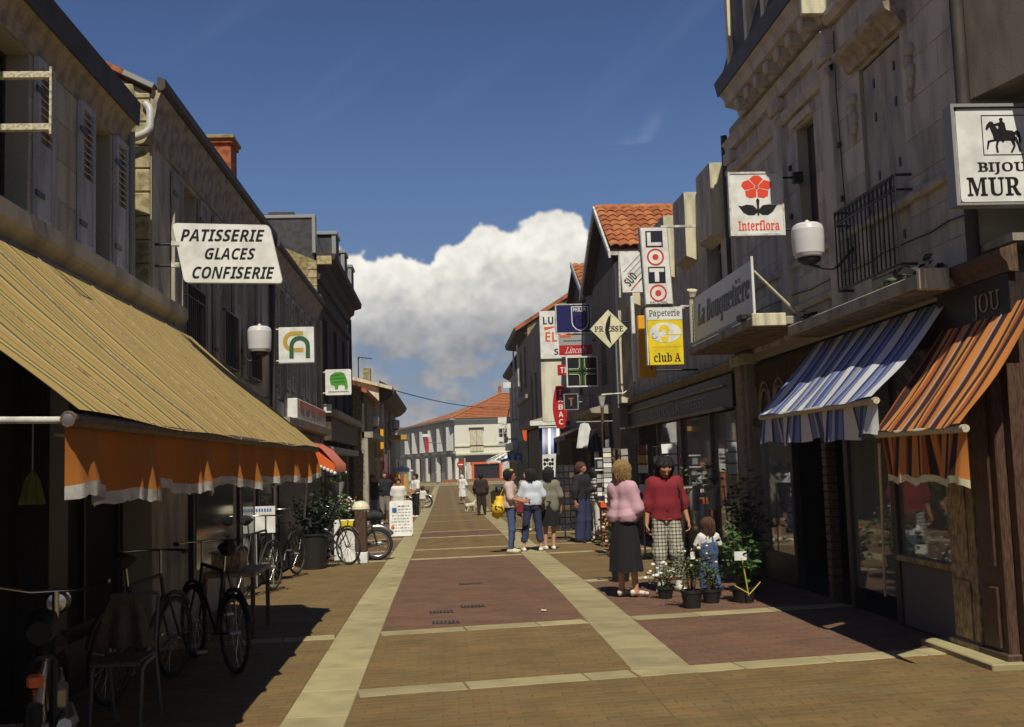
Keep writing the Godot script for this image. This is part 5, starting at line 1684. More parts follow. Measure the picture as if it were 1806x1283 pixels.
	print2(t, "leaf_print", M.ink, [[0, -0.06], [-0.05, -0.1], [-0.12, -0.1], [-0.18, -0.07], [-0.24, 0.02], [-0.2, 0.01], [-0.14, 0.03], [-0.06, 0.02], [-0.02, -0.02]], 3.83, 4.66, D)
	print2(t, "leaf_print", M.ink, [[0, -0.06], [0.05, -0.1], [0.12, -0.1], [0.18, -0.06], [0.24, 0.03], [0.2, 0.02], [0.14, 0.03], [0.06, 0.02], [0.02, -0.02]], 3.83, 4.66, D)
	print2(t, "stem_print", M.ink, [[-0.012, -0.1], [0.012, -0.1], [0.014, 0.02], [0.022, 0.08], [0, 0.11], [-0.02, 0.08], [-0.012, 0.02]], 3.83, 4.66, D - 0.003)
	txz(t, "Interflora", F_SERIFB, M.ink_rose, 3.83, 4.435, D, 0.5, 0.12)
	pipe(t, "wall_arm", M.black_iron, [V(4.14, 5.02, D + 0.03), V(4.4, 5.02, D + 0.03)], 0.014, 6)
	pipe(t, "wall_arm", M.black_iron, [V(4.14, 4.38, D + 0.03), V(4.4, 4.38, D + 0.03)], 0.014, 6)
	bx(t, "wall_bracket", M.black_iron, 4.28, 4.4, 4.95, 5.08, D - 0.02, D + 0.06)
	lamp("wall_lantern", "large pale lantern on a curved black arm below the flower sign, right side", 3.89, 3.93, 11.0, 4.4, 0.34)
	# shop name board standing on the slab
	t = thing("shop_name_board", "long transparent grey board with dark script La Bouquetiere on the canopy slab", "sign", V(3.66, 3.3, 13.8))
	bx(t, "panel", M.sign_grey, 3.655, 3.665, 3.36, 3.98, 12.32, 15.3)
	txt(t, "La Bouquetière", F_SERIF, M.ink, V(3.65, 3.66, 13.75), Vector3(0, 0, 2.6), Vector3(0, 0.4, 0.12), Vector3(-1, 0, 0))
	pipe(t, "post", M.sign_white, [V(3.66, 3.28, 12.3), V(3.66, 4.02, 12.3)], 0.018, 6)
	pipe(t, "brace", M.rust_white, [V(3.68, 3.85, 12.32), V(4.25, 3.3, 12.4)], 0.018, 6)
	bx(t, "bottom_rail", M.zinc, 3.64, 3.68, 3.31, 3.35, 12.3, 15.35)
	bx(t, "spotlight", M.black_iron, 3.55, 3.64, 3.3, 3.37, 12.5, 12.7, 0.01)
	pipe(t, "far_finial", M.rust_white, [V(3.66, 3.35, 15.4), V(3.66, 4.02, 15.4), V(3.66, 4.12, 15.35)], [0.05, 0.05, 0.08], 8)
	# lottery sign
	D = 17.0
	t = thing("lottery_sign", "tall white box sign spelling LOTO in squares and red rings", "sign", V(3.48, 4.15, D))
	var sl := -0.035
	var lean := func(pts: Array) -> Array:
		var o := []
		for a in pts: o.append([a[0] + (a[1] - 4.79) * sl, a[1]])
		return o
	board(t, "panel", M.sign_white, lean.call([[3.275, 4.17], [3.705, 4.17], [3.705, 5.415], [3.275, 5.415]]), D, 0.14)
	board(t, "frame", M.zinc, lean.call([[3.26, 4.155], [3.72, 4.155], [3.72, 5.43], [3.26, 5.43]]), D + 0.01, 0.12)
	for s in [[5.23, "L"], [4.64, "T"]]:
		var cx: float = 3.485 + (s[0] - 4.79) * sl
		print2(t, "black_square", M.ink_navy, [[-0.14, -0.135], [0.14, -0.135], [0.14, 0.135], [-0.14, 0.135]], cx, s[0], D)
		var lt := [[-0.115, -0.11], [0.115, -0.11], [0.115, -0.055], [-0.055, -0.055], [-0.055, 0.11], [-0.115, 0.11]] if s[1] == "L" else [[-0.035, -0.11], [0.035, -0.11], [0.035, 0.05], [0.12, 0.05], [0.12, 0.11], [-0.12, 0.11], [-0.12, 0.05], [-0.035, 0.05]]
		print2(t, "white_letter", M.sign_white, lt, cx, s[0], D - 0.003, 0.002)
	for y in [4.935, 4.345]:
		var cx2: float = 3.485 + (y - 4.79) * sl
		print2(t, "red_ring", M.ink_red, arc_band(0.112, 0.14, 0, 359.5, 36), cx2, y, D)
		print2(t, "red_dot", M.ink_red, disc(0.05), cx2, y, D)
	txz(t, "NATIONAL", F_SANS, M.ink, 3.505, 4.195, D, 0.29, 0.038)
	bx(t, "top_arm", M.white_paint, 3.6, 4.4, 5.43, 5.465, D + 0.05, D + 0.09)
	bx(t, "bottom_arm", M.white_paint, 3.6, 4.4, 4.09, 4.13, D + 0.05, D + 0.09)
	# stationery sign
	D = 16.4
	t = thing("stationery_sign", "yellow and white box sign reading Papeterie and club A", "sign", V(3.45, 3.1, D))
	board(t, "panel", M.sign_yellow, [[3.2, 3.13], [3.73, 3.13], [3.735, 4.02], [3.17, 4.02]], D, 0.12)
	board(t, "white_head", M.sign_white, [[3.18, 3.83], [3.735, 3.83], [3.735, 4.025], [3.17, 4.025]], D - 0.004, 0.01)
	bx(t, "pale_edge", M.sign_cream, 3.165, 3.185, 3.13, 4.02, D + 0.0, D + 0.13)
	txz(t, "Papeterie", F_SERIF, M.ink, 3.455, 3.925, D - 0.004, 0.48, 0.13)
	print2(t, "emblem", M.sign_white, disc(0.25, 0, 0, 0.62), 3.46, 3.63, D)
	print2(t, "emblem_mark", M.sign_yellow, arc_band(0.02, 0.085, -60, 200, 18, -0.02, 0.04), 3.46, 3.63, D - 0.003)
	print2(t, "emblem_mark", M.sign_yellow, [[-0.08, -0.06], [0.06, -0.06], [0.03, -0.13], [-0.01, -0.155], [-0.06, -0.12]], 3.46, 3.63, D - 0.003)
	print2(t, "emblem_mark", M.sign_yellow, [[-0.02, -0.04], [0.25, -0.04], [0.25, -0.025], [-0.02, -0.025]], 3.46, 3.63, D - 0.003)
	print2(t, "emblem_shell", M.ink_grey, arc_band(0.035, 0.048, 100, 360, 16, -0.17, -0.045), 3.46, 3.63, D - 0.003)
	bx(t, "rule", M.ink_gold, 3.24, 3.7, 3.405, 3.41, D - 0.002, D + 0.01)
	txz(t, "club A", F_SERIFB, M.ink, 3.475, 3.245, D, 0.42, 0.14)
	bx(t, "wall_arm", M.white_paint, 3.73, 4.4, 4.035, 4.06, D + 0.05, D + 0.08)
	bx(t, "hook", M.black_iron, 3.22, 3.24, 3.02, 3.13, D + 0.05, D + 0.08)
	D = 18.2
	t = thing("amber_box_sign", "blank amber box sign tucked behind the stationery sign", "sign", V(3.5, 3.1, D))
	bx(t, "panel", M.sign_amber, 3.37, 3.66, 3.08, 4.15, D, D + 0.2, 0.012)
	bx(t, "pale_tube", M.sign_white, 3.27, 3.33, 3.02, 4.5, D + 0.05, D + 0.15, 0.01)
	pipe(t, "wall_arm", M.black_iron, [V(3.6, 3.2, D + 0.1), V(4.4, 3.2, D + 0.1)], 0.02, 6)
	D = 21.5
	t = thing("newspaper_sign", "white sign with grey diagonal bars and slanting SUD half hidden by the lottery sign", "sign", V(3.9, 4.7, D))
	board(t, "panel", M.sign_white, [[3.7, 5.08], [4.38, 5.08], [4.38, 5.9], [3.66, 5.9]], D, 0.06)
	for k in 5: print2(t, "grey_bar", M.ink_grey, [[0, 0], [0.03, 0], [0.38, 0.36], [0.35, 0.36]], 3.74 + k * 0.075 - 0.02, 5.5 - k * 0.05, D)
	txt(t, "SUD", F_BOLD, M.ink, V(3.87, 5.35, D), Vector3(0.17, 0.2, 0), Vector3(-0.13, 0.12, 0), Vector3(0, 0, 1))
	print2(t, "red_rule", M.ink_red, [[0, 0], [0.02, -0.015], [0.26, 0.25], [0.24, 0.265]], 3.86, 5.12, D)
	pipe(t, "wall_arm", M.white_paint, [V(3.64, 4.98, D + 0.03), V(3.66, 5.92, D + 0.03)], 0.025, 6)
	bx(t, "arm", M.black_iron, 4.3, 4.42, 5.4, 5.44, D + 0.01, D + 0.05)
	# press diamond
	D = 23.6
	t = thing("press_diamond_sign", "cream diamond sign with a black quill reading PRESSE", "sign", V(3.75, 3.6, D))
	var c := Vector2(3.71, 4.6)
	board(t, "panel", M.sign_cream, [[c.x, c.y - 0.43], [c.x + 0.42, c.y], [c.x, c.y + 0.43], [c.x - 0.42, c.y]], D, 0.08)
	board(t, "edge", M.ink, [[c.x, c.y - 0.455], [c.x + 0.445, c.y], [c.x, c.y + 0.455], [c.x - 0.445, c.y]], D + 0.012, 0.06)
	print2(t, "quill", M.ink, [[0.06, 0.33], [-0.01, 0.25], [-0.06, 0.12], [-0.085, 0.0], [-0.08, -0.1], [-0.05, -0.2], [0.0, -0.28], [0.06, -0.36], [0.03, -0.25], [0.02, -0.12], [-0.0, -0.02], [0.04, 0.12], [0.05, 0.24]], c.x, c.y, D)
	txz(t, "PR", F_SERIFB, M.ink, c.x - 0.22, c.y, D, 0.2, 0.12)
	txz(t, "ESSE", F_SERIFB, M.ink, c.x + 0.14, c.y, D - 0.003, 0.36, 0.12)
	for yy in [4.5, 4.75]: pipe(t, "wall_arm", M.black_iron, [V(c.x + 0.3, yy, D + 0.05), V(4.4, yy, D + 0.05)], 0.014, 5)
	# appliance shop signs
	D = 28.4
	t = thing("blue_shield_sign", "dark blue sign with a white-outlined shield, waves and stars, reading PHILIPS", "sign", V(3.55, 5.2, D))
	board(t, "panel", M.sign_blue, rrect(3.07, 3.97, 5.12, 5.86, 0.01), D, 0.1)
	fr = G.new()
	for s in [[3.04, 4.0, 5.861, 5.89], [3.04, 4.0, 5.09, 5.119], [3.04, 3.069, 5.119, 5.861], [3.971, 4.0, 5.119, 5.861]]:
		fr.span(s[0], s[1], s[2], s[3], D - 0.008, D + 0.1)
	put(t, "frame", fr, M.white_paint)
	var sh := []
	for a in [[-0.23, 0.33], [0.23, 0.33], [0.23, -0.1], [0.2, -0.2], [0.12, -0.29], [0, -0.34], [-0.12, -0.29], [-0.2, -0.2], [-0.23, -0.1]]: sh.append(a)
	var shi := []
	for a in sh: shi.append([a[0] * 0.9, a[1] * 0.93])
	print2(t, "shield_outline", M.sign_white, sh, 3.7, 5.49, D)
	print2(t, "shield_field", M.sign_blue, shi, 3.7, 5.49, D - 0.003)
	txz(t, "PHILIPS", F_BOLD, M.sign_white, 3.7, 5.73, D - 0.006, 0.36, 0.1)
	print2(t, "ring", M.sign_white, arc_band(0.145, 0.165, 0, 359.5, 32), 3.7, 5.4, D - 0.003)
	for k in 3: print2(t, "wave", M.sign_white, arc_band(0.05, 0.065, 30, 150, 10, 0, -0.09 + k * 0.05), 3.7, 5.4, D - 0.003)
	pipe(t, "wall_arm", M.white_paint, [V(3.97, 5.85, D + 0.05), V(4.15, 5.85, D + 0.05)], 0.02, 5)
	t = thing("red_grey_sign", "grey over red sign with white script under the blue shield sign", "sign", V(3.6, 4.5, D))
	board(t, "grey_half", M.sign_grey, rrect(3.12, 4.0, 4.78, 5.06, 0.005), D + 0.02, 0.08)
	board(t, "red_half", M.sign_red, rrect(3.12, 4.0, 4.52, 4.776, 0.005), D + 0.02, 0.08)
	board(t, "pale_base", M.sign_white, rrect(3.3, 4.0, 4.44, 4.516, 0.005), D + 0.02, 0.08)
	txz(t, "Lincoln", F_SERIF, M.sign_white, 3.58, 4.65, D + 0.02, 0.56, 0.17, 0.4)
	for k in 10: print2(t, "small_stroke", M.ink, [[0, 0], [0.035, 0], [0.035, 0.03], [0, 0.03]], 3.24 + k * 0.05, 4.88, D + 0.02)
	print2(t, "red_print", M.ink_orange, [[0, 0], [0.3, 0], [0.3, 0.06], [0, 0.06]], 3.14, 5.0, D + 0.017)
	pipe(t, "wall_arm", M.black_iron, [V(3.9, 4.9, D + 0.06), V(4.15, 4.9, D + 0.06)], 0.02, 5)
	# big board on the white end wall
	D = 34.78
	t = thing("lighting_shop_board", "large white wall board with LUM, red ELEC and SAN, partly hidden", "sign", V(4.0, 5.1, D))
	board(t, "panel", M.sign_white, rrect(3.2, 4.75, 5.05, 6.62, 0.01), D, 0.06)
	txz(t, "LUM", F_BOLD, M.ink_navy, 3.62, 6.3, D, 0.62, 0.25)
	txz(t, "ELEC", F_BOLD, M.ink_orange, 3.8, 5.76, D, 0.86, 0.32, 0.0, -0.02)
	txz(t, "SAN", F_BOLD, M.ink_navy, 3.92, 5.27, D, 0.55, 0.2)
	print2(t, "red_wedge", M.ink_orange, [[-0.22, 0.06], [0.24, 0.08], [-0.2, -0.06]], 3.55, 6.03, D)
	# pharmacy cross
	D = 27.4
	t = thing("pharmacy_cross", "square black sign with outlined green neon cross and white rim", "sign", V(3.6, 3.5, D))
	board(t, "panel", M.ink, rrect(3.2, 3.95, 3.62, 4.34, 0.005), D, 0.1)
	fr = G.new()
	for s in [[3.165, 3.985, 4.341, 4.375], [3.165, 3.985, 3.585, 3.619], [3.165, 3.199, 3.619, 4.341], [3.951, 3.985, 3.619, 4.341]]:
		fr.span(s[0], s[1], s[2], s[3], D - 0.008, D + 0.1)
	put(t, "rim", fr, M.sign_white)
	for k in 2:
		var w := 0.035 + 0.035 * k
		for s in [[1, 1], [1, -1], [-1, -1], [-1, 1]]:
			pipe(t, "neon_tube", [M.ink_leaf, M.sign_cream][k], [V(3.575 + s[0] * 0.35, 3.98 + s[1] * w, D - 0.015), V(3.575 + s[0] * (w + 0.04), 3.98 + s[1] * w, D - 0.015), V(3.575 + s[0] * w, 3.98 + s[1] * (w + 0.04), D - 0.015), V(3.575 + s[0] * w, 3.98 + s[1] * 0.34, D - 0.015)], 0.009, 5)
	pipe(t, "wall_arm", M.zinc, [V(3.95, 4.2, D + 0.05), V(4.12, 4.2, D + 0.05)], 0.02, 5)
	D = 29.0
	t = thing("small_letter_sign", "small dark square sign with a brown letter T below the pharmacy cross", "sign", V(3.55, 3.0, D))
	board(t, "panel", M.ink, rrect(3.28, 3.62, 3.1, 3.5, 0.005), D, 0.08)
	txz(t, "T", F_BOLD, M.pot_clay, 3.45, 3.3, D, 0.15, 0.22)
	pipe(t, "wall_arm", M.zinc, [V(3.6, 3.45, D + 0.04), V(4.12, 3.45, D + 0.04)], 0.02, 5)
	fr = G.new()
	for s in [[3.25, 3.65, 3.501, 3.52], [3.25, 3.65, 3.08, 3.099], [3.25, 3.279, 3.099, 3.501], [3.621, 3.65, 3.099, 3.501]]: fr.span(s[0], s[1], s[2], s[3], D - 0.008, D + 0.08)
	put(t, "rim", fr, M.zinc)
	D = 30.5
	t = thing("red_letter_sign", "small red sign with white TI left of the pharmacy cross", "sign", V(3.45, 4.1, D))
	board(t, "panel", M.sign_red, rrect(3.28, 3.9, 4.15, 4.45, 0.005), D, 0.08)
	txz(t, "TI", F_BOLD, M.sign_white, 3.44, 4.3, D, 0.18, 0.16)
	pipe(t, "wall_arm", M.zinc, [V(3.8, 4.4, D + 0.04), V(4.12, 4.4, D + 0.04)], 0.02, 5)
	D = 31.0
	t = thing("tobacco_sign", "tall red lens-shaped sign with white letters TABAC", "sign", V(3.35, 2.6, D))
	var lens := []
	for k in 15:
		var y := -0.62 + 1.24 * k / 14.0
		lens.append([3.37 + 0.1 + 0.16 * cos(y / 0.62 * 1.25) - 0.05, 3.27 + y])
	for k in 15:
		var y := 0.62 - 1.24 * k / 14.0
		lens.append([3.37 - 0.1 - 0.16 * cos(y / 0.62 * 1.25) + 0.05, 3.27 + y])
	board(t, "panel", M.sign_red, lens, D, 0.12)
	var ti := 0
	for ch in ["T", "A", "B", "A", "C"]:
		txz(t, ch, F_BOLD, M.sign_white, 3.38, 3.7 - ti * 0.215, D, 0.13, 0.15)
		ti += 1
	pipe(t, "wall_arm", M.zinc, [V(3.5, 3.4, D + 0.06), V(4.12, 3.4, D + 0.06)], 0.02, 5)
	# far small white signs
	for s in [["white_hotel_sign", "narrow white sign on the dark house left of the white end wall", 2.7, 4.75, 42.0, 0.7, 0.22], ["white_cross_sign", "small white sign with crossed bars low on the far right side", 2.55, 3.5, 45.0, 0.6, 0.25], ["white_box_sign", "white box sign above the far shop awnings on the right", 2.5, 2.75, 47.0, 0.55, 0.2]]:
		t = thing(s[0], s[1], "sign", V(s[2], s[3] - 0.2, s[4]))
		board(t, "panel", M.sign_white, rrect(s[2] - s[5] / 2, s[2] + s[5] / 2, s[3] - s[6] / 2, s[3] + s[6] / 2, 0.01), s[4], 0.12)
		pipe(t, "wall_arm", M.zinc, [V(s[2] + 0.2, s[3], s[4] + 0.06), V(3.22, s[3], s[4] + 0.06)], 0.03, 5)
		if s[0] == "white_cross_sign":
			pipe(t, "bar", M.white_paint, [V(s[2] - 0.05, s[3] - 0.5, s[4] - 0.05), V(s[2] + 0.2, s[3] + 0.5, s[4] - 0.05)], 0.03, 5)
			pipe(t, "bar", M.white_paint, [V(s[2] - 0.2, s[3] - 0.2, s[4] - 0.06), V(s[2] + 0.4, s[3] - 0.05, s[4] - 0.06)], 0.03, 5)
	t = thing("orange_streamer", "orange hanging shop sign beyond the red tobacco sign", "sign", V(2.75, 2.3, 40.5))
	board(t, "panel", M.ink_orange, [[2.98, 2.55], [3.1, 2.5], [3.12, 2.9], [3.02, 3.15], [2.92, 3.1], [2.94, 2.8]], 40.5, 0.1)
	pipe(t, "wall_arm", M.zinc, [V(3.05, 3.0, 40.56), V(3.22, 3.0, 40.56)], 0.02, 5)
	# awnings of the right side
	awning("orange_awning", "orange and brown striped awning with scalloped white hem at the right", 3.72, 4.4, 7.52, 9.05, 1.83, 2.8, M.orange_cloth, 3.0, 0.33, true, 0.0, null, 7.55)
	awning("blue_awning", "blue and white striped awning under the concrete canopy slab", 3.68, 4.38, 8.98, 12.3, 2.12, 2.97, M.blue_cloth, 5.5, 0.3, false, 0.0)

# a striped awning: cloth from the wall to a front bar, hanging valance, arms
func awning(called: String, label: String, xf: float, xw: float, d0: float, d1: float, yf: float, yw: float, m: Material, reps: float, vh: float, scal: bool, kick := 0.0, vm: Material = null, top0 := -1.0) -> Node3D:
	var t := thing(called, label, "awning", V(xf, yf, (d0 + d1) / 2))
	var s := signf(xf - xw)
	var g := G.new()
	var pts := []
	var C := 90
	var R := 14
	var t0 := top0 if top0 > 0 else d0 + (0.3 if scal else 0.0)
	for r in R + 1:
		var v := float(r) / R
		var line := []
		for c in C + 1:
			var u := float(c) / C
			var d := lerpf(lerpf(t0, d1, u), lerpf(d0, d1, u), v)
			var sag := -0.055 * sin(PI * v) * (0.6 + 0.4 * sin(u * 9.0 + 0.7)) - 0.012 * sin(u * 41.0 + v * 3.0) * sin(PI * v) - 0.008 * sin(u * 23.0 - v * 9.0) * v
			var droop := -0.03 * sin(PI * u) * v
			line.append(V(lerpf(xw, xf + s * 0.03, v), lerpf(yw, yf + 0.035, v) + sag + droop, d))
		pts.append(line)
	if s > 0: pts.reverse()
	g.sheet(pts, reps, 1.0)
	var cl := put(t, "striped_cloth", g, m)
	# lapped seams where the widths of canvas are sewn together
	for u in ([0.14, 0.29, 0.43, 0.57, 0.71, 0.86] if d1 - d0 > 5.0 else [0.33, 0.66]):
		var sp := []
		var col := int(u * C)
		for line in pts: sp.append(line[col] + Vector3(0, 0.006, 0))
		pipe(cl, "seam", M.wood_tan if s > 0 else M.ink_grey, sp, 0.006, 4)
	pipe(t, "front_bar", M.wood_brown if s > 0 else M.rust_white, [V(xf, yf, d0 - 0.03), V(xf, yf, d1 + 0.03)], 0.03, 8)
	# valance
	g = G.new()
	pts = []
	var n := int((d1 - d0) * 26)
	for r in 7:
		var v := r / 6.0
		var line := []
		for c in n + 1:
			var u := float(c) / n
			var q := u * (d1 - d0)
			var w := 0.017 * sin(q * 17.0 + 1.6 * sin(q * 2.7)) * (0.6 + 0.4 * sin(q * 1.9)) + 0.055 * sin(q * 6.6 + 1.2 * sin(q * 1.7)) + 0.012 * sin(q * 37.0 + sin(q * 5.0))
			var hem := 0.016 * sin(q * 9.0) + 0.02 * sin(q * 4.1 + 1.0)
			if scal: hem = 0.035 * absf(sin(q * 11.0)) - 0.03
			line.append(V(xf - s * 0.02 + s * w * (0.15 + v) + s * kick * v, yf - 0.01 - (vh + (-hem)) * v, lerpf(d0, d1, u) + 0.03 * v * sin(q * 5.0)))
		pts.append(line)
	if s < 0: pts.reverse()
	g.sheet(pts, reps, 1.0)
	put(t, "valance", g, vm if vm else m)
	# pale fringe along the hem
	g = G.new()
	var src: Array = pts[0] if s < 0 else pts[6]
	var low := []
	for p in src: low.append(p + Vector3(0, -0.055 - 0.006 * sin(p.z * 60.0), 0))
	if s < 0: g.sheet([low, src])
	else: g.sheet([src, low])
	if scal or s > 0: put(t, "hem_fringe", g, M.sign_cream if s < 0 else M.white_paint)
	return t

func leaf(g: G, p: Vector3, size: float, c: Color) -> void:
	var f := rng.randf_range(0.6, 1.5)
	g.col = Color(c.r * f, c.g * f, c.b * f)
	var b := Basis.from_euler(Vector3(rng.randf_range(-1.0, 1.0), rng.randf() * TAU, rng.randf_range(-0.9, 0.9)))
	var s := size * rng.randf_range(0.6, 1.25)
	var a := p + b * Vector3(-s, 0, 0)
	var e := p + b * Vector3(s, 0, 0)
	var l := p + b * Vector3(-0.1 * s, 0.12 * s, -0.5 * s)
	var r := p + b * Vector3(-0.1 * s, 0.12 * s, 0.5 * s)
	g.poly([a, r, e])
	g.poly([a, e, l])

func plant(called: String, label: String, x: float, d: float, pot: Array, crown: Array, n: int, ls: float, c: Color, m: Material, flowers := [], group := "") -> Node3D:
	var y := gy(d)
	var t := thing(called, label, "potted plant", V(x, y, d), group)
	var g := G.new()
	g.lathe(V(x, y, d), [[0.0, 0.0], [pot[0] * 0.78, 0.0], [pot[0], pot[1] - 0.03], [pot[0] * 1.07, pot[1] - 0.03], [pot[0] * 1.07, pot[1]], [pot[0] * 0.93, pot[1]], [pot[0] * 0.9, pot[1] - 0.03], [0.0, pot[1] - 0.03]], 18)
	put(t, "pot", g, m)
	g = G.new()
	var tips := []
	for k in 9:
		var a := TAU * k / 9.0 + rng.randf()
		var rr: float = crown[0] * rng.randf_range(0.3, 0.85)
		var tip := V(x + cos(a) * rr, y + pot[1] + crown[1] * rng.randf_range(0.45, 1.0), d + sin(a) * rr)
		tips.append(tip)
		g.tube([V(x + cos(a) * 0.03, y + pot[1] - 0.04, d + sin(a) * 0.03), V(x + cos(a) * rr * 0.4, y + pot[1] + crown[1] * 0.35, d + sin(a) * rr * 0.4), tip], [0.009, 0.007, 0.003], 5)
	put(t, "stems", g, M.wood_brown)
	g = G.new()
	for k in n:
		var tp: Vector3 = tips[k % 9]
		var q := rng.randf_range(0.25, 1.05)
		var base := V(x, y + pot[1], d)
		var p: Vector3 = base.lerp(tp, q) + Vector3(rng.randfn(0, 1), rng.randfn(0, 0.8), rng.randfn(0, 1)) * crown[0] * 0.23
		p.y = maxf(p.y, y + pot[1] * 0.9)
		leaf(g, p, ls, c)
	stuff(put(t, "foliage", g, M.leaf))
	for f in flowers:
		var fg := G.new()
		for k in f[1]:
			var tp: Vector3 = tips[rng.randi_range(0, 8)]
			fg.ball(tp + Vector3(rng.randfn(0, 0.05), rng.randfn(0, 0.05), rng.randfn(0, 0.05)), Vector3(1, 0.8, 1) * rng.randf_range(0.014, 0.03), 4, 7)
		put(t, "blossoms", fg, f[0])
	return t

func wheel(p: Node, c: Vector3, r: float, ax: Vector3, tyre: float, rim: Material, spokes := 20) -> Node3D:
	var u := ax.cross(Vector3.UP).normalized()
	var w := Vector3.UP
	var ring := func(rr: float) -> Array:
		var o := []
		for k in 32: o.append(c + (u * cos(TAU * k / 32) + w * sin(TAU * k / 32)) * rr)
		return o
	var g := G.new()
	g.tube(ring.call(r - tyre), tyre, 8, true)
	var o := put(p, "wheel", g, M.rubber)
	g = G.new()
	g.tube(ring.call(r - tyre * 2.1), tyre * 0.7, 6, true)
	put(o, "rim", g, rim)
	g = G.new()
	for k in spokes:
		var a := TAU * k / spokes
		g.tube([c + ax * (0.025 if k % 2 else -0.025) + (u * cos(a + 0.5) + w * sin(a + 0.5)) * 0.02, c + (u * cos(a) + w * sin(a)) * (r - tyre * 2)], 0.0025, 4, false, false)
	put(o, "spokes", g, M.chrome)
	g = G.new()
	g.tube([c - ax * 0.045, c + ax * 0.045], 0.022, 8)
	put(o, "hub", g, M.steel)
	return o

# dir = the way it points (flat), rear wheel stands at `at`
func bicycle(called: String, label: String, at: Vector3, yaw: float, fm: Material, group := "bicycles parked along the left shop fronts") -> Node3D:
	var t := thing(called, label, "bicycle", at, group)
	var f := Vector3(sin(yaw), 0, -cos(yaw))
	var ax := f.cross(Vector3.UP).normalized()
	var r := 0.335
	var rw := at + Vector3(0, r, 0)
	var fw := rw + f * 1.04
	wheel(t, rw, r, ax, 0.018, M.steel if at.x > -2.58 and at.z < -20.0 else M.fascia_dark)
	wheel(t, fw, r, ax, 0.018, M.steel if at.x > -2.58 and at.z < -20.0 else M.fascia_dark)
	var bb := rw + f * 0.43 + Vector3(0, -0.05, 0)
	var st := rw + f * 0.25 + Vector3(0, 0.5, 0)
	var ht := rw + f * 0.8 + Vector3(0, 0.53, 0)
	var hb := rw + f * 0.85 + Vector3(0, 0.36, 0)
	var g := G.new()
	for q in [[bb, st], [st, ht], [bb, hb], [ht, hb]]: g.tube([q[0], q[1]], 0.016, 7)
	for s in [-1, 1]:
		g.tube([bb + ax * 0.04 * s, rw + ax * 0.05 * s], 0.009, 6)
		g.tube([st + ax * 0.03 * s, rw + ax * 0.05 * s], 0.008, 6)
		g.tube([hb + ax * 0.04 * s, fw + ax * 0.05 * s], 0.011, 6)
	put(t, "frame", g, fm)
	g = G.new()
	g.tube([st, st + Vector3(0, 0.17, 0) - f * 0.04], 0.012, 6)
	put(t, "seat_post", g, M.chrome)
	g = G.new()
	var sp := st + Vector3(0, 0.2, 0) - f * 0.05
	g.tube([sp - f * 0.13, sp - f * 0.06, sp + f * 0.04, sp + f * 0.15], [0.04, 0.075, 0.05, 0.022], 8)
	put(t, "saddle", g, M.rubber)
	g = G.new()
	var hh := ht + Vector3(0, 0.2, 0)
	g.tube([ht, hh], 0.012, 6)
	g.tube([hh + ax * 0.28 - f * 0.18, hh + ax * 0.26 - f * 0.05, hh + ax * 0.1 + f * 0.03, hh - ax * 0.1 + f * 0.03, hh - ax * 0.26 - f * 0.05, hh - ax * 0.28 - f * 0.18], 0.011, 6)
	put(t, "handlebar", g, M.chrome)
	for s in [-1, 1]:
		g = G.new()
		g.tube([hh + ax * 0.28 * s - f * 0.1, hh + ax * 0.285 * s - f * 0.2], 0.017, 6)
		put(t, "grip", g, M.rubber)
		g = G.new()
		var pc: Vector3 = bb + ax * 0.07 * s
		g.tube([pc, pc + Vector3(0, 0.15 * s, 0) + f * 0.06], 0.008, 5)
		g.box(pc + Vector3(0, 0.15 * s, 0) + f * 0.06 + ax * 0.05 * s, Vector3(0.09, 0.02, 0.06), Basis(ax, Vector3.UP, ax.cross(Vector3.UP)))
		put(t, "pedal_crank", g, M.steel)
	var arc := []
	for k in 12:
		var a := deg_to_rad(20 + 13 * k)
		arc.append(rw + (Vector3.UP * sin(a) - f * cos(a)) * (r + 0.03))
	pipe(t, "mudguard", fm, arc, 0.02, 6)
	arc = []
	for k in 10:
		var a := deg_to_rad(40 + 12 * k)
		arc.append(fw + (f * cos(a) + Vector3.UP * sin(a)) * (r + 0.03))
	pipe(t, "mudguard", fm, arc, 0.02, 6)
	return t

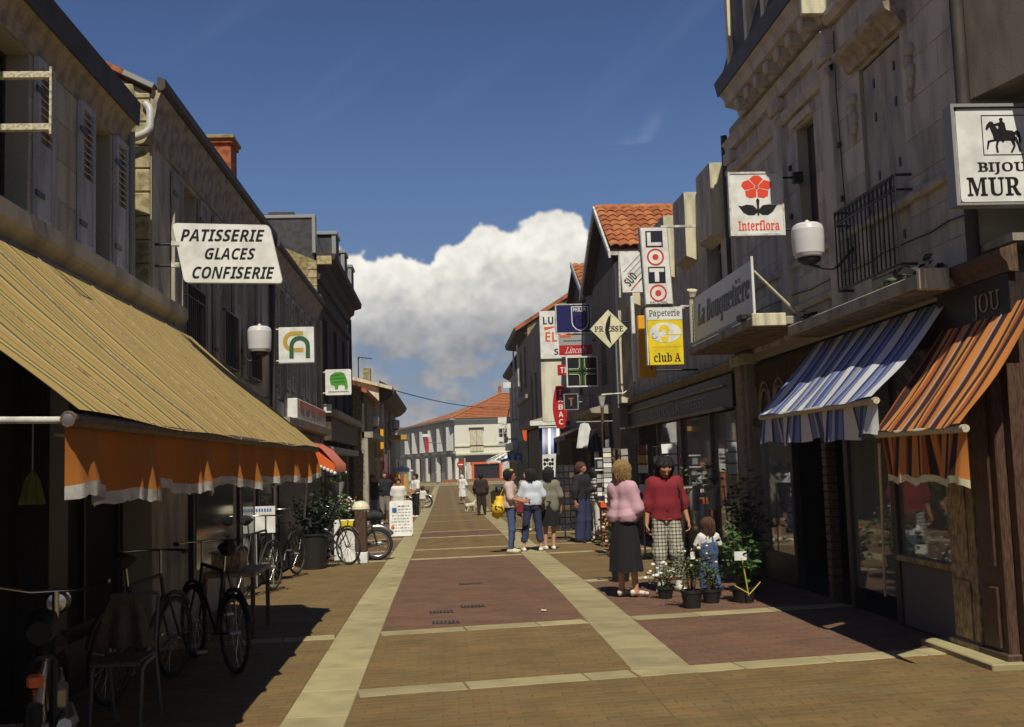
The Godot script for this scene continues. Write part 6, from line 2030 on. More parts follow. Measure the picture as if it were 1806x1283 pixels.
func moped(called: String, label: String, at: Vector3, yaw: float, bm: Material, group := "mopeds parked on the left side") -> Node3D:
	var t := thing(called, label, "moped", at, group)
	var f := Vector3(sin(yaw), 0, -cos(yaw))
	var ax := f.cross(Vector3.UP).normalized()
	var B := Basis(ax, Vector3.UP, ax.cross(Vector3.UP))
	var r := 0.3
	var rw := at + Vector3(0, r, 0)
	var fw := rw + f * 1.1
	wheel(t, rw, r, ax, 0.034, M.chrome, 18)
	wheel(t, fw, r, ax, 0.034, M.chrome, 18)
	var g := G.new()
	g.tube([rw + Vector3(0, 0.36, 0) - f * 0.05, rw + f * 0.35 + Vector3(0, 0.3, 0), rw + f * 0.55 + Vector3(0, 0.1, 0), rw + f * 0.85 + Vector3(0, 0.45, 0)], [0.03, 0.05, 0.05, 0.035], 8)
	for s in [-1, 1]:
		g.tube([rw + f * 0.85 + ax * 0.05 * s + Vector3(0, 0.4, 0), fw + ax * 0.06 * s], 0.02, 6)
		g.tube([rw + f * 0.1 + ax * 0.06 * s + Vector3(0, 0.34, 0), rw + ax * 0.07 * s], 0.018, 6)
		g.tube([rw + ax * 0.07 * s, rw + f * 0.5 + ax * 0.05 * s + Vector3(0, 0.02, 0)], 0.018, 6)
	put(t, "frame", g, bm)
	g = G.new()
	g.bevel(rw + f * 0.48 + Vector3(0, 0.06, 0), Vector3(0.2, 0.2, 0.28), 0.04, B)
	g.tube([rw + f * 0.6 + Vector3(0, -0.02, 0) + ax * 0.1, rw + f * 0.2 + ax * 0.14 + Vector3(0, -0.03, 0), rw - f * 0.2 + ax * 0.14 + Vector3(0, 0.03, 0)], [0.03, 0.05, 0.04], 8)
	put(t, "engine", g, M.steel)
	g = G.new()
	g.bevel(rw + f * 0.62 + Vector3(0, 0.32, 0), Vector3(0.17, 0.16, 0.34), 0.05, B * Basis(Vector3.RIGHT, -0.5))
	put(t, "tank", g, bm)
	g = G.new()
	g.tube([rw - f * 0.1 + Vector3(0, 0.52, 0), rw + f * 0.05 + Vector3(0, 0.55, 0), rw + f * 0.3 + Vector3(0, 0.5, 0)], [0.07, 0.1, 0.06], 8)
	put(t, "saddle", g, M.rubber)
	g = G.new()
	var hh := rw + f * 0.84 + Vector3(0, 0.66, 0)
	g.tube([rw + f * 0.87 + Vector3(0, 0.4, 0), hh], 0.022, 6)
	g.tube([hh + ax * 0.33 - f * 0.16 + Vector3(0, 0.06, 0), hh + ax * 0.15, hh - ax * 0.15, hh - ax * 0.33 - f * 0.16 + Vector3(0, 0.06, 0)], 0.013, 6)
	put(t, "handlebar", g, M.chrome)
	g = G.new()
	g.lathe(hh + f * 0.1 - Vector3(0, 0.08, 0), [[0.0, -0.05], [0.06, -0.04], [0.08, 0.0], [0.085, 0.05], [0.0, 0.06]], 14, Basis(ax, f, ax.cross(f)))
	put(t, "headlight", g, M.chrome)
	for side in [[rw, 30, 130], [fw, 40, 110]]:
		var arc := []
		for k in 12:
			var a := deg_to_rad(side[1] + side[2] * k / 11.0)
			arc.append(side[0] + (f * cos(a) * (-1.0 if side[0] == rw else 1.0) + Vector3.UP * sin(a)) * (r + 0.035))
		pipe(t, "mudguard", M.chrome, arc, 0.045, 6)
	g = G.new()
	g.bevel(rw - f * 0.3 + Vector3(0, 0.3, 0), Vector3(0.08, 0.07, 0.06), 0.015, B)
	put(t, "tail_light", g, M.ink_orange)
	for s in [-1, 1]:
		pipe(t, "kick_stand", M.steel, [rw + f * 0.45 + ax * 0.05 * s - Vector3(0, 0.05, 0), rw + f * 0.42 + ax * 0.16 * s - Vector3(0, 0.28, 0)], 0.012, 5)
	return t

func rack(called: String, label: String, x: float, d: float, w: float, y0: float, y1: float, cols: int, rows: int, mats: Array, group := "postcard racks before the press shop") -> Node3D:
	var y := gy(d)
	var t := thing(called, label, "postcard rack", V(x, y, d), group)
	var g := G.new()
	g.tube([V(x, y, d), V(x, y1, d)], 0.018, 6)
	for s in [[1, 0], [-1, 0], [0, 1], [0, -1]]: g.tube([V(x, y + 0.02, d), V(x + s[0] * 0.24, y + 0.01, d + s[1] * 0.24)], 0.012, 5)
	for s in [-1, 1]: g.tube([V(x + s * w / 2, y0, d - 0.1), V(x + s * w / 2, y1, d - 0.1)], 0.008, 5)
	for r in rows + 1:
		var yy := lerpf(y0, y1, float(r) / rows)
		g.tube([V(x - w / 2, yy, d - 0.1), V(x + w / 2, yy, d - 0.1)], 0.006, 5)
	put(t, "frame", g, M.black_iron)
	for r in rows:
		for c in cols:
			if rng.randf() < 0.08: continue
			g = G.new()
			var cw := w / cols
			g.box(V(x - w / 2 + (c + 0.5) * cw, lerpf(y0, y1, (r + 0.5) / rows), d - 0.115), Vector3(cw * 0.86, (y1 - y0) / rows * 0.84, 0.004), Basis(Vector3.RIGHT, -0.14) * Basis(Vector3.BACK, rng.randf_range(-0.05, 0.05)))
			put(t, "card", g, mats[rng.randi_range(0, mats.size() - 1)])
	return t

func garment(p: Node, x: float, y: float, d: float, w: float, h: float, m: Material, called := "garment") -> void:
	var g := G.new()
	var pts := []
	for r in 6:
		var v := r / 5.0
		var line := []
		for c in 9:
			var u := c / 8.0 - 0.5
			var ww := w * (0.6 + 0.5 * v) if r > 0 else w * 0.5
			line.append(V(x + u * ww, y - h * v - 0.05 * absf(u) * (1 - v), d + 0.04 * sin(u * 14.0) * v))
		pts.append(line)
	pts.reverse()
	g.sheet(pts)
	put(p, called, g, m)

func street_things() -> void:
	M["orange_cloth"].uv1_scale = Vector3(1, 1, 1)
	# sandwich board
	var d := 29.0
	var y := gy(d)
	var t := thing("sandwich_board", "white sandwich board covered with handwritten lines on the left gutter strip", "sandwich board", V(-1.2, y, d))
	for s in [-1.0, 1.0]:
		var g := G.new()
		var q := []
		for a in rrect(-0.3, 0.3, 0.0, 0.92, 0.05): q.append(V(-1.2 + a[0], y + 0.02 + a[1], d + s * 0.22 * (1.0 - a[1] / 0.92) + s * 0.02))
		g.prism(q, Vector3(0, 0.004, 0.02))
		put(t, "panel", g, M.sign_white)
	for k in 9:
		var yy := 0.78 - k * 0.08
		var x := -0.24 + (0.16 if k < 2 else 0.0)
		while x < 0.22:
			var w := rng.randf_range(0.03, 0.09)
			var g := G.new()
			g.box(V(-1.2 + x + w / 2, y + yy + 0.02, d - 0.22 * (1.0 - yy / 0.92) - 0.047), Vector3(w, rng.randf_range(0.016, 0.034), 0.004), Basis(Vector3.RIGHT, -0.23))
			put(t, "written_word", g, M.ink_grey if k else M.ink_navy)
			x += w + 0.025
	var eg := G.new()
	var ep := []
	for a in [[-0.06, 0.06], [0.06, 0.06], [0.06, -0.02], [0, -0.07], [-0.06, -0.02]]: ep.append(V(-1.37 + a[0], y + 0.7 + a[1], d - 0.097 - 0.24 * (0.06 - a[1]) ))
	eg.prism(ep, Vector3(0, 0, 0.004))
	put(t, "blue_shield", eg, M.ink_blue)
	for q in [[1.08, 12.4, "pale paper scrap on the red brick panel beside the right gutter strip"]]:
		var sc := thing("paper_scrap", q[2], "litter", V(q[0], 0, q[1]))
		var lg := G.new()
		var lb := []
		for r in 4:
			var line := []
			for c in 4: line.append(V(q[0] + (c - 1.5) * 0.018, 0.006 + rng.randf() * 0.014, q[1] + (r - 1.5) * 0.03))
			lb.append(line)
		lg.sheet(lb)
		put(sc, "sheet", lg, M.wood_dark if q[0] > 3.2 else M.sign_cream)
	# planters and clutter on the left
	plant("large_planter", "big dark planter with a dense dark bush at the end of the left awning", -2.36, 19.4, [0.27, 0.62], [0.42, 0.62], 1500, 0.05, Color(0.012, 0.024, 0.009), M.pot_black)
	plant("flower_tub", "tub of green leaves with white and red blossoms behind the bicycle wheel", -2.0, 21.6, [0.2, 0.75], [0.28, 0.55], 420, 0.04, Color(0.05, 0.11, 0.02), M.pot_clay, [[M.sign_white, 30], [M.sign_red, 12]])
	plant("tall_pot_plant", "tall pale green plant against the far left shop front", -2.55, 24.5, [0.2, 0.4], [0.25, 1.2], 300, 0.06, Color(0.06, 0.14, 0.02), M.pot_clay)
	t = thing("wrapped_bouquet", "bouquet wrapped in a pale paper cone above the flower tub", "bouquet", V(-2.15, 1.0, 21.9))
	var cg := G.new()
	var cp := []
	for r in 5:
		var line := []
		for c in 15:
			var a := TAU * c / 14.0
			var rr := 0.03 + 0.15 * r / 4.0 + (0.02 * sin(a * 5.0) if r > 2 else 0.0)
			line.append(V(-2.15 + cos(a) * rr - 0.05 * r / 4.0, 1.0 + 0.42 * r / 4.0, 21.9 - sin(a) * rr))
		cp.append(line)
	cg.sheet(cp)
	put(t, "paper_cone", cg, M.sign_grey)
	cg = G.new()
	for k in 60: leaf(cg, V(-2.2 + rng.randfn(0, 0.07), 1.42 + rng.randf() * 0.16, 21.9 + rng.randfn(0, 0.07)), 0.04, Color(0.06, 0.16, 0.02))
	stuff(put(t, "flower_heads", cg, M.leaf))
	t = thing("pale_crate", "pale upright box with a yellow top band behind the bicycle wheel", "crate", V(-1.9, gy(20.7), 20.7))
	bx(t, "panel", M.sign_white, -2.12, -1.66, gy(20.7), 0.72, 20.62, 20.9, 0.015)
	bx(t, "yellow_band", M.sign_yellow, -1.98, -1.67, 0.56, 0.71, 20.6, 20.618)
	t = thing("domed_bin", "brown litter bin with a beige domed lid beside the moped", "litter bin", V(-1.6, gy(20.4), 20.4))
	bx(t, "white_base", M.sign_white, -1.69, -1.47, gy(20.3) - 0.0, 0.14, 20.2, 20.5, 0.01)
	bx(t, "body", M.wood_red, -1.7, -1.48, 0.14, 0.9, 20.22, 20.5, 0.02)
	cg = G.new()
	cg.lathe(V(-1.59, 0.9, 20.36), [[0.15, 0.0], [0.17, 0.03], [0.16, 0.08], [0.12, 0.14], [0.06, 0.17], [0.0, 0.18]], 16)
	put(t, "domed_lid", cg, M.sign_cream)
	bicycle("bicycle", "bicycle with its spoked wheel in the sun before the pale box, beside the big planter", V(-2.56, gy(20.2), 20.72), deg_to_rad(133), M.fascia_dark)
	moped("moped", "dark moped with its rear wheel standing on the left gutter strip", V(-1.33, gy(20.8), 20.9), -PI / 2 - 0.06, M.black_iron)
	moped("moped", "small white moped far down the street among the left strollers", V(-0.95, gy(55), 55.0), -PI / 2 + 0.3, M.white_paint)
	# street-lamp post on the right
	t = thing("lamp_post", "slim dark lamp post with a white cup top before the press shop", "lamp post", V(3.55, gy(24), 24.0))
	pipe(t, "shaft", M.wood_brown, [V(3.55, gy(24), 24), V(3.55, 2.9, 24)], [0.06, 0.035], 8)
	cg = G.new()
	cg.lathe(V(3.55, 2.86, 24), [[0.03, 0.0], [0.05, 0.05], [0.09, 0.26], [0.1, 0.28], [0.0, 0.29]], 12)
	put(t, "white_cup", cg, M.white_paint)
	pipe(t, "cross_arm", M.white_paint, [V(3.55, 3.16, 24), V(4.05, 3.18, 24), V(4.4, 3.4, 24)], 0.022, 6)
	# racks and stands before the press shop
	var pale := [M.sign_white, M.sign_cream, M.sign_grey, M.ink_grey, M.sign_white]
	var dark := [M.ink_navy, M.wood_dark, M.ink_grey, M.wood_brown]
	var warm := [M.sign_cream, M.ink_gold, M.sign_white, M.sign_cream, M.pot_clay]
	rack("postcard_rack", "narrow white-edged postcard rack just left of the blond woman", 3.0, 20.0, 0.17, 0.9, 1.92, 1, 11, pale)
	rack("postcard_rack", "dark postcard rack right beside the narrow white-edged one", 3.3, 20.3, 0.3, 0.8, 1.9, 2, 8, dark)
	rack("postcard_rack", "rack of pale cards above the blond woman's head", 3.55, 19.4, 0.2, 0.9, 1.95, 1, 6, warm)
	rack("postcard_rack", "dark rack between the two women's heads", 3.75, 19.0, 0.18, 0.7, 1.9, 1, 7, dark)
	rack("postcard_rack", "rack of cream cards directly left of the red-sweatered woman's head", 3.83, 18.4, 0.3, 0.8, 1.95, 1, 6, [M.sign_cream, M.ink_gold, M.sign_white])
	rack("postcard_rack", "rack of small black and white cards behind the striped person", 3.38, 23.0, 0.34, 0.75, 1.4, 3, 7, [M.sign_white, M.ink, M.sign_grey])
	rack("postcard_rack", "tall dark card stand between the grey-topped woman and the man in black", 2.75, 25.2, 0.5, 0.1, 1.6, 4, 10, [M.wood_dark, M.ink, M.wood_brown, M.ink_navy])
	t = thing("orange_display_box", "orange display box full of cards by the white trousers", "display box", V(3.35, gy(22.3), 22.3))
	bx(t, "box", M.ink_orange, 3.16, 3.52, 0.72, 0.84, 22.1, 22.5, 0.01)
	bx(t, "leg_panel", M.pot_clay, 3.18, 3.34, gy(22), 0.72, 22.15, 22.45, 0.01)
	for k in 14:
		cg = G.new()
		cg.box(V(3.26 + 0.06 * sin(k * 1.9), 0.05 + k * 0.045, 22.08), Vector3(0.07, 0.03, 0.01), Basis(Vector3.BACK, sin(k * 2.7) * 0.5))
		put(t, "picture_print", cg, [M.sign_white, M.ink, M.ink_gold, M.ink_orange][k % 4])
	t = thing("poster_panel", "white poster panel with dark figures above the dark-haired women's heads", "poster", V(2.33, 1.2, 24.6))
	board(t, "panel", M.sign_white, [[2.22, 1.35], [2.5, 1.35], [2.54, 1.88], [2.22, 1.86]], 24.6, 0.03)
	for k in 14: print2(t, "dark_figure", M.ink, disc(0.028 + 0.012 * sin(k * 2.2), 0, 0, 1.2), 2.27 + 0.06 * (k % 4), 1.74 - 0.09 * int(k / 4.0), 24.6)
	pipe(t, "post", M.zinc, [V(2.25, gy(24.6), 24.65), V(2.25, 1.86, 24.65)], 0.02, 6)
	t = thing("magazine_board", "framed magazine board hung beside the lamp post", "poster", V(3.45, 1.4, 23.3))
	board(t, "panel", M.ink_navy, rrect(3.26, 3.66, 1.5, 1.72, 0.01), 23.3, 0.03)
	for q in [[3.3, 3.42, M.sign_grey], [3.5, 3.62, M.sign_red]]: print2(t, "cover", q[2], [[0, 0], [q[1] - q[0], 0], [q[1] - q[0], 0.14], [0, 0.14]], q[0], 1.54, 23.3)
	for q in [[3.24, 3.68, 1.72, 1.75], [3.24, 3.68, 1.47, 1.5]]: print2(t, "white_rim", M.sign_white, [[0, 0], [q[1] - q[0], 0], [q[1] - q[0], q[3] - q[2]], [0, q[3] - q[2]]], q[0], q[2], 23.3)
	pipe(t, "post", M.black_iron, [V(3.46, gy(23.3), 23.35), V(3.46, 1.75, 23.35)], 0.018, 6)
	t = thing("hung_cloth", "pale and navy cloth hanging by the lamp post, under the grey canopy", "cloth", V(3.45, 1.9, 25.6))
	garment(t, 3.35, 2.6, 25.6, 0.4, 0.6, M.sign_white, "pale_cloth")
	garment(t, 3.55, 2.45, 25.55, 0.3, 0.55, M.ink_navy, "navy_cloth")
	pipe(t, "rail", M.zinc, [V(3.15, 2.62, 25.6), V(4.1, 2.62, 25.6)], 0.015, 5)
	t = thing("blue_striped_blind", "hanging blue and white striped blind below the tobacco sign", "awning", V(3.2, 2.0, 33.5))
	for k in 6:
		var bg := G.new()
		var x0 := 3.0 + k * 0.09
		bg.sheet([[V(x0, 1.9, 33.2), V(x0 + 0.085, 1.9, 33.2)], [V(x0 + 0.02, 2.3, 33.3), V(x0 + 0.105, 2.3, 33.3)], [V(x0 + 0.06, 2.75, 33.6), V(x0 + 0.145, 2.75, 33.6)]])
		put(t, "stripe", bg, [M.ink_blue, M.ink_navy, M.sign_white][k % 3])
	pipe(t, "rail", M.white_paint, [V(2.95, 2.78, 33.6), V(4.1, 2.78, 33.6)], 0.03, 5)
	# market parasol
	d = 45.0
	t = thing("zigzag_parasol", "wide parasol with black and white zigzag pattern and scalloped rim", "parasol", V(2.7, gy(d), d))
	pipe(t, "pole", M.zinc, [V(2.7, gy(d), d), V(2.7, 2.2, d)], 0.025, 6)
	var pg := G.new()
	var N := 64
	var rings := [[0.0, 2.2], [0.3, 2.14], [0.6, 2.02], [0.8, 1.92], [0.98, 1.82], [1.0, 1.72]]
	for r in rings.size() - 1:
		for k in N:
			var a0 := TAU * k / N
			var a1 := TAU * (k + 1) / N
			var zz := (k + (r if int(k / 4.0) % 2 == 0 else -r) + 8) % 4 < 2
			pg.col = Color(0.12, 0.12, 0.13) if zz else Color(0.72, 0.7, 0.66)
			if r == rings.size() - 2: pg.col = Color(0.75, 0.72, 0.66)
			var f := func(i2: int, a: float) -> Vector3:
				var sc := 0.03 * absf(sin(a * 8.0)) if i2 == rings.size() - 1 else 0.0
				return V(2.7 + cos(a) * rings[i2][0], rings[i2][1] + sc + 0.03 * cos(a * 8.0) * rings[i2][0], d + sin(a) * rings[i2][0])
			pg.poly([f.call(r + 1, a1), f.call(r + 1, a0), f.call(r, a0), f.call(r, a1)])
	put(t, "canopy", pg, vmat("parasol_cloth", 0.9))
	t = thing("market_stall", "low olive-grey market table under the zigzag parasol", "stall", V(2.6, gy(46), 46.0))
	bx(t, "table_top", M.render_olive, 1.9, 3.1, 0.45, 0.52, 45.6, 46.8, 0.01)
	for q in [[1.95, 45.65], [3.0, 45.65], [1.95, 46.7], [3.0, 46.7]]: bx(t, "leg", M.zinc, q[0], q[0] + 0.05, gy(46), 0.45, q[1], q[1] + 0.05)
	bx(t, "cloth_front", M.render_olive, 1.88, 3.12, 0.0, 0.5, 45.55, 45.58)
	for k in 9: bx(t, "goods", [M.sign_white, M.wood_brown, M.sign_cream, M.ink_grey][k % 4], 1.98 + k * 0.12, 2.07 + k * 0.12, 0.52, 0.6 + 0.12 * absf(sin(k * 1.7)), 45.8, 46.1, 0.01)
	t = thing("white_parasol", "small white market parasol on the left near the bend", "parasol", V(-2.0, gy(50), 50.0))
	pipe(t, "pole", M.zinc, [V(-2.0, gy(50), 50), V(-2.0, 1.75, 50)], 0.025, 6)
	pg = G.new()
	pg.lathe(V(-2.0, 1.5, 50), [[0.55, -0.06], [0.56, 0.0], [0.3, 0.16], [0.0, 0.25]], 16)
	put(t, "canopy", pg, M.sign_white)
	t = thing("clothes_rail", "rail of red, orange and yellow garments at the far left shops", "clothes rail", V(-2.0, gy(44), 44.0))
	pipe(t, "rail", M.zinc, [V(-2.3, gy(44), 44), V(-2.3, 1.45, 44), V(-1.5, 1.45, 44), V(-1.5, gy(44), 44)], 0.02, 6)
	var gm := [M.sign_red, M.ink_orange, M.sign_amber, M.pot_clay, M.ink_gold]
	for k in 5: garment(t, -2.2 + k * 0.15, 1.42, 44.0 - 0.02 * k, 0.22, 0.9, gm[k])
	# plants by the two women
	plant("rose_pot", "black pot with a leggy rose bush and white tag at the red-sweatered woman's feet", 2.74, 12.2, [0.12, 0.2], [0.3, 0.62], 330, 0.026, Color(0.04, 0.075, 0.02), M.pot_black, [[M.sign_cream, 5]])
	var p2 := plant("broad_leaf_pot", "broad-leaved plant with a yellow stake and white label by the dark shop", 3.42, 12.5, [0.14, 0.18], [0.27, 0.56], 170, 0.06, Color(0.045, 0.11, 0.025), M.pot_black)
	pipe(p2, "yellow_stake", M.stake_yellow, [V(3.42, 0.1, 12.3), V(3.36, 0.52, 12.28)], 0.01, 5)
	pipe(p2, "yellow_tie", M.stake_yellow, [V(3.25, 0.22, 12.25), V(3.42, 0.12, 12.25), V(3.55, 0.25, 12.25)], 0.008, 5)
	bx(p2, "white_label", M.sign_white, 3.27, 3.41, 0.5, 0.6, 12.27, 12.275)
	bx(self.get_node("rose_pot"), "white_tag", M.sign_white, 2.72, 2.77, 0.55, 0.63, 12.08, 12.085)
	plant("bush_behind_skirt", "leafy bush in a dark pot behind the black skirt, left of it", 2.42, 15.2, [0.14, 0.22], [0.28, 0.75], 380, 0.035, Color(0.045, 0.09, 0.018), M.pot_black, [[M.sign_cream, 4]])
	plant("small_rose", "small white-flowered pot between the women's feet", 2.62, 13.1, [0.1, 0.14], [0.26, 0.26], 230, 0.022, Color(0.05, 0.085, 0.025), M.pot_black, [[M.sign_white, 22]])
	plant("shade_bush", "dark green bush in front of the child's dungarees, right side", 3.05, 12.55, [0.11, 0.16], [0.22, 0.45], 200, 0.026, Color(0.035, 0.08, 0.018), M.pot_black, [[M.sign_cream, 4]])
	plant("shop_bush", "green bush standing in shade behind the yellow-staked plant", 3.72, 13.4, [0.16, 0.2], [0.32, 0.6], 420, 0.04, Color(0.04, 0.1, 0.02), M.pot_black, [[M.ink_rose, 3]])
	plant("tall_shop_plant", "tall dark plant inside the florist's doorway", 4.0, 14.3, [0.18, 0.3], [0.35, 1.1], 420, 0.05, Color(0.02, 0.04, 0.012), M.pot_clay)
	t = thing("bucket_stand", "wooden stand holding two grey flower buckets before the florist's pier", "plant stand", V(3.75, 0, 15.6))
	for k in 2:
		cg = G.new()
		var bxx := 3.6 + k * 0.28
		cg.lathe(V(bxx, 0.92, 15.6), [[0.0, 0.0], [0.055, 0.0], [0.11, 0.34], [0.118, 0.34], [0.118, 0.36], [0.1, 0.36]], 14)
		put(t, "bucket", cg, M.zinc)
		cg = G.new()
		for j in 40: leaf(cg, V(bxx + rng.randfn(0, 0.08), 1.32 + rng.randf() * 0.25, 15.6 + rng.randfn(0, 0.08)), 0.04, Color(0.03, 0.06, 0.02))
		stuff(put(t, "cut_flowers", cg, M.leaf))
	for s in [[3.45, 3.38], [3.74, 3.74], [4.02, 4.08]]: pipe(t, "leg", M.wood_tan, [V(s[0], 1.28, 15.5), V(s[1], 0, 15.4)], 0.012, 5)
	pipe(t, "rail", M.wood_tan, [V(3.4, 1.25, 15.5), V(4.05, 1.25, 15.5)], 0.012, 5)
	t = thing("awning_pole", "pale sloping pole between the two right awnings", "pole", V(3.9, 0, 9.4))
	pipe(t, "shaft", M.rust_white, [V(3.72, 1.75, 9.05), V(4.05, 0.9, 9.9), V(4.2, 0.3, 10.3)], 0.012, 6)

func under_left_awning() -> void:
	bicycle("bicycle", "dark bicycle under the tan awning with its wheel towards the street", V(-1.8, 0, 9.35), -0.55, M.black_iron)
	bicycle("bicycle", "bicycle leaning at the far end of the tan awning before the white poster", V(-2.72, 0, 14.6), 0.25, M.black_iron)
	bicycle("bicycle", "bicycle in shade just left of the big planter", V(-2.75, 0, 16.9), 0.3, M.black_iron)
	bicycle("bicycle", "bicycle deep in the shade behind the tubular chair", V(-2.5, 0, 8.3), 0.2, M.fascia_dark)
	moped("moped", "moped with an orange tail lamp in the dark bottom left corner", V(-2.3, 0, 6.35), -0.25, M.black_iron)
	var t := thing("tubular_chair", "bent tubular metal chair with a brown pleated blanket under the tan awning", "chair", V(-2.2, 0, 7.45))
	for x in [-2.34, -2.02]:
		pipe(t, "leg_frame", M.riser_grey, [V(x, 0.0, 7.3), V(x + 0.02, 0.42, 7.3), V(x + 0.02, 0.45, 7.35), V(x, 0.45, 7.7), V(x - 0.02, 0.5, 7.75), V(x - 0.02, 0.85, 7.85)], 0.013, 7)
		pipe(t, "rear_leg", M.riser_grey, [V(x, 0.44, 7.7), V(x, 0.0, 7.85)], 0.013, 7)
	pipe(t, "seat_bar", M.riser_grey, [V(-2.34, 0.45, 7.33), V(-2.02, 0.45, 7.33)], 0.013, 7)
	pipe(t, "back_bar", M.riser_grey, [V(-2.36, 0.85, 7.85), V(-2.04, 0.85, 7.85)], 0.013, 7)
	bx(t, "seat", M.wood_brown, -2.34, -2.02, 0.455, 0.475, 7.33, 7.72, 0.006)
	garment(t, -2.2, 0.88, 7.6, 0.36, 0.36, M.wood_brown, "pleated_blanket")
	t = thing("low_bench", "low pale slatted bench at the bottom left corner", "bench", V(-2.6, 0, 6.9))
	for k in 3: bx(t, "slat", M.sign_cream, -2.95 + k * 0.14, -2.82 + k * 0.14, 0.14, 0.18, 6.85, 7.0, 0.005)
	bx(t, "leg", M.black_iron, -2.95, -2.92, 0, 0.14, 6.88, 6.96)
	bx(t, "leg", M.black_iron, -2.58, -2.55, 0, 0.14, 6.88, 6.96)
	t = thing("white_poster", "white poster with blue heading leaning under the far end of the awning", "poster", V(-2.72, 0.75, 16.2))
	board(t, "panel", M.sign_white, [[-2.84, 0.78], [-2.52, 0.78], [-2.52, 1.17], [-2.84, 1.17]], 16.2, 0.02)
	for k in 6: print2(t, "heading_stroke", M.ink_blue, [[0, 0], [0.025, 0], [0.025, 0.045], [0, 0.045]], -2.8 + k * 0.04, 1.09, 16.2)
	pipe(t, "leg", M.zinc, [V(-2.8, 0, 16.25), V(-2.8, 0.78, 16.22)], 0.012, 5)
	pipe(t, "leg", M.zinc, [V(-2.56, 0, 16.25), V(-2.56, 0.78, 16.22)], 0.012, 5)
	t = thing("goods_table", "low wooden table with a cardboard box under the awning", "table", V(-2.1, 0, 11.5))
	bx(t, "table_top", M.wood_tan, -2.5, -1.95, 0.62, 0.66, 11.2, 12.2, 0.006)
	for q in [[-2.48, 11.22], [-2.0, 11.22], [-2.48, 12.14], [-2.0, 12.14]]: bx(t, "leg", M.wood_brown, q[0], q[0] + 0.04, 0, 0.62, q[1], q[1] + 0.04)
	t = thing("cardboard_box", "cardboard box on the low table under the awning", "box", V(-2.2, 0.66, 11.5))
	bx(t, "carton", M.wood_tan, -2.42, -2.12, 0.661, 0.86, 11.35, 11.7, 0.006)
	bx(t, "flap", M.wood_tan, -2.43, -2.11, 0.862, 0.87, 11.25, 11.5)
	t = thing("green_towel", "small yellow-green cloth hanging in the shade at the left edge", "cloth", V(-1.95, 1.55, 5.2))
	garment(t, -1.93, 1.72, 5.2, 0.1, 0.16, M.dull_green, "cloth")
	pipe(t, "hook", M.steel, [V(-1.93, 1.72, 5.2), V(-1.93, 1.95, 5.2)], 0.004, 4)
	t = thing("crank_rod", "thin white crank rod hanging at the far end of the tan awning", "rod", V(-1.5, 1.1, 12.1))
	pipe(t, "shaft", M.white_paint, [V(-1.56, 1.16, 12.05), V(-1.5, 1.9, 12.05)], 0.014, 6)
	pipe(t, "handle", M.white_paint, [V(-1.56, 1.16, 12.05), V(-1.5, 1.14, 12.05), V(-1.49, 1.06, 12.05)], 0.012, 6)
	awning("tan_awning", "long tan and green striped awning with an orange valance on the left", -1.42, -2.78, 4.2, 12.05, 1.9, 3.2, M.tan_cloth, 14.0, 0.26, false, 0.0, M.valance_cloth, 4.2)
	var aw := self.get_node("tan_awning")
	for d in [4.25, 8.1, 11.95]:
		pipe(aw, "folding_arm", M.white_paint, [V(-1.43, 1.9, d), V(-2.1, 1.93, d + 0.25), V(-2.86, 2.0, d)], 0.016, 6)
	var cg := G.new()
	cg.ball(V(-1.42, 1.9, 4.18), Vector3(0.033, 0.033, 0.014), 6, 10)
	put(aw, "bar_cap", cg, M.riser_grey)

